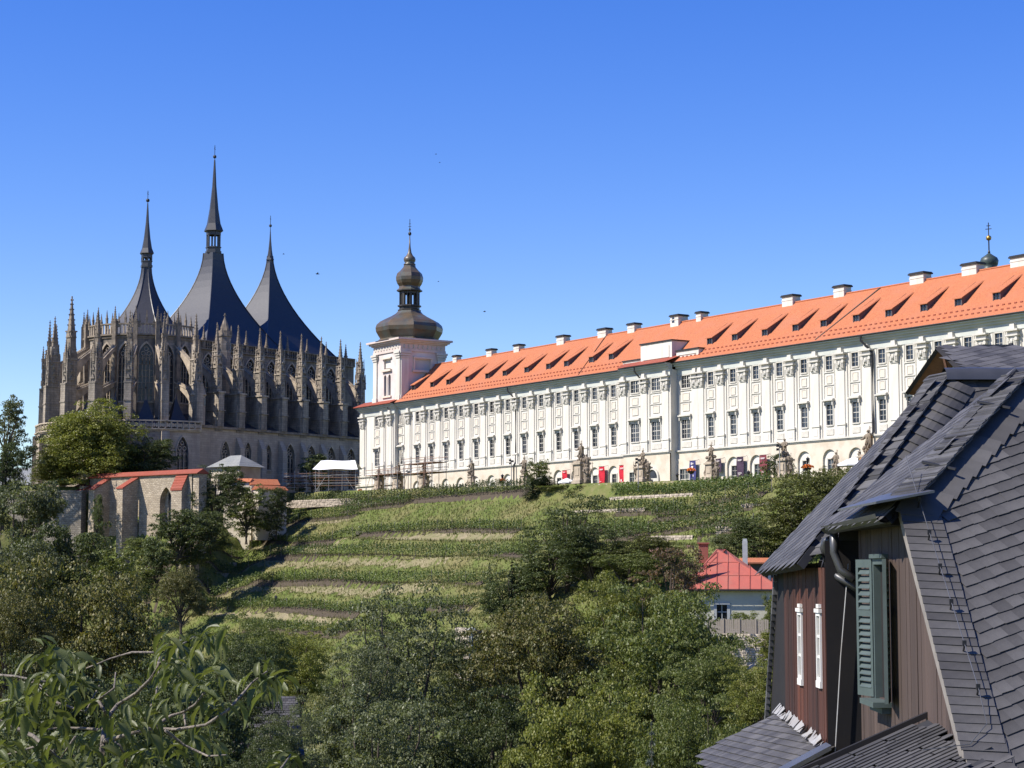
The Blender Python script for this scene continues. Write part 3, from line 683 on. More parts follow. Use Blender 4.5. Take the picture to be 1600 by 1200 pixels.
# ---- stair turrets on the near flank
def turret(px, q, zb, zt, r, cap, crown):
    t = t_at(px, q, (zb + zt) / 2); b = MB()
    b.lathe((0, 0, 0), [(r, 0), (r, zt - zb)], 8, rad(22.5)); b.lathe((0, 0, zt - zb - .4), [(r, 0), (r * 1.15, .1), (r * 1.15, .4)], 8, rad(22.5))
    o = b.build('stair_turret', M['stone_pale'] if not crown else M['stone_dark'], church, loc=cp(t, q, zb))
    c = MB(); c.lathe((0, 0, 0), [(r * 1.1, 0), (r * .08, cap)], 8, rad(22.5))
    c.box((0, 0, cap - .3), (.16, .16, 1.2)); c.box((0, 0, cap + .3), (.7, .16, .16))
    if crown:
        for k in range(8):
            a = rad(45 * k + 22.5); c.box((r * 1.05 * math.cos(a), r * 1.05 * math.sin(a), 0), (.38, .38, 2.2), a, top=.3); c.box((r * 1.0 * math.cos(a + .39), r * 1.0 * math.sin(a + .39), 0), (.2, r * .75, 1.0), a + .39)
    c.build('turret_roof', M['carved'] if crown else M['stone_pale'], o, loc=(0, 0, zt - zb))
    n = MB()
    for a in (-1.9, -1.2, -.45):
        for z in ([zt - zb - 2.6] if not crown else [zt - zb - 3.4, zt - zb - 10, zt - zb - 15]):
            n.prism([(x, y) for x, y in arch(.55, 0, 1.3, 1.9, 3)], lambda p, h, d, a=a, z=z: (math.cos(a) * (r * .93 + d) - math.sin(a) * p, math.sin(a) * (r * .93 + d) + math.cos(a) * p, z + h), 0, .06)
    n.build('slit_window', M['gothic_glass'], o)
turret(350, 13.0, 30.0, 52.6, 1.5, 4.2, True)
turret(310, 21.0, 31.0, 37.8, 1.55, 5.0, False)
# ================================================================== the long white college
ZB = 12.0
col_ = thing('college', 'long white baroque college with an orange tiled roof and rows of tall windows', 'college building', (FO.x, FO.y, ZB), FROT)
def fp(u, w, z): return (u, -w, z - ZB)
UE = 214.0
U_P0, U_P1, WP = U(976, 1.5), U(1048.5, 1.5), 1.5          # middle bay that stands forward
U_T1, WT = 15.2, 0.9                                    # tower bay
Z_EAVE, Z_STR, Z_FRZ = 35.2, 19.95, 33.1
PLAIN = [653, 675, 698, 722, 746, 771, 796, 822, 848, 876, 903, 932, 961]
RIGHT = [1112, 1146, 1182, 1219, 1257, 1297, 1337, 1379, 1423, 1468, 1516, 1565]
bays = [(U(x), 1.5, 0.0, 1) for x in PLAIN[0:]]
u_first = bays[0][0]; pitch = 5.77
bays = [(bays[1][0] + pitch * (i - 1), 1.5, 0.0, 1) for i in range(13)]
bays += [(U(590, WT), 2.1, WT, 2), (U(626), 2.3, 0.0, 2)]
bays += [(U(993, WP), 2.5, WP, 2), (U(1026, WP), 2.5, WP, 2), (U(1073), 2.5, 0.0, 2)]
ur = U(1112); bays += [(ur + 5.775 * i, 1.5, 0.0, 1) for i in range(16)]
bays = [b for b in bays if b[0] < UE - 2]

def casement(w, h, lights, rows, name='window_frame'):
    """frame with glazing bars, on y = 0 looking to -y, foot on z = 0"""
    b = MB(); b.span((-w / 2 - .16, -.10, -.12), (-w / 2 + .03, .2, h + .14)); b.span((w / 2 - .05, -.10, -.12), (w / 2 + .16, .2, h + .14)); b.span((-w / 2 + .05, -.10, h - .05), (w / 2 - .05, .2, h + .14)); b.span((-w / 2 + .05, -.16, -.16), (w / 2 - .05, .2, .05))
    for i in range(1, lights * 2):
        x = -w / 2 + w * i / (lights * 2); t = .022 if i % 2 else .07
        b.span((x - t, .06, .05), (x + t, .17, h - .05))
    for k in range(1, rows):
        z = h * k / rows; t = .055 if rows % 2 == 0 and k == rows // 2 else .022
        b.span((-w / 2 + .05, .075, z - t), (w / 2 - .05, .165, z + t))
    g = MB(); g.add([(-w / 2, .14, 0), (w / 2, .14, 0), (w / 2, .14, h), (-w / 2, .14, h)], [(0, 1, 2, 3)])
    return b.mesh(name, M['trim']), g.mesh('window_pane', M['glass'])
CW = {}
def put_casement(u, w, z, wd, ht, lights, rows, parent=None):
    k = (wd, ht, lights)
    if k not in CW: CW[k] = casement(wd, ht, lights, rows)
    o = link('window', CW[k][0], parent or col_, fp(u, w - .0, z)); link('pane', CW[k][1], o); return o
ZL0, ZL1, ZU0, ZU1 = 22.15, 25.4, 30.75, 32.95

def facade(u0, u1, w, bs, m_up, m_lo, doors=()):
    """one flush stretch of wall: upper storeys and the ground floor"""
    fn = lambda a, z, d: fp(a, w - d, z)
    holes = []
    for u, wd, _, n in bs:
        holes.append([(u - wd / 2, ZL0), (u - wd / 2, ZL1), (u + wd / 2, ZL1), (u + wd / 2, ZL0)])
        holes.append([(u - wd / 2, ZU0), (u - wd / 2, ZU1), (u + wd / 2, ZU1), (u + wd / 2, ZU0)])
    MB().wall([(u0, Z_STR), (u1, Z_STR), (u1, Z_FRZ), (u0, Z_FRZ)], holes, fn, .3).build('upper_wall', m_up, col_)
    h2 = []
    for u, wd, _, n in bs:
        if n == 1: h2.append(rarch(3.1, 12.4, 16.9, 10, u))
    MB().wall([(u0, 11), (u1, 11), (u1, Z_STR), (u0, Z_STR)], h2, lambda a, z, d: fp(a, w + .25 - d, z), .35).build('ground_floor_wall', m_lo, col_)
    nb = MB()
    for u, wd, _, n in bs:
        if n == 1:
            zs = 13.6
            nb.wall([(u - 1.75, 11.2), (u + 1.75, 11.2), (u + 1.75, 18.6), (u - 1.75, 18.6)], [[(u - .72, zs), (u - .72, 17.0), (u + .72, 17.0), (u + .72, zs)]], lambda a, z, d: fp(a, w - .1 - d, z), .3)
            put_casement(u, w - .1, zs, 1.44, 3.4, 1, 4)
            # round-headed moulding
            o = rarch(3.1, 12.4, 16.9, 10, u); o2 = rarch(3.45, 12.4, 16.9, 10, u)
    if nb.v: nb.build('window_recess', M['white'], col_)
    for u, wd, _, n in bs:
        put_casement(u, w, ZL0, wd, ZL1 - ZL0, n, 4); put_casement(u, w, ZU0, wd, ZU1 - ZU0, n, 3)
        if n == 2 and not (abs(w - WT) < .01 and False):
            pass
    # grey frieze and the stepped eaves cornice
    fr = MB(); fr.span(fp(u0, w - .4, Z_FRZ), fp(u1, w + .12, Z_EAVE - 1.0)); fr.build('frieze', M['frieze'], col_)
    co = MB()
    for z0, z1, o in ((Z_EAVE - 1.0, Z_EAVE - .65, .45), (Z_EAVE - .65, Z_EAVE - .3, .85), (Z_EAVE - .3, Z_EAVE, 1.25)): co.span(fp(u0, w - .4, z0), fp(u1, w + o, z1))
    co.build('eaves_cornice', M['frieze'], col_)
    st = MB(); st.span(fp(u0, w - .1, Z_STR - .02), fp(u1, w + .55, Z_STR + .22)); st.span(fp(u0, w - .1, Z_STR - .22), fp(u1, w + .38, Z_STR - .02)); st.build('string_course', M['trim'], col_)
    gu = MB(); gu.tube([fp(u0, w + 1.34, Z_EAVE - .02), fp(u1, w + 1.34, Z_EAVE - .02)], .13, 6); gu.build('gutter', M['pipe'], col_)

sel = lambda a, b: [x for x in bays if a < x[0] < b]
facade(U_T1, U_P0, 0.0, sel(U_T1, U_P0), M['white'], M['cream'])
facade(U_P0, U_P1, WP, sel(U_P0, U_P1), M['white'], M['cream'])
facade(U_P1, UE, 0.0, sel(U_P1, UE), M['white'], M['cream'])
facade(-0.2, U_T1, WT, sel(-1, U_T1), M['white'], M['white'])
# returns, back and end walls
rt = MB()
for ua, ub, w1 in ((U_T1 - .01, None, WT), (U_P0 + .01, None, WP), (U_P1 - .01, None, WP)):
    rt.add([fp(ua, w1, 11), fp(ua, -.3, 11), fp(ua, -.3, Z_FRZ + 1), fp(ua, w1, Z_FRZ + 1)], [(0, 1, 2, 3)])
rt.add([fp(-.2, WT, 11), fp(-.2, -17, 11), fp(-.2, -17, Z_EAVE), fp(-.2, WT, Z_EAVE), fp(UE, 0, 11), fp(UE, -17, 11), fp(UE, -17, Z_EAVE), fp(UE, 0, Z_EAVE)], [(0, 1, 2, 3), (4, 5, 6, 7), (1, 5, 6, 2)])
rt.build('side_wall', M['white'], col_)
pl = MB(); pl.span(fp(-.35, WT - .2, 11), fp(U_T1 + .1, WT + .6, 17.9)); pl.span(fp(-.5, WT - .2, 17.9), fp(U_T1 + .3, WT + .9, 18.4)); pl.build('tower_plinth', M['white'], col_)

# giant pilasters with carved capitals
def pilaster_mesh(wd):
    b = MB(); b.span((-wd / 2, -.30, 22.3 - ZB), (wd / 2, .05, 30.5 - ZB)); b.span((-wd / 2 - .14, -.42, 20.2 - ZB), (wd / 2 + .14, .05, 22.0 - ZB)); b.span((-wd / 2 - .26, -.54, 22.0 - ZB), (wd / 2 + .26, .05, 22.3 - ZB)); b.span((-wd / 2 + .25, -.46, 20.6 - ZB), (wd / 2 - .25, -.42, 21.6 - ZB))
    b.span((-wd / 2 - .5, -.16, 20.2 - ZB), (wd / 2 + .5, .05, 33.0 - ZB))
    return b.mesh('pilaster', M['white'])
def capital_mesh(wd):
    b = MB(); z = 30.5 - ZB
    b.span((-wd / 2 - .08, -.42, z), (wd / 2 + .08, .05, z + .15)); b.box((0, -.22, z + .15), (wd, .5, 1.5), top=(1.25, 1.5))
    for s in (-1, 1):
        rr = [[(s * (wd / 2 + .02) + .26 * math.cos(k * math.pi / 4), y, z + 1.25 + .30 * math.sin(k * math.pi / 4)) for k in range(8)] for y in (-.72, -.1)]
        b.loft(rr); b.box((s * wd * .3, -.5, z + .3), (.32, .3, .8), top=(.7, 1.6))
        b.box((s * wd * .52, -.42, z + .2), (.2, .4, .7), top=(.9, 1.5))
    b.lathe((0, -.6, z + .5), [(.05, 0), (.26, .18), (.30, .4), (.2, .75), (.05, .85)], 7)
    b.span((-wd / 2 - .45, -.85, z + 1.65), (wd / 2 + .45, .05, z + 1.9)); b.span((-wd / 2 - .2, -.55, z + 1.9), (wd / 2 + .2, .05, z + 2.35)); b.span((-wd / 2 - .5, -.95, z + 2.35), (wd / 2 + .5, .05, z + 2.6))
    b.box((0, -.35, z + 2.6), (wd * .7, .7, .75), top=.8)
    return b.mesh('capital', M['trim'])
PM, CMh = pilaster_mesh(1.45), capital_mesh(1.45)
def put_pilaster(u, w):
    o = link('pilaster', PM, col_, fp(u, w, ZB)); link('capital', CMh, o)
def order(bs):
    us = sorted(b[0] for b in bs); return us
us = order(sel(U_T1, U_P0))
for a, b in zip(us[:-1], us[1:]): put_pilaster((a + b) / 2, 0)
put_pilaster(us[-1] + 2.9, 0)
us = order(sel(U_P0, U_P1))
put_pilaster(us[0] - 3.0, WP); put_pilaster(sum(us) / 2, WP); put_pilaster(U_P1 - 1.0, WP)
us = order(sel(U_P1, UE))
put_pilaster((us[0] + us[1]) / 2 - .5, 0); put_pilaster((us[0] + us[1]) / 2 + .9, 0)
for a, b in zip(us[1:-1], us[2:]): put_pilaster((a + b) / 2, 0)
for u in (1.6, 10.2, 13.6): put_pilaster(u, WT)
# window hoods, aprons, ochre panels between the storeys
def dressing(wd):
    h = MB(); z = ZL1 - ZB
    h.span((-wd / 2 - .25, -.22, z + .15), (wd / 2 + .25, .05, z + .5)); h.span((-wd / 2 - .45, -.62, z + .5), (wd / 2 + .45, .05, z + .72)); h.span((-wd / 2 - .3, -.40, z + .72), (wd / 2 + .3, .05, z + .88))
    for s in (-1, 1): h.box((s * (wd / 2 + .2), -.25, z - .2), (.22, .4, .75))
    p = MB(); f = MB()
    for z0 in (26.95, 28.75):
        if z0 < 28: p.span((-wd / 2 * .62, -.075, z0 - ZB), (wd / 2 * .62, .02, z0 + 1.05 - ZB))
        for a, b in (((-wd / 2 * .62 - .13, z0 - .13), (wd / 2 * .62 + .13, z0)), ((-wd / 2 * .62 - .13, z0 + 1.05), (wd / 2 * .62 + .13, z0 + 1.18)), ((-wd / 2 * .62 - .13, z0), (-wd / 2 * .62, z0 + 1.05)), ((wd / 2 * .62, z0), (wd / 2 * .62 + .13, z0 + 1.05))):
            f.span((a[0], -.12, a[1] - ZB), (b[0], .02, b[1] - ZB))
    f.span((-wd / 2 - .35, -.14, 28.33 - ZB), (wd / 2 + .35, .02, 28.5 - ZB)); f.span((-wd / 2 - .35, -.14, 30.28 - ZB), (wd / 2 + .35, .02, 30.42 - ZB))
    f.span((-wd / 2 - .1, -.10, 20.65 - ZB), (wd / 2 + .1, .02, 21.55 - ZB))
    for s in (-1, 1): f.span((s * (wd / 2 + .42) - .08, -.1, 26.35 - ZB), (s * (wd / 2 + .42) + .08, .02, 33 - ZB))
    return h.mesh('window_hood', M['trim']), p.mesh('wall_panel', M['panel']), f.mesh('panel_moulding', M['trim'])
DR = {}
for u, wd, w, n in bays:
    if wd not in DR: DR[wd] = dressing(wd)
    for k, nm in enumerate(('window_hood', 'wall_panel', 'panel_moulding')): 
        o = link(nm, DR[wd][k], col_, fp(u, w, ZB))
        if k == 1: link(nm, DR[wd][k], col_, fp(u, w, ZB + 1.8))
        if k == 2: o['kind'] = 'stuff'
# broad windows of the ground floor by the middle bay
for x, z0, h in ((994, 13.4, 3.5), (1073, 13.4, 3.6)):
    u = U(x, WP if x < 1040 else 0); put_casement(u, (WP if x < 1040 else 0) + .48, z0, 2.5, h, 2, 4)
u = U(1022, WP); dm = MB(); dm.prism(rarch(3.0, 12.4, 15.6, 10, u), lambda a, z, d: fp(a, WP + .27 + d, z), 0, .06); dm.build('doorway', M['glass'], col_)
df = MB(); o1 = rarch(3.7, 12.4, 15.6, 10, u); o2 = rarch(3.0, 12.4, 15.6, 10, u)
df.loft([[fp(a, WP + .26, z) for a, z in o1], [fp(a, WP + .55, z) for a, z in o1], [fp(a, WP + .55, z) for a, z in o2], [fp(a, WP + .26, z) for a, z in o2]], closed=False); df.span(fp(u - 1.5, WP + .3, 15.0), fp(u + 1.5, WP + .5, 15.6)); df.build('door_surround', M['trim'], col_)

# ---- roof
W_R = -8.3; Z_R = fac(1300, 463, W_R)[1]; RS = (Z_R - Z_EAVE) / (1.35 - W_R)
def zroof(w): return Z_EAVE + .06 + (1.35 - w) * RS
rf = MB(); u0r, u1r = U_T1 + .15, UE + .6
rf.add([fp(u0r, 1.42, Z_EAVE + .02), fp(u1r, 1.42, Z_EAVE + .02), fp(u1r, W_R, Z_R), fp(u0r, W_R, Z_R), fp(u1r, -18, Z_EAVE), fp(u0r, -18, Z_EAVE)], [(0, 1, 2, 3), (3, 2, 4, 5), (0, 3, 5), (1, 4, 2)])
rf.build('roof', M['tile'], col_)
rf = MB(); rf.add([fp(-.6, WT + 1.5, Z_EAVE + .1), fp(U_T1 + .4, WT + 1.5, Z_EAVE + .1), fp(U_T1 + .4, -.6, Z_EAVE + 1.3), fp(-.6, -.6, Z_EAVE + 1.3), fp(-.6, WT + 1.5, Z_EAVE - .05), fp(U_T1 + .4, WT + 1.5, Z_EAVE - .05)], [(0, 1, 2, 3), (4, 5, 1, 0), (1, 5, 2)]); rf.build('tower_skirt_roof', M['tile_red'], col_)
rf = MB(); rf.add([fp(U_P0 - .5, WP + 1.5, Z_EAVE + .1), fp(U_P1 + .5, WP + 1.5, Z_EAVE + .1), fp(U_P1 + 1.6, -.4, Z_EAVE + 1.55), fp(U_P0 - 1.6, -.4, Z_EAVE + 1.55)], [(0, 1, 2, 3)]); rf.build('pavilion_roof', M['tile_red'], col_)
rd = MB(); rd.tube([fp(u0r, W_R, Z_R + .05), fp(u1r, W_R, Z_R + .05)], .16, 6); rd.build('ridge_tiles', M['tile'], col_)
sg = MB()
for r_ in range(2):
    for k in range(int((u1r - u0r) / 1.1)):
        u = u0r + 1.1 * k + .55 * r_; w = .55 - .9 * r_; sg.box(fp(u, w, zroof(w)), (.42, .12, .2))
sgo = sg.build('snow_guard', M['tile_red'], col_); sgo['kind'] = 'stuff'
sm = MB()
for xb, yb, xt, yt in ((905, 574, 948, 528),):
    ub = fac(xb, yb, .9)[0]; ut = fac(xt, yt, W_R)[0]; sm.tube([fp(ub, 1.1, zroof(1.1) + .06), fp(ut, W_R, Z_R + .12)], .09, 4)
ub = fac(1275, 520, .9)[0]; sm.build('lightning_strap', M['pipe'], col_); sm = MB(); sm.tube([fp(ub, 1.1, zroof(1.1) + .06), fp(ub + 5, W_R, Z_R + .12)], .09, 4)
sm.build('lightning_strap', M['pipe'], col_)
# dormers: low tiled sheds with a dark opening
def dormer():
    h, L, wd = 1.3, 4.6, 1.45
    body = MB(); body.add([(-wd / 2, 0, 0), (wd / 2, 0, 0), (wd / 2, 0, h), (-wd / 2, 0, h), (-wd / 2, L, L * RS), (wd / 2, L, L * RS)], [(0, 3, 4), (1, 5, 2)])
    body.span((-wd / 2, 0, h - .16), (wd / 2, .14, h)); body.span((-wd / 2, 0, 0), (-wd / 2 + .14, .14, h)); body.span((wd / 2 - .14, 0, 0), (wd / 2, .14, h))
    rf = MB(); e = .22
    a, b_ = (-wd / 2 - e, -e, h - e * .5), (wd / 2 + e, -e, h - e * .5); c, d = (wd / 2 + e, L + .3, L * RS + .12), (-wd / 2 - e, L + .3, L * RS + .12)
    lo = lambda p: (p[0], p[1], p[2] - .12)
    rf.add([a, b_, c, d, lo(a), lo(b_), lo(c), lo(d)], [(0, 1, 2, 3), (7, 6, 5, 4), (0, 4, 5, 1), (1, 5, 6, 2), (3, 7, 4, 0)])
    op = MB(); op.add([(-wd / 2 + .14, .16, 0), (wd / 2 - .14, .16, 0), (wd / 2 - .14, .16, h - .16), (-wd / 2 + .14, .16, h - .16)], [(0, 1, 2, 3)])
    fb = MB(); fb.span((-.04, .1, 0), (.04, .16, h - .16)); fb.span((-wd / 2 + .14, .1, h * .45), (wd / 2 - .14, .16, h * .52))
    return body.mesh('dormer', M['dormer']), rf.mesh('dormer_roof', M['tile']), op.mesh('dormer_opening', M['glass']), fb.mesh('dormer_bars', M['pipe'])
M['dormer'] = mat('lead_cheek', (0.135, 0.10, 0.10), (0.10, 0.08, 0.08), 1.5, 4, 0.7)
DM = dormer()
for x in (643, 672, 697, 727, 758, 785, 819, 853, 881, 920, 951, 1105, 1144, 1191, 1239, 1283, 1334, 1385, 1440, 1494, 1554, 1606):
    wdm = -1.5; y = 0
    u = fac(x, 600, wdm)[0] + .75
    o = link('dormer', DM[0], col_, fp(u, wdm, zroof(wdm))); link('dormer_roof', DM[1], o); link('opening', DM[2], o); link('window_bars', DM[3], o)
# chimneys
for i, (x, y0, wd, h, dp) in enumerate(((714, 555, 1.5, 2.6, 1.2), (768, 545, 1.9, 2.8, 1.3), (811, 538, 1.9, 2.9, 1.4), (880, 524, 2.4, 3.1, 1.5), (945, 513, 2.6, 2.9, 1.5), (991, 505, 2.1, 2.9, 1.6), (1061, 492, 2.3, 3.0, 2.2), (1097, 487, 1.3, 3.0, 1.7), (1236, 461, 2.6, 3.4, 1.7), (1316, 446, 2.4, 3.4, 1.6), (1438, 426, 2.9, 3.6, 1.7), (1520, 411, 2.9, 3.4, 1.7), (1597, 399, 3.0, 3.6, 1.7))):
    u, zt = fac(x, y0, W_R - .3); zb = Z_R - 1.2
    b = MB(); hh = max(2.2, zt - zb); b.box((0, 0, 0), (wd, dp, hh - .35)); b.box((0, 0, hh * .62), (wd + .12, dp + .12, .14))
    o = b.build('chimney', M['white'], col_, loc=fp(u, W_R - .3, zb)); c = MB(); c.box((0, 0, hh - .35), (wd + .4, dp + .4, .22)); c.box((0, 0, hh - .13), (wd + .2, dp + .2, .13)); c.build('chimney_cap', M['pipe'], o)
    if i == 6: MB().prism(rarch(.7, .3, 1.0, 6), lambda a, z, d: (a - .3, -dp / 2 - d, z + .9), -.02, .03).build('chimney_opening', M['glass'], o)
# stepped attic over the middle bay
at = MB(); ac_ = MB()
def attic(x0, x1, z1, wf, wb):
    ua, ub = U(x0, wf), U(x1, wf); at.span(fp(ua, wf, Z_EAVE + .3), fp(ub, wb, z1)); ac_.span(fp(ua - .15, wf + .2, z1), fp(ub + .15, wb - .1, z1 + .22))
    at.span(fp(ua + .7, wf + .12, Z_EAVE + 1.2), fp(ub - .7, wf - .1, z1 - .7))
za = fac(1030, 535, .6)[1]; attic(1002, 1051, za, .6, -5.0); zb_ = fac(990, 562, .5)[1]; attic(974, 1001.5, zb_ - .2, .45, -3.2); attic(1058, 1093, fac(1080, 546, .5)[1], .45, -3.6)
at.build('attic', M['white'], col_); ac_.build('attic_coping', M['pipe'], col_)
# downpipes with swan necks
for x, w in ((806, 0.0), (1366, 0.0), (617, 0.0), (1053, 0.0), (1005, WP)):
    u = U(x, w + .35) + (.25 if x == 1053 else 0); zt = Z_EAVE - .1; b = MB()
    pts = [fp(u - 1.5 if x != 1005 else u - 1.2, w + 1.3, zt), fp(u - 1.5 if x != 1005 else u - 1.2, w + 1.3, zt - .7), fp(u - .25, w + .55, zt - 2.2), fp(u, w + .42, zt - 2.9)]
    pts += [fp(u, w + .42, 20.6), fp(u - .1, w + .75, 20.0), fp(u - .1, w + .75, 12.5)] if x != 1005 else [fp(u, w + .42, 31)]
    b.tube(pts, .15 if x != 1366 else .19, 6); b.build('downpipe', M['pipe'], col_)

# ---- corner tower
UT0, UT1 = U(584, .2), U(625.5, .2); WT0, WT1 = .2, -10.6
UC, WC = (UT0 + UT1) / 2, (WT0 + WT1) / 2
def tz(y, w=0): return fac(630, y, w)[1]
ZT0, ZT1 = Z_EAVE + .3, 46.4
tw = MB()
fl = lambda a, z, d: fp(a, WT0 - d, z)
um = (UT0 + UT1) / 2
lw = 1.05
tw.wall([(UT0, ZT0), (UT1, ZT0), (UT1, ZT1), (UT0, ZT1)], [rarch(lw, 37.2, 41.2, 6, um - .95), rarch(lw, 37.2, 41.2, 6, um + .95), [(um - 1.5, 43.0), (um - 1.5, 45.0), (um + 1.5, 45.0), (um + 1.5, 43.0)]], fl, .5)
fr_ = lambda a, z, d: fp(UT1 - d, a, z)
tw.wall([(WT0, ZT0 - 3), (WT1, ZT0 - 3), (WT1, ZT1), (WT0, ZT1)], [[(WC - 1.9, 42.6), (WC - 1.9, 44.8), (WC + 1.9, 44.8), (WC + 1.9, 42.6)]], fr_, .25)
tw.add([fp(UT0, WT0, ZT0), fp(UT0, WT1, ZT0 - 3), fp(UT0, WT1, ZT1), fp(UT0, WT0, ZT1), fp(UT1, WT1, ZT0 - 3), fp(UT1, WT1, ZT1)], [(0, 1, 2, 3), (1, 4, 5, 2)])
tw.build('tower_wall', M['pinkwhite'] if 'pinkwhite' in M else M['white'], col_)
MB().add([fp(UT1 - .26, WC + 2.2, 42.3), fp(UT1 - .26, WC - 2.2, 42.3), fp(UT1 - .26, WC - 2.2, 45.6), fp(UT1 - .26, WC + 2.2, 45.6)], [(0, 1, 2, 3)]).build('tower_panel', M['frieze'], col_)
MB().add([fp(um - 1.7, WT0 - .5, 36.9), fp(um + 1.7, WT0 - .5, 36.9), fp(um + 1.7, WT0 - .5, 42.2), fp(um - 1.7, WT0 - .5, 42.2)], [(0, 1, 2, 3)]).build('belfry_opening', M['glass'], col_)
MB().add([fp(um - 1.7, WT0 - .42, 43.2), fp(um + 1.7, WT0 - .42, 43.2), fp(um + 1.7, WT0 - .42, 45.8), fp(um - 1.7, WT0 - .42, 45.8)], [(0, 1, 2, 3)]).build('tower_panel', M['white'], col_)
tt_ = MB()
tt_.span(fp(um - 2.0, WT0 - .1, 45.1), fp(um + 2.0, WT0 + .35, 45.45)); tt_.span(fp(um - 2.0, WT0 - .1, 42.4), fp(um + 2.0, WT0 + .5, 42.85)); tt_.span(fp(um - 1.9, WT0 - .1, 36.75), fp(um + 1.9, WT0 + .3, 37.1)); tt_.span(fp(um - .1, WT0 - .1, 37.1), fp(um + .1, WT0 + .12, 41.2))
tt_.span(fp(UT1 - .1, WC - 2.4, 44.95), fp(UT1 + .35, WC + 2.4, 45.3)); tt_.span(fp(UT1 - .1, WC - 2.6, 42.0), fp(UT1 + .45, WC + 2.6, 42.45))
for s in (-1, 1): tt_.span(fp(UT1 - .1, WC + s * 2.15 - .2, 42.45), fp(UT1 + .2, WC + s * 2.15 + .2, 44.95))
tt_.build('tower_moulding', M['panel'], col_)
tp = MB(); tcpl = MB()
def tpil(u, w, su, sw):
    tp = MB()
    tp.span(fp(u - su, w - sw, ZT0), fp(u + su, w + sw, 44.9)); 
    tcpl = MB()
    for z, e in ((44.9, .15), (45.4, .3), (45.9, .45)): tcpl.span(fp(u - su - e, w - sw - e, z), fp(u + su + e, w + sw + e, z + .45))
    tp.span(fp(u - su - .15, w - sw - .15, ZT0), fp(u + su + .15, w + sw + .15, ZT0 + 1.4)); tp.build('tower_pilaster', M['white'], col_); tcpl.build('tower_capital', M['trim'], col_)
for u in (UT0 + .75, UT1 - .75): tpil(u, WT0 + .12, .75, .16)
for w in (WT0 - .9, WT1 + .9): tpil(UT1 + .12, w, .16, .9)

tc = MB(); H = UT1 - UC
def slab(e, z0, z1): tc.span(fp(UT0 - e, WT1 - e, z0), fp(UT1 + e, WT0 + e, z1))
slab(.25, ZT1, ZT1 + .5); slab(.15, ZT1 + .5, ZT1 + 1.7); slab(.5, ZT1 + 1.7, ZT1 + 2.0); slab(.9, ZT1 + 2.0, ZT1 + 2.35); slab(1.35, ZT1 + 2.35, ZT1 + 2.75)
tc.build('tower_cornice', M['pinktrim'] if 'pinktrim' in M else M['trim'], col_)
orn = MB()
for k in range(9):
    for s in range(2):
        f = -.85 + 1.7 * k / 8
        if s == 0: orn.box(fp(UC + H * f, WT0 + .18, ZT1 + .7), (.5, .3, .75), .5, top=.5)
        else: orn.box(fp(UT1 + .18, WC + 5.4 * f, ZT1 + .7), (.3, .5, .75), .5, top=.5)
orn.build('tower_frieze_ornament', M['trim'], col_)['kind'] = 'stuff'
ZD = ZT1 + 2.75
ch = .42; sq = [(1, -ch), (1, ch), (ch, 1), (-ch, 1), (-1, ch), (-1, -ch), (-ch, -1), (ch, -1)]
def tz2(y): return fac(642, y, WC)[1] - ZD
dome = MB(); cpos = fp(UC, WC, ZD)
zz = tz2
dome.lathe((0, 0, 0), [(6.9, -.05), (6.3, .15), (5.95, .5), (5.85, zz(530)), (6.3, zz(524.5)), (6.7, zz(519)), (6.8, zz(513)), (6.6, zz(508)), (5.9, zz(503)), (4.8, zz(498.5)), (3.6, zz(494)), (2.75, zz(490)), (2.3, zz(486))], sq=sq)
do = dome.build('dome', M['copper'], col_, loc=cpos)
lb = MB(); lb.lathe((0, 0, 0), [(2.3, zz(487)), (2.35, zz(484)), (2.05, zz(483)), (2.05, zz(480)), (2.4, zz(479)), (2.4, zz(477))], sq=sq)
zl1, zl2 = zz(477), zz(456)
for k in range(8):
    a = k * math.pi / 4 + math.pi / 8
    lb.box((2.0 * math.cos(a), 2.0 * math.sin(a), zl1), (.42, .5, zl2 - zl1), a)
    a += math.pi / 8; lb.box((1.9 * math.cos(a), 1.9 * math.sin(a), zl1), (.14, .2, zl2 - zl1), a)
    lb.box((1.85 * math.cos(a), 1.85 * math.sin(a), zl2 - .4), (.3, 1.45, .4), a)
lb.lathe((0, 0, zl2), [(2.2, 0), (2.6, .15), (2.6, .4)], sq=sq); lb.build('dome_lantern', M['copper_dark'], do)
b2 = MB(); z0 = zl2 + .4
zz = lambda y: tz2(y)
b2.lathe((0, 0, 0), [(2.6, z0), (2.15, z0 + .35), (2.1, z0 + .8), (2.5, zz(443)), (2.72, zz(438)), (2.75, zz(433)), (2.5, zz(427)), (1.8, zz(422)), (1.25, zz(417)), (1.15, zz(413.5))], sq=sq)
b2.build('upper_bulb', M['copper'], do)
b3 = MB(); b3.lathe((0, 0, 0), [(1.15, zz(414)), (1.35, zz(413.5)), (1.3, zz(412)), (1.0, zz(411)), (1.25, zz(408)), (1.35, zz(405)), (1.2, zz(402)), (.75, zz(399)), (.4, zz(394)), (.2, zz(385)), (.09, zz(368))], 10); b3.build('spire', M['copper'], do, True)
b4 = MB(); z0 = zz(368); b4.lathe((0, 0, z0), [(.05, 0), (.3, .2), (.38, .5), (.25, .8), (.05, .95)], 10); b4.box((0, 0, z0 + .8), (.1, .1, zz(342) - z0 - .8)); b4.box((0, 0, z0 + 2.0), (.7, .08, .1), .5); b4.box((0, 0, z0 + 2.6), (.45, .08, .1), .5); b4.box((0, 0, z0 + 1.2), (.55, .1, .5), .5, top=.4); b4.build('cross', M['iron'], do)
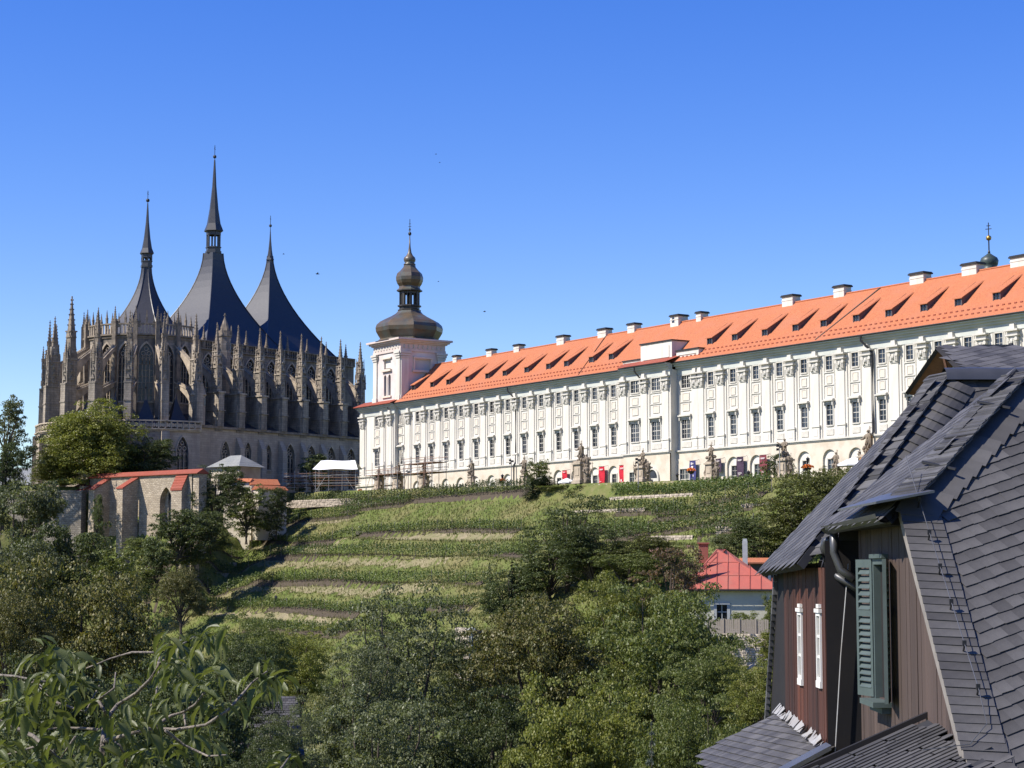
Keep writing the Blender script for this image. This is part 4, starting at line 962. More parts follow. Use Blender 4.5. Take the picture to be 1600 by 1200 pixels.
# ridge turret far along
ut, wt2 = 0, -15.0; ut = fac(1546, 420, wt2)[0]
g = lambda y: fac(1546, y, wt2)[1]
zt0 = g(440); tu = MB(); tu.lathe((0, 0, 0), [(1.0, 0), (1.0, g(428) - zt0), (1.7, g(424) - zt0), (1.5, g(421) - zt0), (1.0, g(419) - zt0), (1.3, g(414) - zt0), (1.42, g(408) - zt0), (1.2, g(403) - zt0), (.6, g(399) - zt0), (.22, g(396) - zt0)], 12)
to = tu.build('ridge_turret', M['patina'], col_, True, loc=fp(ut, wt2, zt0))
tn = MB(); tn.lathe((0, 0, g(397) - zt0), [(.14, 0), (.2, .3), (.1, .6), (.1, 2.3)], 8); tn.box((0, 0, g(374) - zt0), (.1, .1, 2.6)); tn.box((0, 0, g(358) - zt0), (.9, .1, .1), .5); tn.box((0, 0, g(353) - zt0), (.6, .1, .1), .5); tn.build('cross', M['iron'], to)
tb = MB(); tb.lathe((0, 0, g(376) - zt0), [(.05, 0), (.34, .15), (.42, .42), (.34, .7), (.05, .85)], 10); tb.build('ball', M['gold'], to, True)
# ================================================================== walls and small buildings on the hill
def along(o, d, px, z=10.0):
    """distance along direction d from plan point o at which a point shows at pixel column px"""
    k = (px - 800) / F
    return (k * (o.y * CT + z * ST) - o.x) / (d.x - k * d.y * CT)
# ---- ruined chapel front with tile-capped buttresses
CO = W(140, 800, 393); CZ = -2.0
chap = thing('chapel_wall', 'tall pale rubble wall with pointed niches and sloping red-tiled buttresses below the church', 'wall', (CO.x, CO.y, CZ), math.atan2(-0.63, 0.777))
CD = Vector((0.777, -0.63, 0))
Lc = along(CO, CD, 299)
cl = lambda u, w, z: (u, -w, z - CZ)
ZT = 18.5
ux = lambda px: along(CO, CD, px, 12)
holes = [arch(3.6, 5.5, 13.2, 16.2, 6, u) for u in (ux(160), ux(208), ux(259))]
MB().wall([(0, -2), (Lc, -2), (Lc, ZT), (0, ZT)], holes, lambda a, z, d: cl(a, -d, z), 1.3).build('wall', M['rubble_warm'], chap)
bk = MB(); bk.span(cl(.2, -1.3, -2), cl(Lc, -2.2, ZT)); bk.build('niche_back', M['rubble_warm'], chap)
u3 = ux(262); gw = MB(); gw.add([cl(u3 - 1.3, -1.27, 7), cl(u3 + 1.3, -1.27, 7), cl(u3 + 1.3, -1.27, 15), cl(u3 - 1.3, -1.27, 15)], [(0, 1, 2, 3)]); go_ = gw.build('window', M['gothic_glass'], chap)
lt = MB()
for k in range(4): lt.span(cl(u3 - 1.0 + k * .65, -1.25, 7), cl(u3 - .92 + k * .65, -1.18, 15))
for k in range(8): lt.span(cl(u3 - 1.3, -1.25, 7.5 + k), cl(u3 + 1.3, -1.2, 7.57 + k))
lt.build('lattice', M['pipe'], go_)
for px, dp, zt, bw in ((172, 4.0, 18.2, 1.7), (216.5, 4.0, 18.2, 1.7), (290, 1.5, 18.4, 3.0)):
    u = ux(px) - 1.0; b = MB(); b.prism([(0, -2), (dp, -2), (dp, 16.0 if dp > 2 else 15.6), (0, zt)], lambda a, z, d: cl(u + d, a, z), -bw / 2, bw / 2)
    if dp > 2: b.span(cl(u - bw / 2 - .1, -.1, 9.6), cl(u + bw / 2 + .1, dp + .15, 9.85))
    o = b.build('buttress', M['rubble_warm'], chap)
    zf = 16.0 if dp > 2 else 15.6
    c = MB(); n = 5
    for i in range(n):
        a0, a1 = dp * i / n, dp * (i + 1) / n; z0 = zt + (zf - zt) * i / n; z1 = zt + (zf - zt) * (i + 1) / n
        c.prism([(a0, z0 + .02), (a1 + .15, z1 + .02 - (zt - zf) / dp * .15), (a1 + .15, z1 + .16), (a0, z0 + .16 + .05)], lambda a, z, d: cl(u + d, a, z), -bw / 2 - .18, bw / 2 + .18)
    c.build('tile_cap', M['tile_red'], o)
rc = MB(); rc.prism([(-2.6, ZT + .05), (.45, ZT + .05), (.45, ZT + .2), (-1.1, ZT + 1.05), (-2.6, ZT + .2)], lambda a, z, d: cl(d, a, z), -.3, Lc + 2.0); rc.build('tile_cap', M['tile_red'], chap)
ew = MB(); ew.span(cl(Lc - .01, -2.2, 2.5), cl(Lc + 1.8, -.2, ZT)); ew.span(cl(-1.5, -2.0, -2), cl(.01, 1.6, 17.0)); ew.build('end_pier', M['rubble_warm'], chap)
ar_ = MB(); p = [cl(-5.5, 2.2, 16.1), cl(.4, 2.2, 16.1), cl(.4, -1.8, 18.0), cl(-4.6, -1.8, 18.0)]; ar_.add(p + [(x, y, z - .2) for x, y, z in p], [(0, 1, 2, 3), (0, 4, 5, 1), (1, 5, 6, 2), (2, 6, 7, 3), (3, 7, 4, 0), (7, 6, 5, 4)]); ar_.build('annex_roof', M['tile_red'], chap)
an = MB(); an.span(cl(-5.2, -1.7, -2), cl(.1, 1.9, 16.0)); an.build('annex', M['rubble'], chap)
# ---- grey rubble retaining wall to the left
a0, a1 = W(46, 780, 391), W(131, 780, 388)
gw_ = thing('retaining_wall', 'grey rubble retaining wall under the church terrace at the left, striped by a tree shadow', 'wall', (a0.x, a0.y, -2))
L_ = (a1 - a0).length; d_ = (a1 - a0).normalized(); rz_ = math.atan2(d_.y, d_.x); gw_.rotation_euler = (0, 0, rz_)
b = MB(); b.box((L_ / 2 - 4, 0, 0), (L_ + 8, 2.2, 17.6)); b.build('wall', M['rubble'], gw_)
b = MB(); rnd = random.Random(8)
x = -8.0
while x < L_: w = rnd.uniform(.5, 1.0); b.box((x + w / 2, 0, 17.6), (w - .04, 2.4, rnd.uniform(.18, .34))); x += w
b.build('coping_stones', M['rubble'], gw_)['kind'] = 'stuff'
# ---- low hut with a hipped slate roof, and its tile-capped garden walls
HO = W(368, 765, 405)
hut = thing('garden_pavilion', 'small plastered pavilion with a pale hipped slate roof in front of the church', 'pavilion', (HO.x, HO.y, 15.5), FROT + .35)
b = MB(); b.wall([(-4.1, 0), (4.1, 0), (4.1, 6.2), (-4.1, 6.2)], [rarch(1.7, 1.6, 3.6, 8, -1.2)], lambda a, z, d: (a, -3.2 + d, z), .5); b.span((-4.1, -2.6, 0), (4.1, 3.2, 6.2)); b.add([(4.1, -3.2, 0), (4.1, 3.2, 0), (4.1, 3.2, 6.2), (4.1, -3.2, 6.2), (-4.1, -3.2, 0), (-4.1, 3.2, 0), (-4.1, 3.2, 6.2), (-4.1, -3.2, 6.2)], [(0, 1, 2, 3), (4, 7, 6, 5)])
b.build('wall', M['cream'], hut)
MB().add([(-2.1, -2.62, 1.6), (-.3, -2.62, 1.6), (-.3, -2.62, 4.6), (-2.1, -2.62, 4.6)], [(0, 1, 2, 3)]).build('doorway', M['glass'], hut)
M['slate_pale'] = tile_mat('pale_slate', (0.26, 0.27, 0.26), (0.20, 0.21, 0.21), (0.30, 0.30, 0.27), .35, .3)
b = MB(); e = .75; b.add([(-4.1 - e, -3.2 - e, 5.95), (4.1 + e, -3.2 - e, 5.95), (4.1 + e, 3.2 + e, 5.95), (-4.1 - e, 3.2 + e, 5.95), (-1.6, 0, 8.5), (1.6, 0, 8.5)], [(0, 1, 5, 4), (1, 2, 5), (2, 3, 4, 5), (3, 0, 4), (3, 2, 1, 0)]); b.build('roof', M['slate_pale'], hut)
def capped_wall(pxa, pxb, Ya, Yb, zb, zt, th, lab):
    A, B = W(pxa, 760, Ya), W(pxb, 760, Yb); d = (B - A); d.z = 0; L = d.length; t = thing('garden_wall', lab, 'wall', (A.x, A.y, zb), math.atan2(d.y, d.x))
    b = MB(); b.span((0, -th / 2, 0), (L, th / 2, zt - zb)); b.build('wall', M['cream'], t)
    c = MB(); c.prism([(-th / 2 - .35, zt - zb + .02), (th / 2 + .35, zt - zb + .02), (th / 2 + .35, zt - zb + .12), (0, zt - zb + th * .45 + .2), (-th / 2 - .35, zt - zb + .12)], lambda a, z, d_: (d_, a, z), -.2, L + .2); c.build('tile_cap', M['tile'], t); return t
capped_wall(352, 393, 398, 396, 4, 17.9, 1.4, 'plastered garden wall with orange tile cap below the slate-roofed pavilion')
capped_wall(389, 432, 396, 399, 6, 17.3, 2.6, 'low garden wall with a broad orange tile cap, right of the pavilion')
capped_wall(400, 444, 392, 398, 6, 16.2, 1.6, 'lowest tile-capped garden wall stepping down beside the vines')
# ---- distant hall roof at the far left
HB = W(15, 750, 520); t = thing('hall', 'distant grey building with pale slate roof behind the left edge trees', 'building', (HB.x, HB.y, 17))
b = MB(); b.span((-30, -8, 0), (16, 8, 5.5)); b.build('wall', M['stone_pale'], t); b = MB(); b.prism([(-9, 5.4), (9, 5.4), (0, 10.4)], lambda a, z, d: (d, a, z), -31, 17); b.build('roof', M['slate_pale'], t)
b = MB()
for k in range(12): b.span((-28 + 3.6 * k, -8.06, 1.4), (-26.6 + 3.6 * k, -7.95, 3.8))
b.build('windows', M['glass'], t)['kind'] = 'stuff'

# ================================================================== things on the college terrace
WTER = 9.6
def ter(px, w=WTER): u = U(px, w); p = FW(u, w, base_u(u)); return p, u
def zat(px, py, w=WTER): return fac(px, py, w)[1]
# parapet along the terrace edge
for (xa, xb, lab) in ((600, 812, 'low pale parapet along the terrace in front of the left college wing'), (930, 1196, 'low pale parapet along the terrace between the statues'), (1240, 1345, 'short terrace parapet near the parasols')):
    A, ua = ter(xa, 10.6); B, ub = ter(xb, 10.6); t = thing('parapet', lab, 'parapet', (A.x, A.y, A.z - 1.15), FROT)
    b = MB(); n = 8
    for i in range(n):
        x0, x1 = (ub - ua) * i / n, (ub - ua) * (i + 1) / n; dz = base_u(ua + x1) - base_u(ua)
        b.span((x0, -.25, -1.4 + dz), (x1 - .02, .25, .85 + dz)); b.span((x0, -.34, .85 + dz), (x1 - .03, .34, 1.0 + dz))
    b.build('wall', M['plinth'], t)
def figure(seed, h=2.6, lean=0.0, arm=1, staff=False, kneel=False):
    """robed stone saint, feet on z = 0"""
    r = random.Random(seed); b = MB(); n = 12; rings = []; hh = h
    lv = [(0, .34), (.06, .36), (.2, .30), (.36, .27), (.5, .25), (.6, .25), (.7, .27), (.79, .29), (.83, .2), (.86, .085), (.885, .08)]
    ph = r.uniform(0, 6)
    for f, k in lv:
        R = k * h * .52; sx = lean * math.sin(f * 3.0) * h * .12
        rings.append([(sx + R * 1.05 * math.cos(2 * math.pi * j / n) * (1 + .13 * math.sin(3 * j + ph + f * 4) * (1 if f < .75 else .2)), R * .72 * math.sin(2 * math.pi * j / n) * (1 + .13 * math.cos(4 * j + ph - f * 5) * (1 if f < .75 else .2)), f * hh) for j in range(n)])
    b.loft(rings); hx = lean * math.sin(.9 * 3) * h * .12
    b.lathe((hx, -.01 * h, h * .88), [(.02 * h, 0), (.055 * h, .02 * h), (.062 * h, .06 * h), (.05 * h, .10 * h), (.01 * h, .125 * h)], 9)
    b.box((hx, -.06 * h, h * .925), (.02 * h, .03 * h, .025 * h))
    s = .135 * h
    for sd in (-1, 1):
        up = arm if sd == 1 else 0
        el = (hx + sd * s * 1.55, -.06 * h, h * (.64 + .06 * up)); hd = (hx + sd * s * (1.2 + .9 * up), -.2 * h, h * (.60 + .22 * up))
        b.tube([(hx + sd * s * .8, 0, h * .785), el, hd], [.055 * h, .05 * h, .03 * h], 7); b.lathe((hd[0], hd[1], hd[2] - .02 * h), [(.012 * h, 0), (.03 * h, .02 * h), (.012 * h, .05 * h)], 6)
    if staff: b.tube([(hx + s * 2.2, -.18 * h, 0), (hx + s * 1.9, -.18 * h, h * 1.12)], .018 * h, 5); b.box((hx + s * 1.9, -.18 * h, h * 1.03), (.14 * h, .02 * h, .02 * h))
    for k in range(7): b.box((r.uniform(-.14, .14) * h, -.11 * h, r.uniform(.05, .55) * h), (.05 * h, .08 * h, .22 * h), r.uniform(0, 1), top=.4)
    return b
def pedestal(h, w):
    b = MB(); b.box((0, 0, 0), (w * 1.35, w * 1.3, h * .14)); b.box((0, 0, h * .14), (w * 1.15, w * 1.1, h * .1), top=.87); b.box((0, 0, h * .24), (w, w * .95, h * .56)); b.box((0, 0, h * .8), (w * 1.12, w * 1.06, h * .05)); b.box((0, 0, h * .85), (w * 1.35, w * 1.28, h * .09)); b.box((0, 0, h * .94), (w * 1.1, w, h * .06))
    b.box((0, -w * .5, h * .36), (w * .62, .08, h * .32)); return b
FIGS = [figure(1, 1, .6, 1).mesh('figure', M['statue'], True), figure(2, 1, -.5, 0, True).mesh('figure', M['statue'], True), figure(3, 1, .3, 1, True).mesh('figure', M['statue'], True)]
def statue(px, ytop, lab, kind=0, frac=.5, w=WTER, side=(), flip=False, wd=1.7, pxs=None):
    p, u = ter(px, w); H = zat(px, ytop, w) - p.z; hp = H * (1 - frac); hf = H * frac
    t = thing('statue', lab, 'statue', p, FROT, 'baroque sandstone statues along the terrace')
    pedestal(hp, wd * .85).build('pedestal', M['plinth'], t)
    f = link('figure', FIGS[kind], t, (0, 0, hp - .02)); f.scale = ((-1 if flip else 1) * hf * 1.15, hf * 1.15, hf)
    for dx, dy, z, s, k in side:
        f = link('attendant_figure', FIGS[k], t, (dx, dy, z * hp - .02)); f.scale = (s, s, s); f.rotation_euler = (0, 0, dx * .4)
    # carved base flanks and clouds of drapery
    b = MB(); r = random.Random(px)
    for k in range(14): b.lathe((r.uniform(-.7, .7) * wd * .6, r.uniform(-.5, .3), hp + r.uniform(-.1, .25) * hf), [(.02, 0), (.26, .12), (.3, .3), (.15, .5), (.02, .55)], 6)
    for s in (-1, 1): b.tube([(s * wd * .62, -.2, hp * .2), (s * wd * .85, -.25, hp * .4), (s * wd * .62, -.2, hp * .85)], [.34, .26, .2], 7)
    b.build('carving', M['statue'], t); return t
statue(737, 719, 'slim statue with raised arm standing at the left wing, right of the scaffold', 0, .58, wd=1.2)
statue(820, 714, 'tall draped statue half hidden by the juniper at the terrace edge', 1, .62, wd=1.4)
statue(908, 692, 'largest statue group with two figures on a tall pedestal left of the red banners', 2, .45, side=((1.9, -.3, .55, 2.9, 0), (2.6, -.5, .0, 3.3, 1), (-1.5, -.4, .62, 1.5, 1)), wd=2.2)
statue(1005, 703, 'statue group with kneeling attendants beside the round-headed doorway', 1, .5, side=((1.7, -.4, .55, 2.0, 0), (-1.6, -.4, .5, 1.9, 2)), wd=2.0)
statue(1112, 694, 'statue on a squared pedestal between the blue and plum banners', 1, .5, side=((1.5, -.4, .55, 1.5, 2), (1.6, -.5, .0, 2.4, 0)), wd=1.7)
statue(1227, 685, 'seated-looking statue rising above the round terrace bush', 0, .5, side=((1.2, -.3, .6, 1.7, 1),), wd=1.8, flip=True)
statue(1357, 671, 'rightmost statue, a robed bishop beside the thick downpipe', 2, .55, side=((-1.5, -.3, .7, 1.7, 0), (1.5, -.3, .7, 1.6, 1)), wd=2.0)
statue(1307, 706, 'short rust-brown draped figure before the wall left of the parasols', 1, .75, wd=1.0)
statue(622, 722, 'ornate statue wrapped by the scaffold ladders at the tower bay', 0, .5, w=9.6, side=((1.3, -.3, .5, 1.8, 2),), wd=1.9)
statue(593, 730, 'statue under repair on the left end of the scaffold', 1, .45, w=9.6, wd=1.8)
statue(663, 722, 'dark statue in the right half of the long scaffold', 2, .5, w=9.6, wd=1.8)
for px, yt, lab in ((468, 728, 'pale statue in the leftmost scaffold below the church'), (528, 732, 'statue under the white tarpaulin roof of the scaffold')):
    p = hit(px, 767, 380); H = (890 - yt) / 3000 * p.y - p.z; t = thing('statue', lab, 'statue', p, FROT, 'baroque sandstone statues along the terrace'); pedestal(H * .4, 1.6).build('pedestal', M['plinth'], t); f = link('figure', FIGS[0], t, (0, 0, H * .4)); f.scale = (H * .66, H * .66, H * .6)
# ---- scaffolds
def scaffold(o, rz, L, D, H, levels, lab, ladder=None, tarp=False, rail=True):
    t = thing('scaffold', lab, 'scaffold', o, rz, 'scaffolds round the statues')
    n = max(2, int(L / 2.6) + 1)
    for i in range(n):
        for y in (-D / 2, D / 2): MB().tube([(L * i / (n - 1) - L / 2, y, 0), (L * i / (n - 1) - L / 2, y, H)], .06, 5).build('upright', M['steel'], t)
    for z in levels:
        b = MB(); b.span((-L / 2 - .3, -D / 2, z), (L / 2 + .3, D / 2, z + .1)); b.build('deck', M['board'], t)
        for dz in (.55, 1.1):
            for y in (-D / 2, D / 2): MB().tube([(-L / 2 - .5, y, z + dz), (L / 2 + .5, y, z + dz)], .055, 5).build('rail', M['board'] if dz > .6 else M['steel'], t)
    b = MB(); b.tube([(-L / 2, -D / 2, 0), (-L / 2 + 2, -D / 2, levels[-1])], .05, 5); b.tube([(L / 2, -D / 2, 0), (L / 2 - 2, -D / 2, levels[-1])], .05, 5); b.build('brace', M['steel'], t)
    for lx in ladder or ():
        b = MB()
        for s in (-.24, .24): b.tube([(lx + s, -D / 2 - .15, 0), (lx + s + .5, -D / 2 - .1, levels[-1] + 1.1)], .045, 5)
        for k in range(int((levels[-1] + 1) / .42)): zz_ = .3 + .42 * k; b.tube([(lx - .24 + .5 * zz_ / (levels[-1] + 1.1), -D / 2 - .14, zz_), (lx + .24 + .5 * zz_ / (levels[-1] + 1.1), -D / 2 - .14, zz_)], .03, 4)
        b.build('ladder', M['board'], t)
    if tarp:
        b = MB(); nn = 8; rr = []
        for i in range(nn + 1):
            f = i / nn; rr.append([(-L / 2 - .6 + 1.5 * (1 - abs(1 - 2 * 0)) + (L + 1.2) * f, -D / 2 - .5, H + .05 - .1 * math.sin(f * 9)), (-L / 2 + .7 + (L - 1.2) * f, 0, H + 2.0 + .08 * math.sin(f * 7)), (-L / 2 - .6 + (L + 1.2) * f, D / 2 + .5, H + .05 + .1 * math.sin(f * 8))])
        b.loft(rr, closed=False); b.build('tarpaulin', M['sheet'], t)
    return t
p = hit(472, 769, 380); scaffold(p, -.15, 8.0, 3.0, 4.6, (1.3, 3.0), 'open scaffold without a roof, leftmost below the church')
p = hit(527, 769, 380); scaffold(p, -.15, 8.6, 3.4, 4.7, (1.3, 3.0), 'scaffold with a white tarpaulin roof beside the round tree', tarp=True)
p, u = ter(607, 9.6); scaffold(p, FROT, 13, 3.2, 5.6, (3.0,), 'long scaffold with ladders around the statues at the tower bay', ladder=(-1.5, 2.5))
p, u = ter(664, 9.6); scaffold(p, FROT, 11, 3.2, 6.4, (3.0, 4.9), 'scaffold with a leaning ladder in front of the first plain windows', ladder=(2.4,))
# ---- banners hung from brackets
def banner(px, y0, y1, wd, m, lab, prints=()):
    u, zt = fac(px, y0, 1.2); zb = fac(px, y1, 1.2)[1]; H = zt - zb
    t = thing('banner', lab, 'banner', FW(u, .55, zb), FROT, 'hanging banners on the college ground floor')
    b = MB(); n = 8; rr = [[(-wd / 2 + wd * j / 4, -.35 + .06 * math.sin(i * .9 + j), H * i / n) for j in range(5)] for i in range(n + 1)]
    back = [[(x, y + .02, z) for x, y, z in r] for r in rr]
    b.loft(rr, closed=False); b.loft(back, closed=False); b.build('cloth', M[m], t)
    b = MB(); b.tube([(-wd / 2 - .1, -.35, H + .03), (wd / 2 + .25, -.35, H + .03)], .03, 5); b.tube([(wd / 2 + .2, -.35, H + .03), (wd / 2 + .2, .25, H + .2)], .03, 5); b.build('bracket', M['iron'], t)
    if prints:
        b = MB()
        for x0, z0, x1, z1 in prints: b.span((wd * (x0 - .5), -.47, H * z0), (wd * (x1 - .5), -.45, H * z1))
        b.build('print', M['print_white'], t)
RP_ = [(.2, .84, .8, .87), (.25, .80, .75, .82), (.2, .16, .5, .18), (.2, .11, .7, .13)]
banner(880, 735, 752, 1.5, 'red_cloth', 'leftmost red banner, half hidden by the large statue group', RP_[:2])
banner(938, 729, 757, 1.75, 'red_cloth', 'red banner just right of the large statue group', RP_[:3])
banner(970, 727, 756, 1.75, 'red_cloth', 'red banner nearest the round-headed doorway', RP_[:2] + [(.3, .15, .5, .24), (.25, .1, .7, .12)])
banner(1080, 720, 751, 1.7, 'blue_cloth', 'blue picture banner behind the orange flower basket', [(.3, .80, .45, .92), (.55, .82, .68, .9), (.35, .62, .65, .74), (.3, .2, .4, .3), (.6, .2, .7, .3)])
banner(1120, 717, 738, 1.5, 'plum_cloth', 'dark plum banner partly behind the statue with squared pedestal', RP_[:2])
banner(1154, 714, 745, 1.75, 'plum_cloth', 'dark plum banner in full view left of the wine-red one', RP_[:2] + [(.25, .2, .8, .215), (.25, .16, .8, .175), (.3, .1, .6, .12)])
banner(1190, 711, 742, 1.75, 'wine_cloth', 'wine-red banner beside the round terrace bush', RP_[:2] + [(.25, .18, .7, .195), (.25, .13, .7, .145)])
# ---- lamps, floodlights, flower baskets
def flood(px, yt, lab, w=11.0, heads=3):
    p, u = ter(px, w); H = zat(px, yt, w) - p.z + 1.5; t = thing('floodlight_pole', lab, 'floodlight', (p.x, p.y, p.z - 1.5), FROT, 'floodlight poles along the terrace')
    b = MB(); b.lathe((0, 0, 0), [(.14, 0), (.12, .4), (.09, .5), (.07, H - .2)], 8); b.build('pole', M['steel'], t)
    for k in range(heads):
        b = MB(); s = (-1, 1, -1)[k]; b.box((s * .35, -.05, H - .3 - .55 * (k // 2) - .2 * (k % 2)), (.45, .35, .34), s * .4); b.box((s * .14, 0, H - .2 - .55 * (k // 2) - .2 * (k % 2)), (.3, .08, .08)); b.build('lamp_head', M['iron'], t)
flood(638, 735, 'short floodlight pole inside the scaffold area'); flood(799, 718, 'floodlight pole left of the juniper'); flood(997, 716, 'tall floodlight pole in front of the doorway', w=13.0); flood(1218, 695, 'floodlight pole rising out of the round terrace bush')
def lantern_post(px, yt, lab, basket=False, w=9.0):
    p, u = ter(px, w); H = zat(px, yt, w) - p.z; t = thing('street_lantern', lab, 'street lamp', p, FROT, 'lantern posts on the terrace')
    b = MB(); b.lathe((0, 0, 0), [(.2, 0), (.18, .5), (.08, .7), (.06, H - 1.0)], 8); b.build('pole', M['iron'], t)
    b = MB(); b.lathe((0, 0, H - 1.0), [(.1, 0), (.16, .05), (.26, .6)], 6); b.build('lantern_glass', M['glass'], t)
    b = MB(); b.lathe((0, 0, H - .42), [(.36, 0), (.2, .2), (.06, .26), (.03, .42)], 6); b.build('lantern_cap', M['iron'], t)
lantern_post(785, 740, 'lantern post with pointed cap in front of the left wing')
lantern_post(1262, 713, 'lantern post above an orange flower basket')
lantern_post(1058, 738, 'squat lantern post at the shadowed corner of the middle bay'); lantern_post(1169, 734, 'dark lantern post between plum and wine banners')
def basket(px, py, w, lab, r=.75):
    u, z = fac(px, py, w); t = thing('flower_stand', lab, 'flower stand', FW(u, w, base_u(u)), FROT, 'orange flower stands'); h = z - base_u(u)
    b = MB(); b.lathe((0, 0, 0), [(.25, 0), (.06, .1), (.05, h - .3)], 6); b.build('stand', M['iron'], t)
    b = MB(); b.lathe((0, 0, h - .5), [(.2, 0), (.5, .25), (.6, .5)], 9); b.build('bowl', M['iron'], t)
    b = MB(); rnd = random.Random(px)
    for k in range(120):
        a = rnd.uniform(0, 6.28); rr_ = r * math.sqrt(rnd.random()); z_ = h - .05 + .55 * math.sqrt(max(0, 1 - (rr_ / r) ** 2)) * rnd.uniform(.5, 1); c = Vector((rr_ * math.cos(a), rr_ * math.sin(a), z_)); n_ = Vector((rnd.gauss(0, 1), rnd.gauss(0, 1), rnd.gauss(.6, 1))).normalized(); q = n_.to_track_quat('Z', 'Y')
        b.add([c + q @ Vector(v) for v in ((-.1, -.1, 0), (.1, -.1, 0), (.1, .1, .04), (-.1, .1, .04))], [(0, 1, 2, 3)])
    b.build('flowers', M['petal'], t)
basket(1080, 736, 8.5, 'orange flower stand in front of the blue banner'); basket(1262, 731, 9.2, 'orange flower stand in front of the wide ground-floor window', .95); basket(785, 752, 9.5, 'dull flower stand under the left wing lantern', .6); basket(563, 768, 10.0, 'low flower stand at the corner of the tower plinth', .5)
# ---- parasols
def parasol(px, py, w, r, m, lab):
    u, z = fac(px, py, w); t = thing('parasol', lab, 'parasol', FW(u, w, base_u(u)), FROT); h = z - base_u(u)
    b = MB(); b.lathe((0, 0, 0), [(.3, 0), (.3, .1), (.05, .12), (.05, h)], 8); b.build('pole', M['steel'], t)
    b = MB(); b.lathe((0, 0, 0), [(r, h - r * .42), (r * .5, h - r * .18), (.08, h)], 8, rad(22)); b.build('canopy', M[m], t)
    b = MB(); b.loft([[(r * math.cos(rad(22 + 45 * k)), r * math.sin(rad(22 + 45 * k)), h - r * .42 - dz) for k in range(8)] for dz in (0, .25)], cap=False); b.build('valance', M[m], t)
parasol(1335, 714, 8.0, 2.6, 'sheet', 'wide white parasol at the terrace cafe'); parasol(1368, 706, 9.6, 2.4, 'orange', 'orange parasol cut off by the slate roof'); parasol(886, 747, 9.0, 1.6, 'sheet', 'small white awning behind the large statue group')
# ================================================================== house with the red sheet-metal roof
RO = W(1147, 985, 232)
rh = thing('house', 'small pale house with a red sheet-metal hipped roof below the vineyard', 'house', (RO.x, RO.y, -8.2), rad(-7))
M['pale_wall'] = mat('grey_green_limewash', (0.55, 0.53, 0.42), (0.49, 0.47, 0.375), .6, 5, .9, .15, 6)
M['red_sheet'] = mat('red_painted_sheet', (0.43, 0.11, 0.075), (0.36, 0.095, 0.068), 1.2, 5, .55, .1, 5, spec=.4, c3=(.38, .16, .11), scale3=.6, mix3=.5)
M['grey_paint'] = mat('grey_paint', (0.42, 0.43, 0.42), (.36, .37, .36), 2, 4, .7)
bw_, bd_ = 10.2, 11.0; ev = 5.75; rg = 10.6
b = MB()
b.wall([(-bw_ / 2, 0), (bw_ / 2, 0), (bw_ / 2, ev), (-bw_ / 2, ev)], [[(-1.95, 1.6), (-1.95, 4.1), (-.75, 4.1), (-.75, 1.6)], [(3.9, .3), (3.9, 2.6), (4.7, 2.6), (4.7, .3)]], lambda a, z, d: (a, -bd_ / 2 + d, z), .3)
b.add([(-bw_ / 2, -bd_ / 2, 0), (-bw_ / 2, bd_ / 2, 0), (-bw_ / 2, bd_ / 2, ev), (-bw_ / 2, -bd_ / 2, ev), (bw_ / 2, -bd_ / 2, 0), (bw_ / 2, bd_ / 2, 0), (bw_ / 2, bd_ / 2, ev), (bw_ / 2, -bd_ / 2, ev)], [(0, 1, 2, 3), (4, 5, 6, 7), (1, 5, 6, 2)])
b.build('wall', M['pale_wall'], rh)
o = MB().add([(-1.95, -bd_ / 2 + .28, 1.6), (-.75, -bd_ / 2 + .28, 1.6), (-.75, -bd_ / 2 + .28, 4.1), (-1.95, -bd_ / 2 + .28, 4.1)], [(0, 1, 2, 3)]).build('window', M['glass'], rh)
b = MB(); y = -bd_ / 2
for a, c in (((-2.3, 1.3), (-1.95, 4.45)), ((-.75, 1.3), (-.4, 4.45)), ((-1.95, 4.1), (-.75, 4.45)), ((-1.95, 1.3), (-.75, 1.6))): b.span((a[0], y - .07, a[1]), (c[0], y + .01, c[1]))
b.span((-1.4, y + .15, 1.6), (-1.3, y + .22, 4.1)); b.span((-1.95, y + .15, 3.2), (-.75, y + .22, 3.3)); b.build('window_frame', M['grey_paint'], o)
MB().add([(3.9, y + .28, .3), (4.7, y + .28, .3), (4.7, y + .28, 2.6), (3.9, y + .28, 2.6)], [(0, 1, 2, 3)]).build('side_door', M['lead'], rh)
b = MB(); b.span((-bw_ / 2 - .02, y - .06, 0), (-bw_ / 2 + .9, y + .0, ev - .2)); b.build('corner_strip', M['pale_wall'], rh)
b = MB(); b.span((-bw_ / 2 - .5, y - .5, ev), (bw_ / 2 + .5, bd_ / 2 + .5, ev + .12)); b.build('soffit', M['lead'], rh)
e = .7; A0 = Vector((-bw_ / 2 - e, y - e, ev + .14)); A1 = Vector((bw_ / 2 + e, y - e, ev + .14)); A2 = Vector((bw_ / 2 + e, bd_ / 2 + e, ev + .14)); A3 = Vector((-bw_ / 2 - e, bd_ / 2 + e, ev + .14)); R0 = Vector((-1.9, -1.0, rg)); R1 = Vector((-.9, 3.2, rg))
rfm = MB(); rfm.add([A0, A1, A2, A3, R0, R1], [(0, 1, 4), (1, 2, 5, 4), (2, 3, 5), (3, 0, 4, 5), (3, 2, 1, 0)]); roof_o = rfm.build('roof', M['red_sheet'], rh)
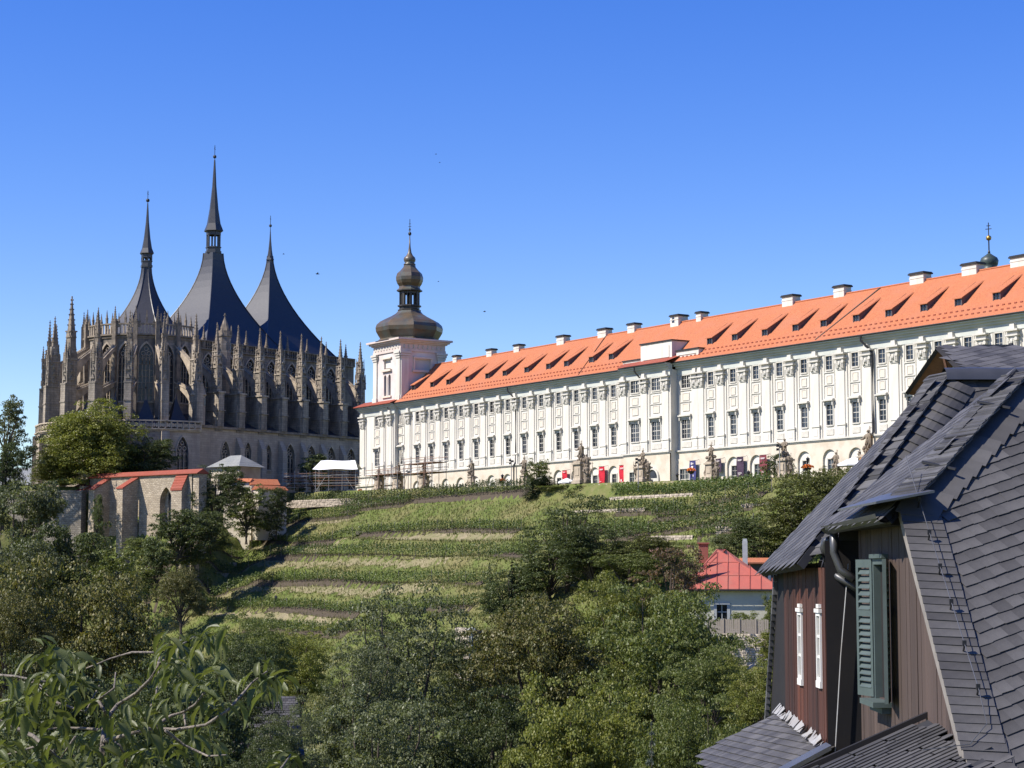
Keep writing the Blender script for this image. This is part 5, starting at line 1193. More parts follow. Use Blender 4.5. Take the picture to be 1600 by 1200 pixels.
# separate sheets with standing seams: front slope and left slope
def sheets(P0, P1, T, n, rows, T1=None):
    """triangle or quad P0-P1 (eave) up to T..T1; vertical strips"""
    T1 = T1 or T; N = (P1 - P0).cross(T - P0).normalized()
    if N.z < 0: N = -N
    ax = (P1 - P0).normalized(); L = (P1 - P0).length; up = N.cross(ax).normalized()
    if up.z < 0: up = -up
    f = lambda p: ((p - P0).dot(ax), (p - P0).dot(up))
    ta, tb = f(T), f(T1); h = ta[1]
    def lim(s): return (ta[0] * s / h, L + (tb[0] - L) * s / h)
    for i in range(n):
        a0, a1 = L * i / n, L * (i + 1) / n
        for r in range(rows):
            s0, s1 = h * r / rows, h * (r + 1) / rows
            pts = []
            for s, order in ((s0, 0), (s1, 1)):
                l, rr = lim(s); x0, x1 = max(a0, l), min(a1, rr); pts.append((x0, x1, s))
            if pts[0][1] - pts[0][0] < .12: continue
            x0, x1, sA = pts[0]; X0, X1, sB = pts[1]
            if X1 < X0: X0 = X1 = (X0 + X1) / 2 if a0 < (lim(sB)[0] + lim(sB)[1]) / 2 < a1 else (x0 if abs(x0 - X1) < abs(x1 - X1) else x1); 
            if X0 == X1: X0 = min(max(X0, a0), a1); X1 = X0 + .001; sB = sA + (sB - sA) * .8
            g = .03; P = lambda x, s, d: P0 + ax * x + up * s + N * d
            q = [P(x0 + g, sA + g, .05), P(x1 - g, sA + g, .05), P(max(X1 - g, X0), sB - g, .02), P(X0 + min(g, (X1 - X0) / 2), sB - g, .02)]
            m = MB(); m.add(q + [v - N * .045 for v in q], [(0, 1, 2, 3), (0, 4, 5, 1), (1, 5, 6, 2), (2, 6, 7, 3), (3, 7, 4, 0)])
            m.add([P(x0, sA, .02), P(x0 + .05, sA, .02), P(X0 + .05, sB, .02), P(X0, sB, .02), P(x0, sA, .11), P(x0 + .05, sA, .11), P(X0 + .05, sB, .11), P(X0, sB, .11)], [(4, 5, 6, 7), (0, 1, 5, 4), (1, 2, 6, 5), (3, 0, 4, 7)])
            m.build('roof_sheet', M['red_sheet'], roof_o)
sheets(A0, A1, R0, 9, 3); sheets(A3, A0, R1, 8, 1, R0)
b = MB(); b.tube([A0, R0, R1], .09, 5); b.tube([A1, R0], .07, 5); b.build('hip_capping', M['red_sheet'], rh)
b = MB(); b.tube([A0 + Vector((0, -.1, -.1)), A1 + Vector((0, -.1, -.1))], .1, 6); b.build('gutter', M['pipe'], rh)
M['brick_red'] = masonry('red_brick', (.30, .075, .05), (.24, .06, .045), (.22, .15, .12), .3, .1, .012)
b = MB(); b.box((-3.6, 1.4, 9.0), (1.15, 1.0, 2.3)); b.box((-3.6, 1.4, 11.3), (1.45, 1.3, .18)); b.build('chimney', M['brick_red'], rh)
b = MB(); b.box((1.4, 3.0, 8.5), (.62, .7, 3.2)); b.box((1.4, 3.0, 11.7), (.5, .5, .25)); b.build('chimney', M['grey_paint'], rh)
# shed behind
SO = W(1196, 900, 246); t = thing('shed', 'small lean-to shed with rusty tile roof and white post behind the red house', 'shed', (SO.x, SO.y, ground(SO.x, SO.y) - .5), .1); zr = (890 - 880) / 3000 * 246 - (ground(SO.x, SO.y) - .5)
b = MB(); b.span((-2.2, 0, 0), (2.4, 2, zr)); b.build('wall', M['lead'], t); b = MB(); b.box((1.5, -.5, 0), (.8, .5, zr - .3)); b.box((.4, -.4, 0), (.3, .3, zr - .3)); b.build('post', M['white'], t); b = MB(); b.prism([(-1.0, zr - .1), (2.4, zr + .5), (2.4, zr + .7), (-1.0, zr + .1)], lambda a, z, d: (d, a, z), -2.8, 3.2); b.build('roof', M['tile'], t)
# plank fence and stone wall in front of it
M['grey_wood'] = mat('weathered_wood', (.27, .235, .20), (.18, .155, .13), 3, 5, .9, .3, 12, stretch=(1, 1, .15), island=.2)
FA, FB = W(1106, 985, 222), W(1202, 985, 219); d = FB - FA; d.z = 0; Lf = d.length; rz = math.atan2(d.y, d.x); zf0 = (890 - 990) / 3000 * 221
fe = thing('plank_fence', 'grey weathered plank fence in front of the pale house', 'fence', (FA.x, FA.y, zf0), rz); n = int(Lf / .24); rnd = random.Random(4)
pkm = [MB().box((0, 0, 0), (.21, .035, h)).mesh('plank', M['grey_wood']) for h in (1.6, 1.66, 1.72)]
for i in range(n): o = link('plank', rnd.choice(pkm), fe, (i * .24 + .12, rnd.uniform(-.01, .01), .05)); o.rotation_euler = (0, rnd.uniform(-.02, .02), 0)
for i in range(0, n + 1, 8): MB().box((i * .24, -.05, -.4), (.13, .13, 2.2)).build('post', M['grey_wood'], fe)
b = MB(); b.span((0, .03, .4), (Lf, .09, .5)); b.span((0, .03, 1.3), (Lf, .09, 1.4)); b.build('rail', M['grey_wood'], fe)
def rubble_wall(A, B, z0, z1, th, lab, sz=.42, name='stone_wall', m='rubble_warm', seed=1):
    d = B - A; d = Vector((d.x, d.y, 0)); L = d.length; t = thing(name, lab, 'wall', (A.x, A.y, z0), math.atan2(d.y, d.x))
    b = MB(); b.span((0, -th / 2 + .12, 0), (L, th / 2, z1 - z0 - .05)); b.build('core', M['soil'], t)
    b = MB(); r = random.Random(seed); z = 0.0
    while z < z1 - z0:
        h = r.uniform(.6, 1.1) * sz * .7; x = -r.uniform(0, sz)
        while x < L:
            w = r.uniform(.6, 1.5) * sz; k = r.uniform(-.06, .05)
            x0, x1 = max(x, 0) + .015, min(x + w, L) - .015
            if x1 > x0 + .05: b.box(((x0 + x1) / 2, -th / 2 + .1 + k, z + r.uniform(0, .03)), (x1 - x0, .3, h - .03), r.uniform(-.06, .06), top=(r.uniform(.86, .98), .7))
            x += w
        z += h
    o = b.build('stones', M['loose_stone'], t); o['kind'] = 'stuff'; return t
M['loose_stone'] = mat('pale_field_stone', (.44, .375, .29), (.29, .245, .19), 1.2, 5, .92, .5, 6, island=.28)
rubble_wall(W(1128, 1010, 221), W(1206, 1010, 218), -10.9, (890 - 991) / 3000 * 219, .8, 'sunlit pale stone retaining wall under the plank fence', .42)
rubble_wall(W(722, 1000, 170), W(744, 1000, 166), -9.5, (890 - 982) / 3000 * 168, 1.2, 'short pale stone pier glimpsed between the two big trees', .4, 'stone_pier', seed=5)
# slope walls in the right-hand vines
for i, (xa, ya, xb, yb, h, lab) in enumerate(((955, 780, 1085, 774, .7, 'upper dry-stone edge under the trimmed hedge'), (900, 800, 1010, 797, .9, 'dry-stone edge above the second vine block at right'), (1020, 845, 1085, 838, 1.8, 'broken pale rock outcrop wall above the red house chimney'), (1120, 835, 1165, 822, 1.6, 'pale crumbled wall among the bushes right of the red house'), (1160, 793, 1205, 786, .8, 'short dry-stone edge below the round terrace bush'), (415, 783, 560, 781, .45, 'thin pale kerb wall below the top vine hedge'))):
    A, B = hit(xa, ya), hit(xb, yb); rubble_wall(A, B, min(A.z, B.z) - 1.2, (A.z + B.z) / 2 + h * .22, .7, lab, .5, 'dry_stone_wall', seed=20 + i)
# garden lamp, rail
GL = W(737, 1000, 165); t = thing('garden_lamp', 'garden lamp with a flat round cap beside the stone pier', 'lamp', (GL.x, GL.y, -8.5)); zl = (890 - 981) / 3000 * 165 + 8.5
b = MB(); b.lathe((0, 0, 0), [(.09, 0), (.07, .3), (.07, zl - .3)], 7); b.build('pole', M['grey_paint'], t); b = MB(); b.lathe((0, 0, zl - .3), [(.06, 0), (.38, .12), (.40, .2), (.25, .34), (.05, .4)], 12); b.build('cap', M['grey_paint'], t)
RA, RB = W(1138, 1062, 150), W(1176, 1040, 158); t = thing('stair_rail', 'pale slanting handrail of a garden stair half hidden by bushes', 'handrail', (RA.x, RA.y, RA.z - 2.2)); dv = RB - RA
for k, zo in ((.16, 2.2), (.07, 1.7)): MB().tube([Vector((0, 0, zo)), dv + Vector((0, 0, zo))], k, 5).build('rail', M['plinth'], t)
for f in (0, .33, .66, 1): MB().tube([dv * f + Vector((0, 0, -.8)), dv * f + Vector((0, 0, 2.2))], .06, 5).build('post', M['grey_wood'], t)
M['slate'] = mat('slate_shingle', (0.056, 0.053, 0.051), (0.080, 0.076, 0.073), 2.5, 5, .6, .35, 14, spec=.22, island=.32, bdist=.01, c3=(.095, .09, .086), scale3=1.2, mix3=.4, orand=.24)
# low slate-roofed house among the trees, bottom
LO = W(446, 1130, 112); t = thing('low_house', 'low house of which only a grey slate roof corner shows between the trees', 'house', (LO.x, LO.y, -12.5), rad(12)); zr = (890 - 1086) / 3000 * 113 + 12.5
b = MB(); b.span((-2.8, -3, 0), (.6, 4, zr - 2.4)); b.build('wall', M['bark'], t)
b = MB(); b.prism([(-3.6, zr - 2.9), (1, zr), (5, zr - 2.9), (5, zr - 3.05), (1, zr - .15), (-3.6, zr - 3.05)], lambda a, z, d: (d, a, z), -3.2, .75); ro = b.build('roof', M['slate'], t)
b = MB()
for r in range(24):
    for c in range(17):
        a = -3.6 + 4.6 * r / 24; z = zr - 2.9 + 2.9 * r / 24; b.add([(-3.2 + c * .225 + .11 * (r % 2) + x, a + y_, z + zz_) for x, y_, zz_ in ((.005, -.03, .05), (.215, -.03, .05), (.215, .2, .16), (.005, .2, .16))], [(0, 1, 2, 3)])
b.build('slates', M['slate'], ro)['kind'] = 'stuff'

# ================================================================== near slate-roofed wooden house at the right
NR = Vector((4.5, 19.0, -7.6))
nh = thing('wooden_house', 'near dark house with slate-shingled hipped roofs, plank gables and green shutters', 'house', NR)
L_ = lambda x, y, z: (x - NR.x, y - NR.y, z - NR.z)
V_ = lambda x, y, z: Vector(L_(x, y, z))
M['slate_dark'] = mat('slate_underlay', (.02, .02, .022), (.03, .03, .033), 3, 3, .8)
M['plank_red'] = mat('red_brown_plank', (.06, .024, .016), (.026, .014, .011), 1.6, 6, .75, .5, 8, stretch=(1, 1, .12), island=.35, c3=(.12, .04, .022), scale3=.9, mix3=.7, orand=.3)
M['plank_brown'] = mat('brown_plank', (.088, .061, .05), (.062, .044, .037), 1.6, 6, .8, .5, 8, stretch=(1, 1, .12), orand=.15)
M['plank_dark'] = mat('tarred_plank', (.012, .011, .012), (.02, .017, .016), 2, 4, .8)
M['green_paint'] = mat('green_shutter_paint', (.08, .105, .096), (.06, .08, .074), 3, 4, .55, spec=.4)
M['white_paint'] = mat('white_window_paint', (.72, .71, .66), (.62, .60, .55), 4, 4, .6)
M['zinc'] = mat('zinc_sheet', (.15, .15, .15), (.10, .10, .10), 2.5, 5, .4, .1, 6, spec=.6, metallic=.5)
M['zinc_dark'] = mat('dark_zinc', (.06, .061, .062), (.085, .085, .086), 2.5, 5, .4, spec=.6, metallic=.4)
M['pale_edge'] = mat('pale_weathered_board', (.26, .235, .205), (.18, .16, .14), 4, 4, .7)
M['slate_edge'] = mat('slate_edges', (.085, .083, .082), (.045, .044, .045), 3, 4, .6, island=.6)
RHO = math.atan2(1.32, 1.5)
N1 = V_(3.52, 17.3, .56); AP = V_(5.0, 18.8, 1.88); F1 = V_(3.45, 20.3, .52)
UPE = Vector((0, math.cos(RHO), math.sin(RHO))); NE = Vector((0, -math.sin(RHO), math.cos(RHO)))
OE = N1.copy()                                            # plane coordinates of the front slope: (a along x, s up the slope), origin at the hip foot
PE = lambda a, s, d=0.0: OE + Vector((1, 0, 0)) * a + UPE * s + NE * d
s_r = (AP - N1).dot(UPE); a_r = AP.x - N1.x
S_BOT = -4.6
under = MB()
ring = [(0, 0), (a_r, s_r), (7.0, s_r), (7.0, S_BOT), (0.08, S_BOT), (0.0, -3.0)]
under.prism(ring, lambda a, s, d: PE(a, s, d), -.14, -.012); main_roof = under.build('front_roof', M['slate_dark'], nh)
def slate_mesh(w, l, th=.007, skew=0.0, drop=.018):
    """one slate: local x along the course, y up the slope, z off the roof; lower edge lifted"""
    m = MB(); zl, zu = drop, .002
    top = [(-w / 2, -l * .5, zl + th), (w / 2, -l * .5 + skew, zl + th), (w / 2, l * .5, zu + th), (-w / 2, l * .5, zu + th)]
    m.add(top + [(x, y, z - th) for x, y, z in top], [(0, 1, 2, 3), (0, 4, 5, 1), (1, 5, 6, 2), (3, 7, 4, 0)])
    return m
from mathutils import Euler
def inpoly(p, poly):
    c = False; n = len(poly)
    for i in range(n):
        a, b_ = poly[i], poly[i - 1]
        if (a[1] > p[1]) != (b_[1] > p[1]) and p[0] < (b_[0] - a[0]) * (p[1] - a[1]) / (b_[1] - a[1]) + a[0]: c = not c
    return c
CANG = rad(25.5); cax = Vector((math.cos(CANG), math.sin(CANG))); cay = Vector((-math.sin(CANG), math.cos(CANG)))
EXPO, SW = .130, .135
rnd = random.Random(11)
hipd = Vector((a_r, s_r)).normalized(); hipn = Vector((hipd.y, -hipd.x))          # into the field, away from the hip
SMS = [slate_mesh(SW * k * 1.03, EXPO * 1.5, .007, sk).mesh('slate', M['slate']) for k in (.99, 1.0, 1.01) for sk in (-.006, .006)]
BASE = Matrix((Vector((1, 0, 0)), UPE, NE)).transposed()
cand = []
STRIP_V, STRIP_H = .30, .30
def verge(s): return 0.0 if s > -2.9 else (s + 2.9) * -.10
for r in range(-60, 60):
    x = -8 + rnd.uniform(0, .1); yy = r * EXPO
    while x < 10:
        w = SW * rnd.uniform(.85, 1.2); c = cax * (x + w / 2) + cay * yy
        a, s = c.x, c.y
        hd = Vector((a, s)).dot(hipn)
        if S_BOT + .1 < s < s_r - .02 and a < 6.6 and ((s < 0 and a > STRIP_V - .05) or s >= 0) and hd > (STRIP_H - .05 if s > -.25 else -9) and a > STRIP_V * .6: cand.append((a, s, w))
        x += w
def seen(p):
    P = Vector(p) + NR; f = P.y * CT + P.z * ST; u = -P.y * ST + P.z * CT
    return 800 + F * P.x / f, 600 - F * u / f
shown, rest = [], []
for a, s, w in cand:
    sx, sy = seen(PE(a, s)); (shown if -20 < sx < 1625 and -20 < sy < 1225 else rest).append((a, s, w))
def add_slate(b, M3, o, me):
    base = len(b.v); 
    for v in me.vertices: b.v.append(tuple(o + M3 @ v.co))
    for p in me.polygons: b.f.append([base + i for i in p.vertices]); b.mi.append(0)
RC = BASE @ Matrix.Rotation(CANG, 3, 'Z')
for i, (a, s, w) in enumerate(shown):
    o = link('slate', SMS[rnd.randrange(6)], main_roof, PE(a, s, rnd.uniform(0, .004))); o.rotation_euler = (RC @ Matrix.Rotation(rnd.uniform(-.02, .02), 3, 'Z')).to_euler(); o.scale = (w / SW * .99, 1, 1)
print('slates shown', len(shown), 'rest', len(rest))
if rest:
    b = MB()
    for a, s, w in rest: add_slate(b, RC, PE(a, s), SMS[rnd.randrange(6)])
    b.build('slates', M['slate'], main_roof)['kind'] = 'stuff'
# verge strip: slates stacked one above the other, slightly tilted
VS = slate_mesh(STRIP_V + .06, .155, .007, 0, .014).mesh('verge_slate', M['slate']); s = S_BOT + .3; R2_ = BASE @ Matrix.Rotation(rad(-4), 3, 'Z')
while s < -.02: 
    o = link('verge_slate', VS, main_roof, PE(STRIP_V / 2 - .02 + verge(s), s, .022 + rnd.uniform(0, .003))); o.rotation_euler = (R2_ @ Matrix.Rotation(rnd.uniform(-.02, .02), 3, 'Z')).to_euler(); s += .098
HS = slate_mesh(.235, STRIP_H + .08, .007, .0, .014).mesh('hip_slate', M['slate']); q = .02; hl = math.hypot(a_r, s_r)
RH = BASE @ Matrix.Rotation(math.atan2(hipd.y, hipd.x), 3, 'Z')
while q < hl - .1:
    c = hipd * q + hipn * (STRIP_H / 2); o = link('hip_slate', HS, main_roof, PE(c.x, c.y, .024)); o.rotation_euler = (RH @ Matrix.Rotation(rad(9), 3, 'Z')).to_euler(); q += .20
# dark seam at the strip edges comes from the raised strips; boards along the verge
vb = MB()
for s0, s1 in ((S_BOT, -2.9), (-2.9, 0.0)):
    vb.add([PE(verge(s0) - .036, s0, -.10), PE(verge(s0) - .02, s0, -.10), PE(verge(s1) - .02, s1, -.10), PE(verge(s1) - .036, s1, -.10), PE(verge(s0) - .036, s0, .012), PE(verge(s0) - .02, s0, .012), PE(verge(s1) - .02, s1, .012), PE(verge(s1) - .036, s1, .012)], [(0, 1, 2, 3), (4, 5, 6, 7), (0, 1, 5, 4), (1, 2, 6, 5), (2, 3, 7, 6), (3, 0, 4, 7)])
vb.build('barge_board', M['pale_edge'], nh)
# general slated plane from three points: joined slates
def slate_field(pts, uax, name, parent, w=.2, ex=.14, ang=0.0, m='slate', lift=0.0, seed=2, single=0, thin=False):
    P0 = pts[0]; N = (pts[1] - P0).cross(pts[2] - P0).normalized()
    if N.z < 0: N = -N
    ux_ = (uax - N * uax.dot(N)).normalized(); uy = N.cross(ux_).normalized()
    if uy.z < 0: uy = -uy; ux_ = -ux_ if N.dot(ux_.cross(uy)) < 0 else ux_
    po = [((p - P0).dot(ux_), (p - P0).dot(uy)) for p in pts]
    un = MB(); un.prism(po, lambda a, s_, d: P0 + ux_ * a + uy * s_ + N * d, -.1 + lift, -.01 + lift); o = un.build(name, M['slate_dark'], parent)
    B3 = Matrix((ux_, uy, N)).transposed() @ Matrix.Rotation(ang, 3, 'Z'); r = random.Random(seed)
    c1 = Vector((math.cos(ang), math.sin(ang))); c2 = Vector((-math.sin(ang), math.cos(ang)))
    xs = [p[0] for p in po]; ys = [p[1] for p in po]; R_ = max(max(xs) - min(xs), max(ys) - min(ys)) * 1.5; cx_, cy_ = sum(xs) / len(xs), sum(ys) / len(ys)
    sm_ = [slate_mesh(w * k, ex * 1.5, *((.004, 0, .007) if thin else ())).mesh('slate_piece', M[m]) for k in (.92, 1.0, 1.06)]
    b = MB(); n = int(R_ / ex)
    for i in range(-n, n):
        x = -R_ + r.uniform(0, w)
        while x < R_:
            c = Vector((cx_, cy_)) + c1 * x + c2 * (i * ex)
            if inpoly(c, po):
                q = P0 + ux_ * c.x + uy * c.y + N * lift; sx, sy = seen(q)
                if single > 0 and -10 < sx < 1610 and -10 < sy < 1210:
                    single -= 1; so1 = link('slate', sm_[r.randrange(3)], o, q); so1.rotation_euler = B3.to_euler()
                else: add_slate(b, B3, q, sm_[r.randrange(3)])
            x += w
    if b.f: b.build('slates', M[m], o)['kind'] = 'stuff'
    return o
# half-hip above the shuttered gable (faces left), overhanging the front slope along the hip
slate_field([N1 + Vector((-.16, -.05, -.10)), F1 + Vector((-.16, .1, -.10)), AP + Vector((-.02, 0, .07))], Vector((0, -1, 0)), 'half_hip', nh, .17, .12, rad(20), lift=.03, thin=True)
bd = MB(); rr2 = random.Random(3)
nb_ = 130
for i in range(nb_):
    f0, f1 = i / nb_ - .012, i / nb_ + .055
    A = N1.lerp(AP, max(0, f0)); B = N1.lerp(AP, min(1, f1)); off = Vector((.10 + rr2.uniform(-.012, .012), -.10, 0)); k = rr2.uniform(0, .02)
    wdt = Vector((-.17, .10, -.05)) * rr2.uniform(.75, 1.1)
    q = [A + off + Vector((0, 0, .075 + k)), B + off + Vector((0, 0, .055 + k)), B + wdt * .9 + Vector((0, 0, .06 + k)), A + wdt * .9 + Vector((0, 0, .08 + k))]
    bd.add(q + [v - Vector((0, 0, .008)) for v in q], [(0, 1, 2, 3), (0, 4, 5, 1), (1, 5, 6, 2), (2, 6, 7, 3), (3, 7, 4, 0)])
bd.build('hip_slates', M['slate_edge'], nh)['kind'] = 'stuff'
hk = MB()
for f in (.25, .72): 
    p = N1.lerp(AP, f); hk.tube([p + Vector((.16, -.16, .02)), p + Vector((-.1, .05, .1))], .016, 5)
hk.build('hip_hook', M['iron'], nh)
bk_ = MB(); R_end = V_(9.6, 18.8, 1.88); bk_.add([F1, AP, R_end, V_(9.6, 20.5, .4), V_(9.6, 20.9, -2.2), V_(3.45, 20.9, -2.2)], [(0, 1, 2, 3), (0, 3, 4, 5)]); bk_.build('back_roof', M['slate'], nh)
# front ridge capping continues right
rg_ = MB(); rg_.tube([AP, R_end], .05, 6); rg_.build('ridge_capping', M['zinc_dark'], nh)
# shuttered plank gable
XC = 3.62
def planks(x, y0, y1, zb, zt, wd, m, parent, seed, zf=None):
    r = random.Random(seed); y_ = y0; k = 0
    while y_ < y1 - .02:
        w = min(wd * r.uniform(.85, 1.15), y1 - y_); z0, z1 = (zb(y_ + w / 2), zt(y_ + w / 2))
        if z1 > z0: MB().span(L_(x - .028 - r.uniform(0, .006), y_ + .004, z0), L_(x, y_ + w - .004, z1)).build('plank', M[m], parent)
        y_ += w; k += 1
gc = MB().add([L_(XC, 16.2, -2.6), L_(XC, 20.1, -2.6), L_(XC, 20.1, .5), L_(XC, 17.2, .5), L_(XC, 16.2, -.5)], [(0, 1, 2, 3, 4)]).build('gable_wall', M['plank_dark'], nh)
planks(XC, 17.15, 18.42, lambda y: -2.4, lambda y: min(.42, (y - 17.3) * .86 + .35), .15, 'plank_brown', gc, 1)
planks(XC, 18.42, 18.98, lambda y: -2.4, lambda y: -1.24, .14, 'plank_brown', gc, 5)
planks(XC, 18.42, 18.98, lambda y: .09, lambda y: .46, .14, 'plank_brown', gc, 6)
planks(XC, 18.98, 19.95, lambda y: -2.4, lambda y: .46, .15, 'plank_brown', gc, 7)
planks(XC, 15.3, 17.15, lambda y: -2.4, lambda y: (y - 17.3) * .88 + .40, .15, 'plank_brown', gc, 2)
w_o = MB().add([L_(XC + .06, 18.42, -1.24), L_(XC + .06, 18.98, -1.24), L_(XC + .06, 18.98, .09), L_(XC + .06, 18.42, .09)], [(0, 1, 2, 3)]).build('window', M['glass'], nh)
b = MB(); x0, x1 = XC - .07, XC + .05
b.span(L_(x0, 18.40, -1.26), L_(x1, 18.45, .11)); b.span(L_(x0, 18.95, -1.26), L_(x1, 19.0, .11)); b.span(L_(x0, 18.45, .05), L_(x1, 18.95, .11)); b.span(L_(x0 - .14, 18.34, -1.30), L_(x1, 19.04, -1.25)); b.span(L_(x0 - .05, 18.38, -1.36), L_(x1, 19.0, -1.30)); b.span(L_(x0 - .03, 18.38, .11), L_(x1, 19.02, .15)); b.span(L_(XC - .01, 18.68, -1.25), L_(XC + .04, 18.72, .05)); b.build('window_frame', M['green_paint'], w_o)
def shutter(hy, sgn, nm):
    """louvred leaf hinged at (XC-.05, hy), folded back"""
    dl = rad(75); dx, dy = -math.cos(dl), sgn * math.sin(dl); wd_, z0, z1 = .36, -1.24, .10
    P = lambda s_, n_, z: V_(XC - .06 + dx * s_ + dy * n_ * sgn * -1 * .0 - (sgn * 0), hy + dy * s_, z) + Vector((-abs(dy), dx * sgn, 0)) * n_
    m = MB()
    def bar(s0, s1, za, zb, n0=-.018, n1=.018): m.add([P(s, n_, z) for z in (za, zb) for s, n_ in ((s0, n0), (s1, n0), (s1, n1), (s0, n1))], [(3, 2, 1, 0), (4, 5, 6, 7), (0, 1, 5, 4), (1, 2, 6, 5), (2, 3, 7, 6), (3, 0, 4, 7)])
    bar(0, .05, z0, z1); bar(wd_ - .05, wd_, z0, z1)
    for za, zb in ((z0, z0 + .08), (z1 - .08, z1), (-.46, -.40)): bar(.05, wd_ - .05, za, zb)
    o = m.build('shutter', M['green_paint'], nh); sl_ = MB().mesh if False else None
    for za, zb in ((z0 + .08, -.46), (-.40, z1 - .08)):
        k = int((zb - za) / .062)
        for i in range(k):
            z = za + (zb - za) * (i + .5) / k; q = MB(); q.add([P(.05, -.02, z + .024), P(wd_ - .05, -.02, z + .024), P(wd_ - .05, .022, z - .024), P(.05, .022, z - .024), P(.05, -.02, z + .016), P(wd_ - .05, -.02, z + .016), P(wd_ - .05, .022, z - .032), P(.05, .022, z - .032)], [(0, 1, 2, 3), (7, 6, 5, 4), (0, 4, 5, 1), (2, 6, 7, 3)]); q.build('slat', M['green_paint'], o)
shutter(19.02, 1, ''); shutter(18.32, -1, '')
# recess panel, eaves, gutter and drain
MB().add([L_(3.28, 20.2, -2.6), L_(3.9, 20.2, -2.6), L_(3.9, 20.2, .3), L_(3.28, 20.2, .3)], [(0, 1, 2, 3)]).build('recess_wall', M['plank_dark'], nh)
b = MB(); b.tube([L_(3.515, 20.15, .06), L_(3.42, 20.15, -.9), L_(3.345, 20.15, -1.9)], .007, 4); b.build('edge_trim', M['steel'], nh)
b = MB(); b.span(L_(3.42, 17.4, .40), L_(3.9, 20.4, .47)); b.build('eave_board', M['plank_dark'], nh)
b = MB(); n = 10; rr = []
for i in range(n + 1):
    f = i / n; c = Vector((3.34, 17.25 + 3.05 * f, .50 - .05 * f)); rr.append([V_(c.x + .085 * math.cos(math.pi + math.pi * j / 6), c.y, c.z + .085 * math.sin(math.pi + math.pi * j / 6)) for j in range(7)])
b.loft(rr, closed=False); b.build('gutter', M['zinc_dark'], nh)
b = MB(); p = [V_(3.22, 17.0, .60), V_(3.75, 17.05, .70), V_(3.75, 18.4, .78), V_(3.25, 19.2, .60)]; b.add(p + [v - Vector((0, 0, .02)) for v in p], [(0, 1, 2, 3), (7, 6, 5, 4), (0, 4, 5, 1), (1, 5, 6, 2), (2, 6, 7, 3), (3, 7, 4, 0)]); b.build('eave_flashing', M['zinc'], nh)
b = MB()
b.tube([L_(3.36, 20.1, .42), L_(3.36, 20.1, .18), L_(3.42, 20.08, .0), L_(3.55, 20.0, -.1)], .045, 8); b.build('drain_pipe', M['zinc_dark'], nh, True)
b = MB(); b.tube([L_(3.37, 20.3, .32), L_(3.31, 20.35, .30), L_(3.295, 20.38, .22), L_(3.30, 20.38, .02), L_(3.42, 20.2, -.08), L_(3.62, 20.05, -.22)], .042, 8); b.build('drain_pipe', M['zinc_dark'], nh, True)
# lightning conductor on stand-offs
pts_ = []; lc = MB()
for s in (-.05, -.5, -.95, -1.4, -1.9, -2.4):
    a = .12 - s * .028; pts_.append(PE(a, s, .12)); o = MB(); o.tube([PE(a, s, .02), PE(a, s, .125)], .008, 5); o.box(PE(a, s, .10), (.03, .03, .045)); o.build('standoff', M['iron'], nh)
pts_ = [PE(.08, .5, .2)] + pts_ + [PE(.19, -2.75, .08), PE(.02, -2.95, .06), PE(-.35, -3.0, .05)]
lc.tube(pts_, .0038, 5); lc.build('lightning_cable', M['zinc'], nh)
# second volume with the red-brown gable
XA = 3.30
ga = MB().add([L_(XA, 20.2, -3.2), L_(XA, 23.95, -3.2), L_(XA, 23.75, .04), L_(XA, 20.2, .08)], [(0, 1, 2, 3)]).build('gable_wall', M['plank_dark'], nh)
planks(XA, 20.2, 23.25, lambda y: -3.0, lambda y: .02, .145, 'plank_red', ga, 9)
def slit(y0, y1, z0, z1):
    o = MB().add([L_(XA - .032, y0, z0), L_(XA - .032, y1, z0), L_(XA - .032, y1, z1), L_(XA - .032, y0, z1)], [(0, 1, 2, 3)]).build('window', M['pane_grey'], nh); b = MB(); xa, xb = XA - .055, XA - .02; t = .035
    b.span(L_(xa, y0 - t, z0 - t), L_(xb, y0, z1 + t)); b.span(L_(xa, y1, z0 - t), L_(xb, y1 + t, z1 + t)); b.span(L_(xa, y0, z1), L_(xb, y1, z1 + t)); b.span(L_(xa, y0, z0 - t), L_(xb, y1, z0))
    for k in (1, 2): z = z0 + (z1 - z0) * k / 3; b.span(L_(xa + .01, y0, z - .014), L_(xb, y1, z + .014))
    b.span(L_(xa - .015, y0 - t - .02, z1 + t), L_(xb, y1 + t + .02, z1 + t + .04)); b.span(L_(xa - .01, y0 - .02, z1 + t + .05), L_(xb, y1 - .3 * (y1 - y0), z1 + t + .09)); b.span(L_(xa - .008, y0 - t, z0 - t - .07), L_(xb, y1 + t, z0 - t)); b.build('window_frame', M['white_paint'], o)
M['pane_grey'] = mat('dusty_pane', (.16, .155, .14), (.22, .21, .19), 3, 3, .3, spec=.5)
slit(21.77, 21.99, -1.19, -.51); slit(20.44, 20.64, -1.14, -.49)
b = MB(); 
for i in range(24): 
    f = i / 24; p = Vector((3.27 - .02 * f, 23.83 + .95 * f, .02 - 1.95 * f)); b.box(L_(p.x - .01, p.y, p.z - .085), (.05, .09, .08))
b.build('verge_slates', M['slate_edge'], nh); 
b = MB(); b.add([L_(3.34, 23.8, .02), L_(3.32, 24.75, -1.95), L_(8, 24.75, -1.95), L_(8, 23.8, .02)], [(0, 1, 2, 3)]); b.build('back_roof', M['slate'], nh)
b = MB(); b.add([L_(XA - .02, 23.25, -3.2), L_(XA - .02, 24.85, -3.2), L_(XA - .02, 24.7, -1.9), L_(XA - .02, 23.8, .0), L_(XA - .02, 23.25, .02)], [(0, 1, 2, 3, 4)]); b.build('verge_board', M['plank_dark'], nh)
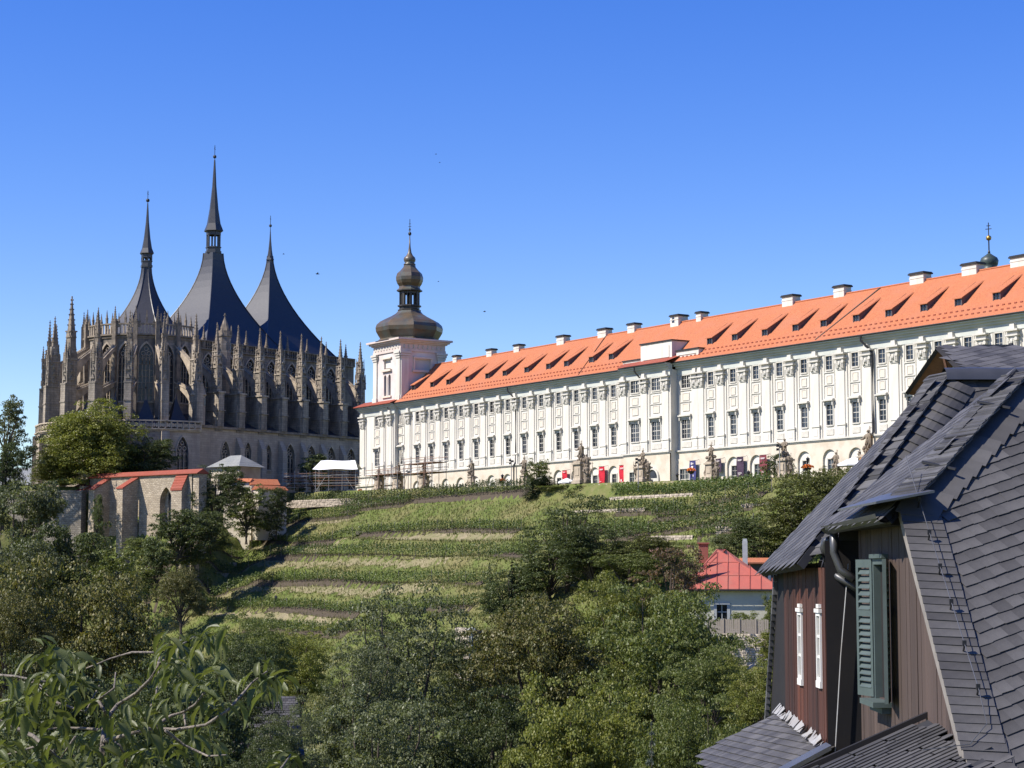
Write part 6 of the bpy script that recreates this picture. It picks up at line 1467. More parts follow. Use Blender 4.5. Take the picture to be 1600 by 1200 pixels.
nE, fE, aP = V_(3.27, 20.55, .10), V_(3.27, 23.85, .01), V_(5.03, 22.25, 2.23); rE = V_(9.5, 22.25, 2.23)
slate_field([nE + Vector((-.22, -.05, -.05)), fE + Vector((-.20, .1, -.05)), aP + Vector((0, 0, .05))], Vector((0, -1, 0)), 'half_hip', nh, .17, .12, rad(15), lift=.03, seed=4, thin=True)
# slates of the second front slope, its rolled strip along the hip
slate_field([nE, aP, rE, V_(9.5, 20.55, .10)], Vector((1, 0, 0)), 'front_roof', nh, .2, .14, rad(14), seed=6)
N2 = (aP - nE).cross(rE - nE).normalized(); N2 = N2 if N2.z > 0 else -N2; hv = (aP - nE).normalized(); hn = N2.cross(hv); hn = hn if hn.x > 0 else -hn
so_ = MB(); n = 22
for i in range(n):
    f0, f1 = i / n, (i + 1.25) / n; A = nE.lerp(aP, f0); B = nE.lerp(aP, min(1, f1)); q = []
    for j in range(6):
        g_ = j / 5; w = .05 + .34 * g_; dz = .03 + .05 * math.sin(g_ * math.pi) ; q.append((A + hn * w + N2 * (dz + .02) - hv * .05 * math.sin(g_ * math.pi), B + hn * w + N2 * (dz - .005) - hv * .05 * math.sin(g_ * math.pi)))
    m = MB(); m.add([p for pr in q for p in pr] + [pr[0] - N2 * .02 for pr in q], [(2 * j, 2 * j + 2, 2 * j + 3, 2 * j + 1) for j in range(5)] + [(2 * j, 12 + j, 13 + j, 2 * j + 2) for j in range(5)]); m.build('hip_slate', M['slate'], nh)
bd = MB()
for i in range(130):
    f0, f1 = i / 130 - .01, i / 130 + .05; A = nE.lerp(aP, max(0, f0)); B = nE.lerp(aP, min(1, f1)); off = Vector((.07 + rr2.uniform(-.012, .012), -.07, 0)); k = rr2.uniform(0, .02); wdt = Vector((-.16, .10, -.05)) * rr2.uniform(.75, 1.1)
    q = [A + off + Vector((0, 0, .07 + k)), B + off + Vector((0, 0, .05 + k)), B + wdt + Vector((0, 0, .06 + k)), A + wdt + Vector((0, 0, .08 + k))]; bd.add(q + [v - Vector((0, 0, .008)) for v in q], [(0, 1, 2, 3), (0, 4, 5, 1), (1, 5, 6, 2), (2, 6, 7, 3), (3, 7, 4, 0)])
bd.build('hip_slates', M['slate_edge'], nh)['kind'] = 'stuff'
rc_ = MB(); rr = []
for i in range(13):
    f = i / 12; c = aP.lerp(rE, f); k = 1.0 + (.05 if i % 2 else 0); rr.append([c + Vector((0, .15 * k * math.cos(math.pi * j / 6) * -1, .02 + .15 * k * math.sin(math.pi * j / 6))) + Vector((0, 0, -.06)) for j in range(7)])
rc_.loft(rr, closed=False); rc_.build('ridge_capping', M['zinc_dark'], nh, True)
# lower pent roofs
slate_field([V_(3.28, 23.7, -1.72), V_(3.28, 20.2, -1.86), V_(2.05, 20.0, -2.50), V_(2.32, 23.7, -2.26)], Vector((0, 1, 0)), 'pent_roof', nh, .17, .11, rad(8), seed=8, single=80)
fl = MB(); r_ = random.Random(2)
for i in range(40):
    y0, y1 = 23.6 - 3.4 * i / 40, 23.6 - 3.4 * (i + 1) / 40; z = -1.74 - .12 * i / 40; fl.add([L_(3.255, y0, z + .09 + r_.uniform(-.03, .04)), L_(3.255, y1 + .01, z + .09 + r_.uniform(-.03, .04)), L_(3.175 + r_.uniform(-.02, .02), y1 + .01, z + .015), L_(3.175 + r_.uniform(-.02, .02), y0, z + .015)], [(0, 1, 2, 3)])
fl.build('mortar_flashing', M['steel'], nh)
vg = MB(); vg.prism([(0, 0), (.34, 0), (.34, .05), (0, .05)], lambda a, z, d: V_(3.25 - d * 1.22, 20.15 - a, -1.83 - d * .64 + z), 0, 1.0); vg.build('pent_verge', M['zinc'], nh)
slate_field([V_(3.58, 16.75, -1.28), V_(2.45, 16.75, -1.77), V_(2.1, 13.2, -2.25), V_(3.75, 13.2, -1.85)], Vector((-1, 0, -.43)), 'pent_roof', nh, .3, .10, rad(2), seed=9, single=30)
vg = MB(); vg.prism([(0, 0), (.06, 0), (.06, .05), (0, .05)], lambda a, z, d: V_(3.6 - d * 1.15, 16.78 + a, -1.27 - d * .5 + z), 0, 1.02); vg.build('pent_verge', M['plank_dark'], nh)
# body of the house down to the ground
b = MB(); b.span(L_(3.7, 16.9, -7.6), L_(9.5, 20.3, -.4)); b.span(L_(3.45, 20.3, -7.6), L_(9.5, 23.7, -.1)); b.span(L_(2.5, 14.0, -7.6), L_(9.5, 16.9, -4.6)); b.span(L_(2.6, 20.3, -7.6), L_(3.5, 23.6, -2.6)); b.build('lower_wall', M['plank_dark'], nh)

# ---- roof with deep overhang behind it
BR = Vector((22, 75, -8)); bh = thing('gabled_house', 'house behind the near roof with a dark slate gable and brown boarded overhang', 'house', BR)
B_ = lambda x, y, z: Vector((x - BR.x, y - BR.y, z - BR.z))
A = B_(16.75, 75, 8.72); Ef = B_(16.35, 79, 7.35); En = B_(16.85, 71, 7.25); RE = B_(45, 75, 8.72); Ee = B_(45, 71, 7.1); El = B_(45, 66, 5.41); En2 = B_(17.6, 66, 5.41); Fe = B_(45, 79.5, 7.2)
o = slate_field([A, En, En2, El, RE], Vector((1, 0, 0)), 'roof', bh, .55, .42, rad(38), m='slate', seed=3)
b = MB(); b.add([A, RE, Fe, Ef], [(0, 1, 2, 3)]); b.build('back_roof', M['slate'], bh)
G0, G1, G2 = B_(17.4, 78.6, 6.9), B_(17.6, 71.3, 6.85), B_(17.5, 75, 8.3)
M['soffit'] = mat('brown_boards', (.15, .075, .045), (.10, .05, .032), 2, 5, .8, .3, 10)
b = MB(); dn = Vector((0, 0, -.12)); b.add([A + dn, Ef + dn, G0, G2, En + dn, G1], [(0, 1, 2, 3), (0, 3, 5, 4)]); b.build('soffit', M['soffit'], bh)
b = MB(); 
for P, Q in ((A, Ef), (A, En)): b.tube([P + Vector((0, 0, -.08)), Q + Vector((0, 0, -.08))], .11, 4)
b.build('barge_board', M['plank_dark'], bh)
MB().tube([A + Vector((.15, 0, -.1)), A + Vector((.35, 0, -1.0))], .07, 5).build('pendant_post', M['soffit'], bh)
b = MB(); b.add([G0, G2, G1, B_(17.9, 71, -8), B_(17.4, 79, -8)], [(0, 1, 2, 3, 4)]); b.add([B_(17.9, 71, -8), B_(45, 71, -8), Ee, G1], [(0, 1, 2, 3)]); b.build('wall', M['pale_wall'], bh)
o = MB().add([B_(17.55, 73.4, 6.8), B_(17.55, 74.1, 6.8), B_(17.55, 74.1, 7.6), B_(17.55, 73.4, 7.6)], [(0, 1, 2, 3)]).build('window', M['glass'], bh); b = MB()
for y0, y1, z0, z1 in ((73.3, 73.4, 6.7, 7.7), (74.1, 74.2, 6.7, 7.7), (73.4, 74.1, 6.7, 6.8), (73.4, 74.1, 7.6, 7.7)): b.span(B_(17.4, y0, z0), B_(17.5, y1, z1))
b.build('window_frame', M['white_paint'], o)
sk = W(1569, 577, 70.0); b = MB(); b.box(B_(sk.x, 70.0, sk.z - .1), (1.0, .75, .12)); b.build('skylight', M['zinc'], bh)
b = MB(); c = W(1552, 548, 76); b.box(B_(c.x, 76, c.z - .9), (1.3, .8, 1.1)); b.build('chimney', M['lead'], bh); c = W(1580, 548, 76); b = MB(); b.lathe(B_(c.x, 76, c.z - .3), [(.12, 0), (.12, .3), (.2, .32), (.08, .6)], 8); b.build('vent_pipe', M['iron'], bh)
# ================================================================== vegetation
RNG = np.random.default_rng(7)
M['leaf_green'] = leafmat('fresh_green_leaves', (.10, .125, .032), (.066, .092, .024), (.19, .20, .07), .30, .5)
M['leaf_lime'] = leafmat('yellow_green_leaves', (.145, .16, .032), (.09, .115, .026), (.23, .225, .06), .30, .4)
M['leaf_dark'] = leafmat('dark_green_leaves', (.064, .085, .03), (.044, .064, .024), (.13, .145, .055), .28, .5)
M['leaf_grey'] = leafmat('grey_green_leaves', (.10, .115, .052), (.066, .084, .038), (.18, .19, .10), .3, .4)
M['leaf_brown'] = leafmat('rusty_green_leaves', (.105, .108, .034), (.068, .08, .026), (.20, .17, .065), .26, .4)
M['leaf_olive'] = leafmat('olive_leaves', (.080, .09, .026), (.055, .068, .018), (.14, .14, .05), .34, .5)
M['leaf_vine'] = leafmat('vine_leaves', (.062, .098, .022), (.045, .074, .019), (.12, .15, .042), .32, .8)
M['needle_dark'] = leafmat('dark_needles', (.018, .034, .014), (.012, .024, .01), (.04, .06, .022), .15, .6)
M['needle_blue'] = leafmat('blue_needles', (.06, .075, .06), (.045, .058, .048), (.11, .125, .10), .15, .6)
M['grass_blade'] = leafmat('grass_blades', (.085, .105, .028), (.13, .135, .045), (.20, .18, .08), .3, .08)

def leaf_mesh(name, P, N, size, m, aspect=.62, rng=RNG, fold=.18):
    """one rhombus-like leaf per row of P, facing N"""
    n = len(P); N = N / np.linalg.norm(N, axis=1, keepdims=True)
    a = rng.normal(size=(n, 3)); a -= (a * N).sum(1, keepdims=True) * N; a /= np.linalg.norm(a, axis=1, keepdims=True); b = np.cross(N, a)
    s = (size * rng.uniform(.65, 1.3, n))[:, None]
    v = np.stack([P - a * s * .5, P - b * s * aspect * .5 + N * s * fold, P + a * s * .5, P + b * s * aspect * .5 + N * s * fold], 1).reshape(-1, 3).astype(np.float32)
    me = bpy.data.meshes.new(name); me.vertices.add(4 * n); me.vertices.foreach_set('co', v.ravel()); me.loops.add(4 * n); me.loops.foreach_set('vertex_index', np.arange(4 * n, dtype=np.int32)); me.polygons.add(n); me.polygons.foreach_set('loop_start', np.arange(0, 4 * n, 4, dtype=np.int32)); me.update(calc_edges=True)
    me.materials.append(m); return me
def sph(n, rng=RNG):
    d = rng.normal(size=(n, 3)); return d / np.linalg.norm(d, axis=1, keepdims=True)
def clump_leaves(C, R, per, rng=RNG, up=.45, flat=.52):
    """leaves on the upper outside of many small clumps"""
    n = len(C) * per; c = np.repeat(C, per, 0); r = np.repeat(R, per)[:, None]
    d = sph(n, rng); d[:, 2] = np.abs(d[:, 2]) * 1.0 - .35 * (rng.random(n) < .45); d /= np.linalg.norm(d, axis=1, keepdims=True)
    k = rng.uniform(.55, 1.05, (n, 1)); P = c + d * r * k * np.array([1, 1, flat]); N = d * .6 + rng.normal(size=(n, 3)) * .6 + np.array([0, 0, up])
    return P, N
def crown_proto(seed, m, lobes, per_lobe, clump_r, per, leaf, shape='round', trunk_h=.30, limb=True, up=.45, lowz=.30):
    """crown of unit height (z 0..1, radius about .5) and its trunk"""
    rng = np.random.default_rng(seed); C = []; L = []
    for i in range(lobes):
        if shape == 'round':
            th = rng.uniform(0, 6.283); z = lowz + (.86 - lowz) * rng.random() ** .8; rr = .31 * math.sqrt(max(.05, 1 - ((z - .5) / .56) ** 2)) * rng.uniform(.45, 1.2); lr = rng.uniform(.11, .21)
        elif shape == 'tall':
            th = rng.uniform(0, 6.283); z = .22 + .68 * rng.random(); rr = .22 * (1.1 - z * .7) * rng.uniform(.3, 1.2); lr = rng.uniform(.10, .16)
        elif shape == 'shrub':
            th = rng.uniform(0, 6.283); z = .06 + .66 * rng.random(); rr = .34 * math.sqrt(max(.05, 1 - (z / .95) ** 2)) * rng.uniform(.3, 1.1); lr = rng.uniform(.14, .24)
        elif shape == 'spread':
            th = rng.uniform(0, 6.283); z = .45 + .42 * rng.random(); rr = .42 * rng.uniform(.2, 1); lr = rng.uniform(.09, .16)
        lc = np.array([rr * math.cos(th), rr * math.sin(th), z]); L.append((lc, lr))
        d = sph(per_lobe, rng); d[:, 2] = d[:, 2] * .85 + .12
        C.append(lc + d * lr * rng.uniform(.55, 1.02, (per_lobe, 1)))
    C = np.concatenate(C); C[:, 2] = np.clip(C[:, 2], .03, 1.0)
    R = rng.uniform(.6, 1.35, len(C)) * clump_r
    P, N = clump_leaves(C, R, per, rng, up)
    rad_ = np.hypot(P[:, 0], P[:, 1]); kx = .5 / np.percentile(rad_, 96); kz = 1.0 / np.percentile(P[:, 2], 99.6)
    P = P * np.array([kx, kx, kz]); L = [(l * np.array([kx, kx, kz]), r) for l, r in L]
    me = leaf_mesh('crown', P, N, leaf, m, rng=rng)
    t = MB(); r0 = .028; t.tube([(0, 0, -.08), (.004, .003, trunk_h * .5), (-.004, .004, trunk_h), (.006, -.004, .6), (0, .01, .82)], [r0 * 1.25, r0, r0 * .85, r0 * .5, r0 * .15], 7)
    for lc, lr in L[:14]:
        z0 = trunk_h * rng.uniform(.7, 1.5); mid = lc * .5 + np.array([0, 0, .5 * z0 + .02]); t.tube([(0, 0, z0), tuple(mid), tuple(lc), tuple(lc + np.array([0, 0, lr * .6]))], [r0 * .5, r0 * .34, r0 * .18, r0 * .05], 5)
    return me, t.mesh('trunk', M['bark'])
def conifer_proto(seed, m, tiers, per, leaf, narrow=.2, ragged=.25):
    rng = np.random.default_rng(seed); P = []; N = []
    for i in range(tiers):
        f = (i + .5) / tiers; z = .06 + .93 * f; R = narrow * (1 - f) ** .8 + .012; k = max(5, int(10 * (1 - f) + 4))
        for j in range(k):
            a = rng.uniform(0, 6.283); ln = R * rng.uniform(1 - ragged * 2, 1.1); n_ = max(4, int(per * (1 - f * .7)))
            q = rng.random(n_) ** .7; x = np.stack([np.cos(a) * ln * q, np.sin(a) * ln * q, z - .35 * ln * q + .15 * ln * q * q], 1) + rng.normal(size=(n_, 3)) * R * .09
            P.append(x); N.append(np.array([math.cos(a) * .4, math.sin(a) * .4, .7]) + rng.normal(size=(n_, 3)) * .5)
    me = leaf_mesh('foliage', np.concatenate(P), np.concatenate(N), leaf, m, .4, rng)
    t = MB(); t.tube([(0, 0, -.08), (0, 0, .5), (0, 0, .98)], [.018, .012, .003], 6); return me, t.mesh('trunk', M['bark'])
PR = {
 'near_a': crown_proto(1, M['leaf_green'], 26, 15, .066, 112, .0155),
 'near_b': crown_proto(2, M['leaf_grey'], 28, 15, .064, 112, .0150),
 'near_c': crown_proto(3, M['leaf_brown'], 24, 16, .066, 108, .0160),
 'near_d': crown_proto(4, M['leaf_lime'], 26, 15, .068, 104, .0160),
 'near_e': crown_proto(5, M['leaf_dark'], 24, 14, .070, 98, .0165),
 'far_lime': crown_proto(11, M['leaf_lime'], 28, 20, .066, 64, .021, lowz=.14),
 'far_green': crown_proto(12, M['leaf_green'], 20, 16, .072, 62, .023, lowz=.12, trunk_h=.15),
 'far_dark': crown_proto(13, M['leaf_dark'], 20, 16, .072, 62, .023, lowz=.1, trunk_h=.12),
 'far_grey': crown_proto(14, M['leaf_grey'], 20, 16, .072, 60, .023, lowz=.1, trunk_h=.12),
 'airy': crown_proto(15, M['leaf_grey'], 16, 9, .058, 40, .022, 'spread', .4),
 'shrub': crown_proto(16, M['leaf_green'], 14, 18, .075, 42, .032, 'shrub', .15),
 'shrub_dark': crown_proto(17, M['leaf_dark'], 14, 18, .075, 42, .032, 'shrub', .15),
 'shrub_olive': crown_proto(18, M['leaf_olive'], 18, 22, .060, 46, .024, 'shrub', .15),
 'dense_lime': crown_proto(24, M['leaf_lime'], 36, 20, .085, 80, .022, 'shrub', .15),
 'shrub_lime': crown_proto(19, M['leaf_lime'], 14, 18, .070, 42, .030, 'shrub', .15),
 'tall_dark': crown_proto(20, M['leaf_dark'], 16, 18, .055, 46, .022, 'tall', .15),
 'juniper': conifer_proto(21, M['needle_dark'], 26, 34, .030, .26, .2),
 'spruce': conifer_proto(22, M['needle_blue'], 22, 40, .022, .22, .15),
 'pine': conifer_proto(23, M['needle_dark'], 22, 60, .026, .42, .45),
}
def plant(kind, px, ytop, wpx, ybase, lab, Y=None, cat='tree', group='trees below and on the hill', rz=None, name=None, zb=None):
    if Y is None: b_ = hit(px, ybase)
    else:
        b_ = W(px, ytop, Y); b_.z = ground(b_.x, b_.y) if zb is None else zb
    zt = W(px, ytop, b_.y).z; H = zt - b_.z; Wd = wpx / 3000 * b_.y
    c, tr_ = PR[kind]
    kf = {'juniper': 1.9, 'spruce': 2.2, 'pine': 1.2}.get(kind, 1.0)
    nm = name or {'juniper': 'juniper', 'spruce': 'spruce', 'pine': 'pine_tree'}.get(kind, 'shrub' if kind.startswith('shrub') else 'tree')
    t = thing(nm, lab, cat if nm != 'shrub' else 'shrub', (b_.x, b_.y, b_.z - .1), rz if rz is not None else (px * 1.7) % 6.28, group)
    s = Wd * 1.06 * kf; H = H * 1.02
    if len(c.polygons) and kind.startswith('near') and H > s * 1.9:      # tall slim: lift the crown on its trunk instead of stretching it
        k = s * 1.5; o = link('crown', c, t, (0, 0, H - k)); o.scale = (s, s, k); o = link('trunk', tr_, t, (0, 0, H - k)); o.scale = (s, s, k)
        x = MB(); x.tube([(0, 0, -.3), (.05, 0, (H - k) * .5), (0, 0, H - k + .3 * k)], [s * .036, s * .031, s * .024], 7); x.build('lower_trunk', M['bark'], t)
    else:
        o = link('crown', c, t); o.scale = (s, s, H); o = link('trunk', tr_, t); o.scale = (s, s, H)
    return t
# by the church
plant('dense_lime', 146, 628, 146, 775, 'big yellow-green tree in front of the church apse', Y=399)
plant('dense_lime', 86, 698, 62, 770, 'small rounded yellow-green tree at the left foot of the big apse tree', Y=395)
plant('far_dark', 226, 686, 86, 760, 'dark green tree between the big apse tree and the church windows', Y=401)
plant('airy', 8, 624, 104, 760, 'airy locust-like tree at the left picture edge above the wall', Y=385, zb=10)
plant('far_dark', 5, 690, 70, 800, 'dark bushy tree under the airy one at the left edge', Y=372, zb=8)
plant('far_dark', 337, 728, 82, 812, 'dark tree right of the chapel wall, in front of the pavilion', Y=376, zb=8)
plant('shrub_dark', 488, 711, 62, 768, 'round dense tree behind the scaffold by the church', Y=428, cat='tree', name='tree', zb=16.8)
plant('shrub_dark', 420, 772, 66, 795, 'low grey shrub at the left end of the top vine hedge')
# left slope
plant('far_grey', 22, 758, 150, 905, 'large grey-green tree at the left edge below the retaining wall', Y=322, zb=-8)
plant('far_dark', 92, 822, 150, 945, 'broad dark tree below the grey retaining wall', Y=316, zb=-14)
plant('far_grey', 30, 850, 170, 960, 'grey-green tree lower left, in front of the dark ones', Y=296, zb=-16)
plant('shrub_dark', 150, 835, 95, 905, 'dark ivy-like shrub at the foot of the chapel buttresses', Y=362, zb=-2)
plant('shrub_dark', 152, 775, 22, 850, 'narrow ivy column climbing the left chapel pier', Y=380, zb=4, name='ivy')
plant('shrub', 222, 840, 60, 880, 'small green shrub between the two chapel buttresses', Y=366, zb=2)
plant('shrub_dark', 278, 798, 92, 880, 'dark creeper-covered bush right of the chapel buttresses', Y=356, zb=0)
plant('shrub_dark', 246, 842, 66, 905, 'creeper-draped mound stepping down from the chapel', Y=352, zb=-5)
plant('shrub', 186, 858, 110, 925, 'pale creeper curtain hanging below the chapel wall', Y=345, zb=-9)
plant('shrub', 386, 760, 70, 825, 'leafy bush hiding the foot of the lowest tile-capped wall', Y=388, zb=6)
plant('shrub_dark', 432, 764, 50, 806, 'dark bush right of the tile-capped walls', Y=389, zb=7)
plant('shrub_dark', 330, 800, 60, 850, 'dark bush at the left ends of the upper vine rows', Y=360, zb=3)
plant('shrub_dark', 302, 806, 80, 890, 'dark bush under the right end of the chapel wall', Y=364, zb=0)
# middle slope
plant('shrub', 872, 766, 60, 800, 'leafy bush just left of the platform of the largest statue', Y=338)
plant('shrub_dark', 925, 768, 46, 800, 'small dark bush right of the platform of the largest statue', Y=337)
plant('juniper', 850, 742, 58, 822, 'dense pointed juniper at the terrace edge beside the largest statue', Y=342)
plant('juniper', 832, 752, 40, 822, 'slimmer juniper leaning at the left of the dense one', Y=341)
plant('shrub', 838, 718, 44, 770, 'light leafy bush just above the junipers', Y=350, zb=12)
plant('shrub_dark', 905, 776, 70, 815, 'dark bush below the round platform of the largest statue', Y=335)
plant('shrub', 945, 778, 62, 815, 'bright green bush at the left ends of the right-hand vines', Y=332)
plant('tall_dark', 886, 776, 150, 925, 'tall dark ragged tree on the slope below the junipers')
plant('far_dark', 930, 822, 118, 930, 'dark rounded tree right of the ragged one')
plant('far_dark', 858, 838, 112, 940, 'dark bushy tree left of the ragged slope tree')
plant('far_dark', 795, 884, 100, 985, 'dark sprawling conifer at the right ends of the lower vines')
plant('pine', 800, 876, 60, 985, 'ragged dark pine top rising from the sprawling conifer')
plant('juniper', 765, 878, 26, 960, 'thin dark conifer spike left of the sprawling conifer')
plant('shrub_olive', 1262, 742, 150, 880, 'large rounded olive-green bush above the near roof', cat='shrub', group=None)
plant('shrub_olive', 1315, 752, 110, 850, 'olive-green bush touching the edge of the near roof', cat='shrub')
plant('far_dark', 1188, 808, 92, 885, 'dark shrubby tree right of the red house chimney')
plant('far_grey', 1150, 835, 80, 890, 'grey-green bushy tree behind the red roof')
plant('shrub_dark', 1222, 712, 60, 762, 'round dark terrace bush in front of the wine-red banner', Y=304, zb=11.5)
plant('shrub', 1300, 729, 42, 760, 'small rounded bush left of the parasols', Y=290, zb=11)
plant('shrub_olive', 1010, 838, 130, 905, 'rounded olive shrub on the slope left of the red house')
plant('far_green', 985, 862, 110, 940, 'green bushy tree left of the plum tree')
M['leaf_plum'] = leafmat('plum_leaves', (.10, .085, .05), (.055, .06, .022), (.24, .13, .11), .35, .8)
PR['plum'] = crown_proto(31, M['leaf_plum'], 15, 15, .058, 40, .024)
plant('plum', 1048, 856, 112, 960, 'sparse plum tree with reddish leaves veiling the red roof', Y=214, zb=-9)
plant('shrub_lime', 1192, 985, 56, 1040, 'yellow-green climber on the stone wall by the near house', Y=205, zb=-10)
plant('shrub', 1165, 955, 50, 985, 'leafy shrub in front of the pale house wall', Y=223, zb=-8)
plant('shrub', 1204, 928, 30, 985, 'thin shrub at the right corner of the pale house', Y=224, zb=-8)
# big trees in the valley, front
plant('near_c', 128, 888, 250, 1100, 'rusty green maple at left with its top below the chapel', Y=158)
plant('near_c', 18, 935, 150, 1100, 'rusty green maple cut by the left edge', Y=150)
plant('near_c', 284, 893, 76, 1100, 'slim maple top standing before the lowest vine rows', Y=170)
plant('near_a', 395, 968, 130, 1100, 'green tree behind the big foreground leaves, right half', Y=140)
plant('near_d', 470, 985, 110, 1100, 'yellowish tree top left of the large grey-green tree', Y=150)
plant('near_b', 640, 932, 250, 1200, 'largest grey-green tree at bottom centre left', Y=124)
plant('near_e', 735, 995, 140, 1200, 'dark tree wedged between the two central crowns', Y=132)
plant('near_c', 838, 945, 230, 1200, 'rust-tinged tree at the middle of the bottom edge', Y=122)
plant('near_d', 975, 905, 160, 1200, 'yellow-green tree top left of the pale house', Y=150)
plant('near_a', 1030, 925, 260, 1200, 'broad fresh green tree in front of the red-roofed house', Y=118)
plant('near_a', 1100, 1010, 150, 1200, 'green crown at the left of the pent roof, below the stair rail', Y=102)
plant('near_d', 1185, 1035, 120, 1200, 'bright yellow-green tree against the near plank gable', Y=92)
plant('near_b', 560, 1010, 170, 1200, 'grey-green crown right of the low slate roof', Y=104)
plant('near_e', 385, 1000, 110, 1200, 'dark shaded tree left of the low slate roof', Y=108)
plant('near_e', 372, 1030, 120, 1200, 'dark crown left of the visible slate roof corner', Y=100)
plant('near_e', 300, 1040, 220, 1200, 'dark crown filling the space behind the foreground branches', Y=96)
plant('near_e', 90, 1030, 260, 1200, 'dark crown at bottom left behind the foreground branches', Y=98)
plant('near_b', 590, 1085, 250, 1250, 'lower grey-green crown at the bottom edge, centre left', Y=88)
plant('near_e', 770, 1080, 180, 1250, 'dark lower crown at the bottom edge, centre', Y=90)
plant('near_d', 900, 1070, 220, 1250, 'sunlit lower crown at the bottom edge beside the blue spruce', Y=86)
plant('near_a', 1080, 1090, 190, 1250, 'lower green crown at the bottom edge beside the pent roof', Y=80)
plant('spruce', 1018, 1122, 52, 1300, 'small blue spruce tip at the bottom edge', Y=72)
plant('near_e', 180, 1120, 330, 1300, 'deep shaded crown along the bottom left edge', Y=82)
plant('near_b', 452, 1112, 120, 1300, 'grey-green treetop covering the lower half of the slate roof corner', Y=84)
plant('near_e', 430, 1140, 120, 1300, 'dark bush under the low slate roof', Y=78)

# ------------------------------------------------------------------ vine rows
M['vine_shade'] = mat('painted_vine_shade', (.055, .043, .03), (.085, .066, .045), 2, 5, .95, .6, 5)  # dark brown ground colour that paints the shade below the vine canopy
M['dry_path'] = mat('dry_trodden_grass', (.235, .195, .11), (.13, .135, .05), .8, 7, .95, .6, 4, c3=(.27, .22, .14), scale3=.3, mix3=.7)
stake_m = MB().box((0, 0, -.2), (.09, .09, 2.3)).mesh('stake', M['grey_wood'])
def vine_row(pts, h, lab, th=1.0, dens=115, m='leaf_vine', name='vine_row', cat='vine row', lumpy=.68, strip=0, stakes=True, group='vine rows on the hillside', seed=0, leaf=.24):
    G = [hit(x, y) for x, y in pts]; root = G[0].copy()
    t = thing(name, lab, cat, root, 0, group); rng = np.random.default_rng(seed + int(pts[0][0] * 7 + pts[0][1])); P = []; N = []
    dist = 0; nxt = 1.0
    for A, B in zip(G[:-1], G[1:]):
        L = (B - A).length; n = int(L * dens * h / 1.8); f = rng.random(n)
        x = A.x + (B.x - A.x) * f; y = A.y + (B.y - A.y) * f
        pos = dist + f * L; bump = .5 + .5 * np.sin(pos * 5.6 + .8 * np.sin(pos * .7)); keep = rng.random(n) < (1 - lumpy) + lumpy * bump; x, y, pos, bump = x[keep], y[keep], pos[keep], bump[keep]; n = len(x)
        gz = np.array([ground(a, b) for a, b in zip(x, y)]); hh = h * (.78 + .25 * bump + .08 * np.sin(pos * .33)); q = rng.random(n)
        z = gz + .42 + (hh - .42) * q ** .8; d = sph(n, rng); wv = th * .5 * (1 - .35 * q) * rng.uniform(.5, 1.1, n)
        dr = (B - A); pr = np.array([-dr.y, dr.x]) / max(1e-6, math.hypot(dr.x, dr.y)); sgn = np.where(rng.random(n) < .5, -1, 1)
        p = np.stack([x + pr[0] * wv * sgn, y + pr[1] * wv * sgn, z], 1) - np.array(root); P.append(p); N.append(np.stack([pr[0] * sgn * .8, pr[1] * sgn * .8, np.full(n, .45)], 1) + rng.normal(size=(n, 3)) * .55)
        while stakes and nxt < dist + L:
            k = (nxt - dist) / L; c = A.lerp(B, k); c.z = ground(c.x, c.y); link('stake', stake_m, t, c - root); nxt += 4.6
        dist += L
    st = MB(); so_ = MB(); r2 = random.Random(seed); ed = []
    for A, B in zip(G[:-1], G[1:]):
        L = (B - A).length; k = max(2, int(L / 1.1))
        for i in range(k):
            c = A.lerp(B, i / k); c.z = ground(c.x, c.y); ed.append(c.copy())
            q0 = c - root; st.add([(q0.x - .05, q0.y, q0.z - .1), (q0.x + .05, q0.y - .03, q0.z - .1), (q0.x + .02, q0.y, q0.z + .8)], [(0, 1, 2)])
    if stakes:
        st.build('vine_stems', M['bark'], t)['kind'] = 'stuff'
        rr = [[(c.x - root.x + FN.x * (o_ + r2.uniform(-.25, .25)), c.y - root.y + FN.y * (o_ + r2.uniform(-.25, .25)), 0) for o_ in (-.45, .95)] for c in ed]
        rr = [[(x, y, ground(x + root.x, y + root.y) - root.z + .05) for x, y, z in e2] for e2 in rr]; so_.loft(rr, closed=False); so_.build('painted_shade_strip', M['vine_shade'], t)  # ribbon at the row's foot: under-vine shade put into its dark colour
    if strip:
        pm = MB(); rr = [[(c.x + FN.x * o_, c.y + FN.y * o_) for o_ in (.9 + r2.uniform(-.3, .3), .9 + strip * r2.uniform(.5, 1.2))] for c in ed]
        pm.loft([[(x, y, ground(x, y) + .045) for x, y in e2] for e2 in rr], closed=False); link('path', pm.mesh('path', M['dry_path']))['kind'] = 'structure'
    me = leaf_mesh('vine_foliage', np.concatenate(P), np.concatenate(N), leaf, M[m], .8, rng); link('foliage', me, t); return t
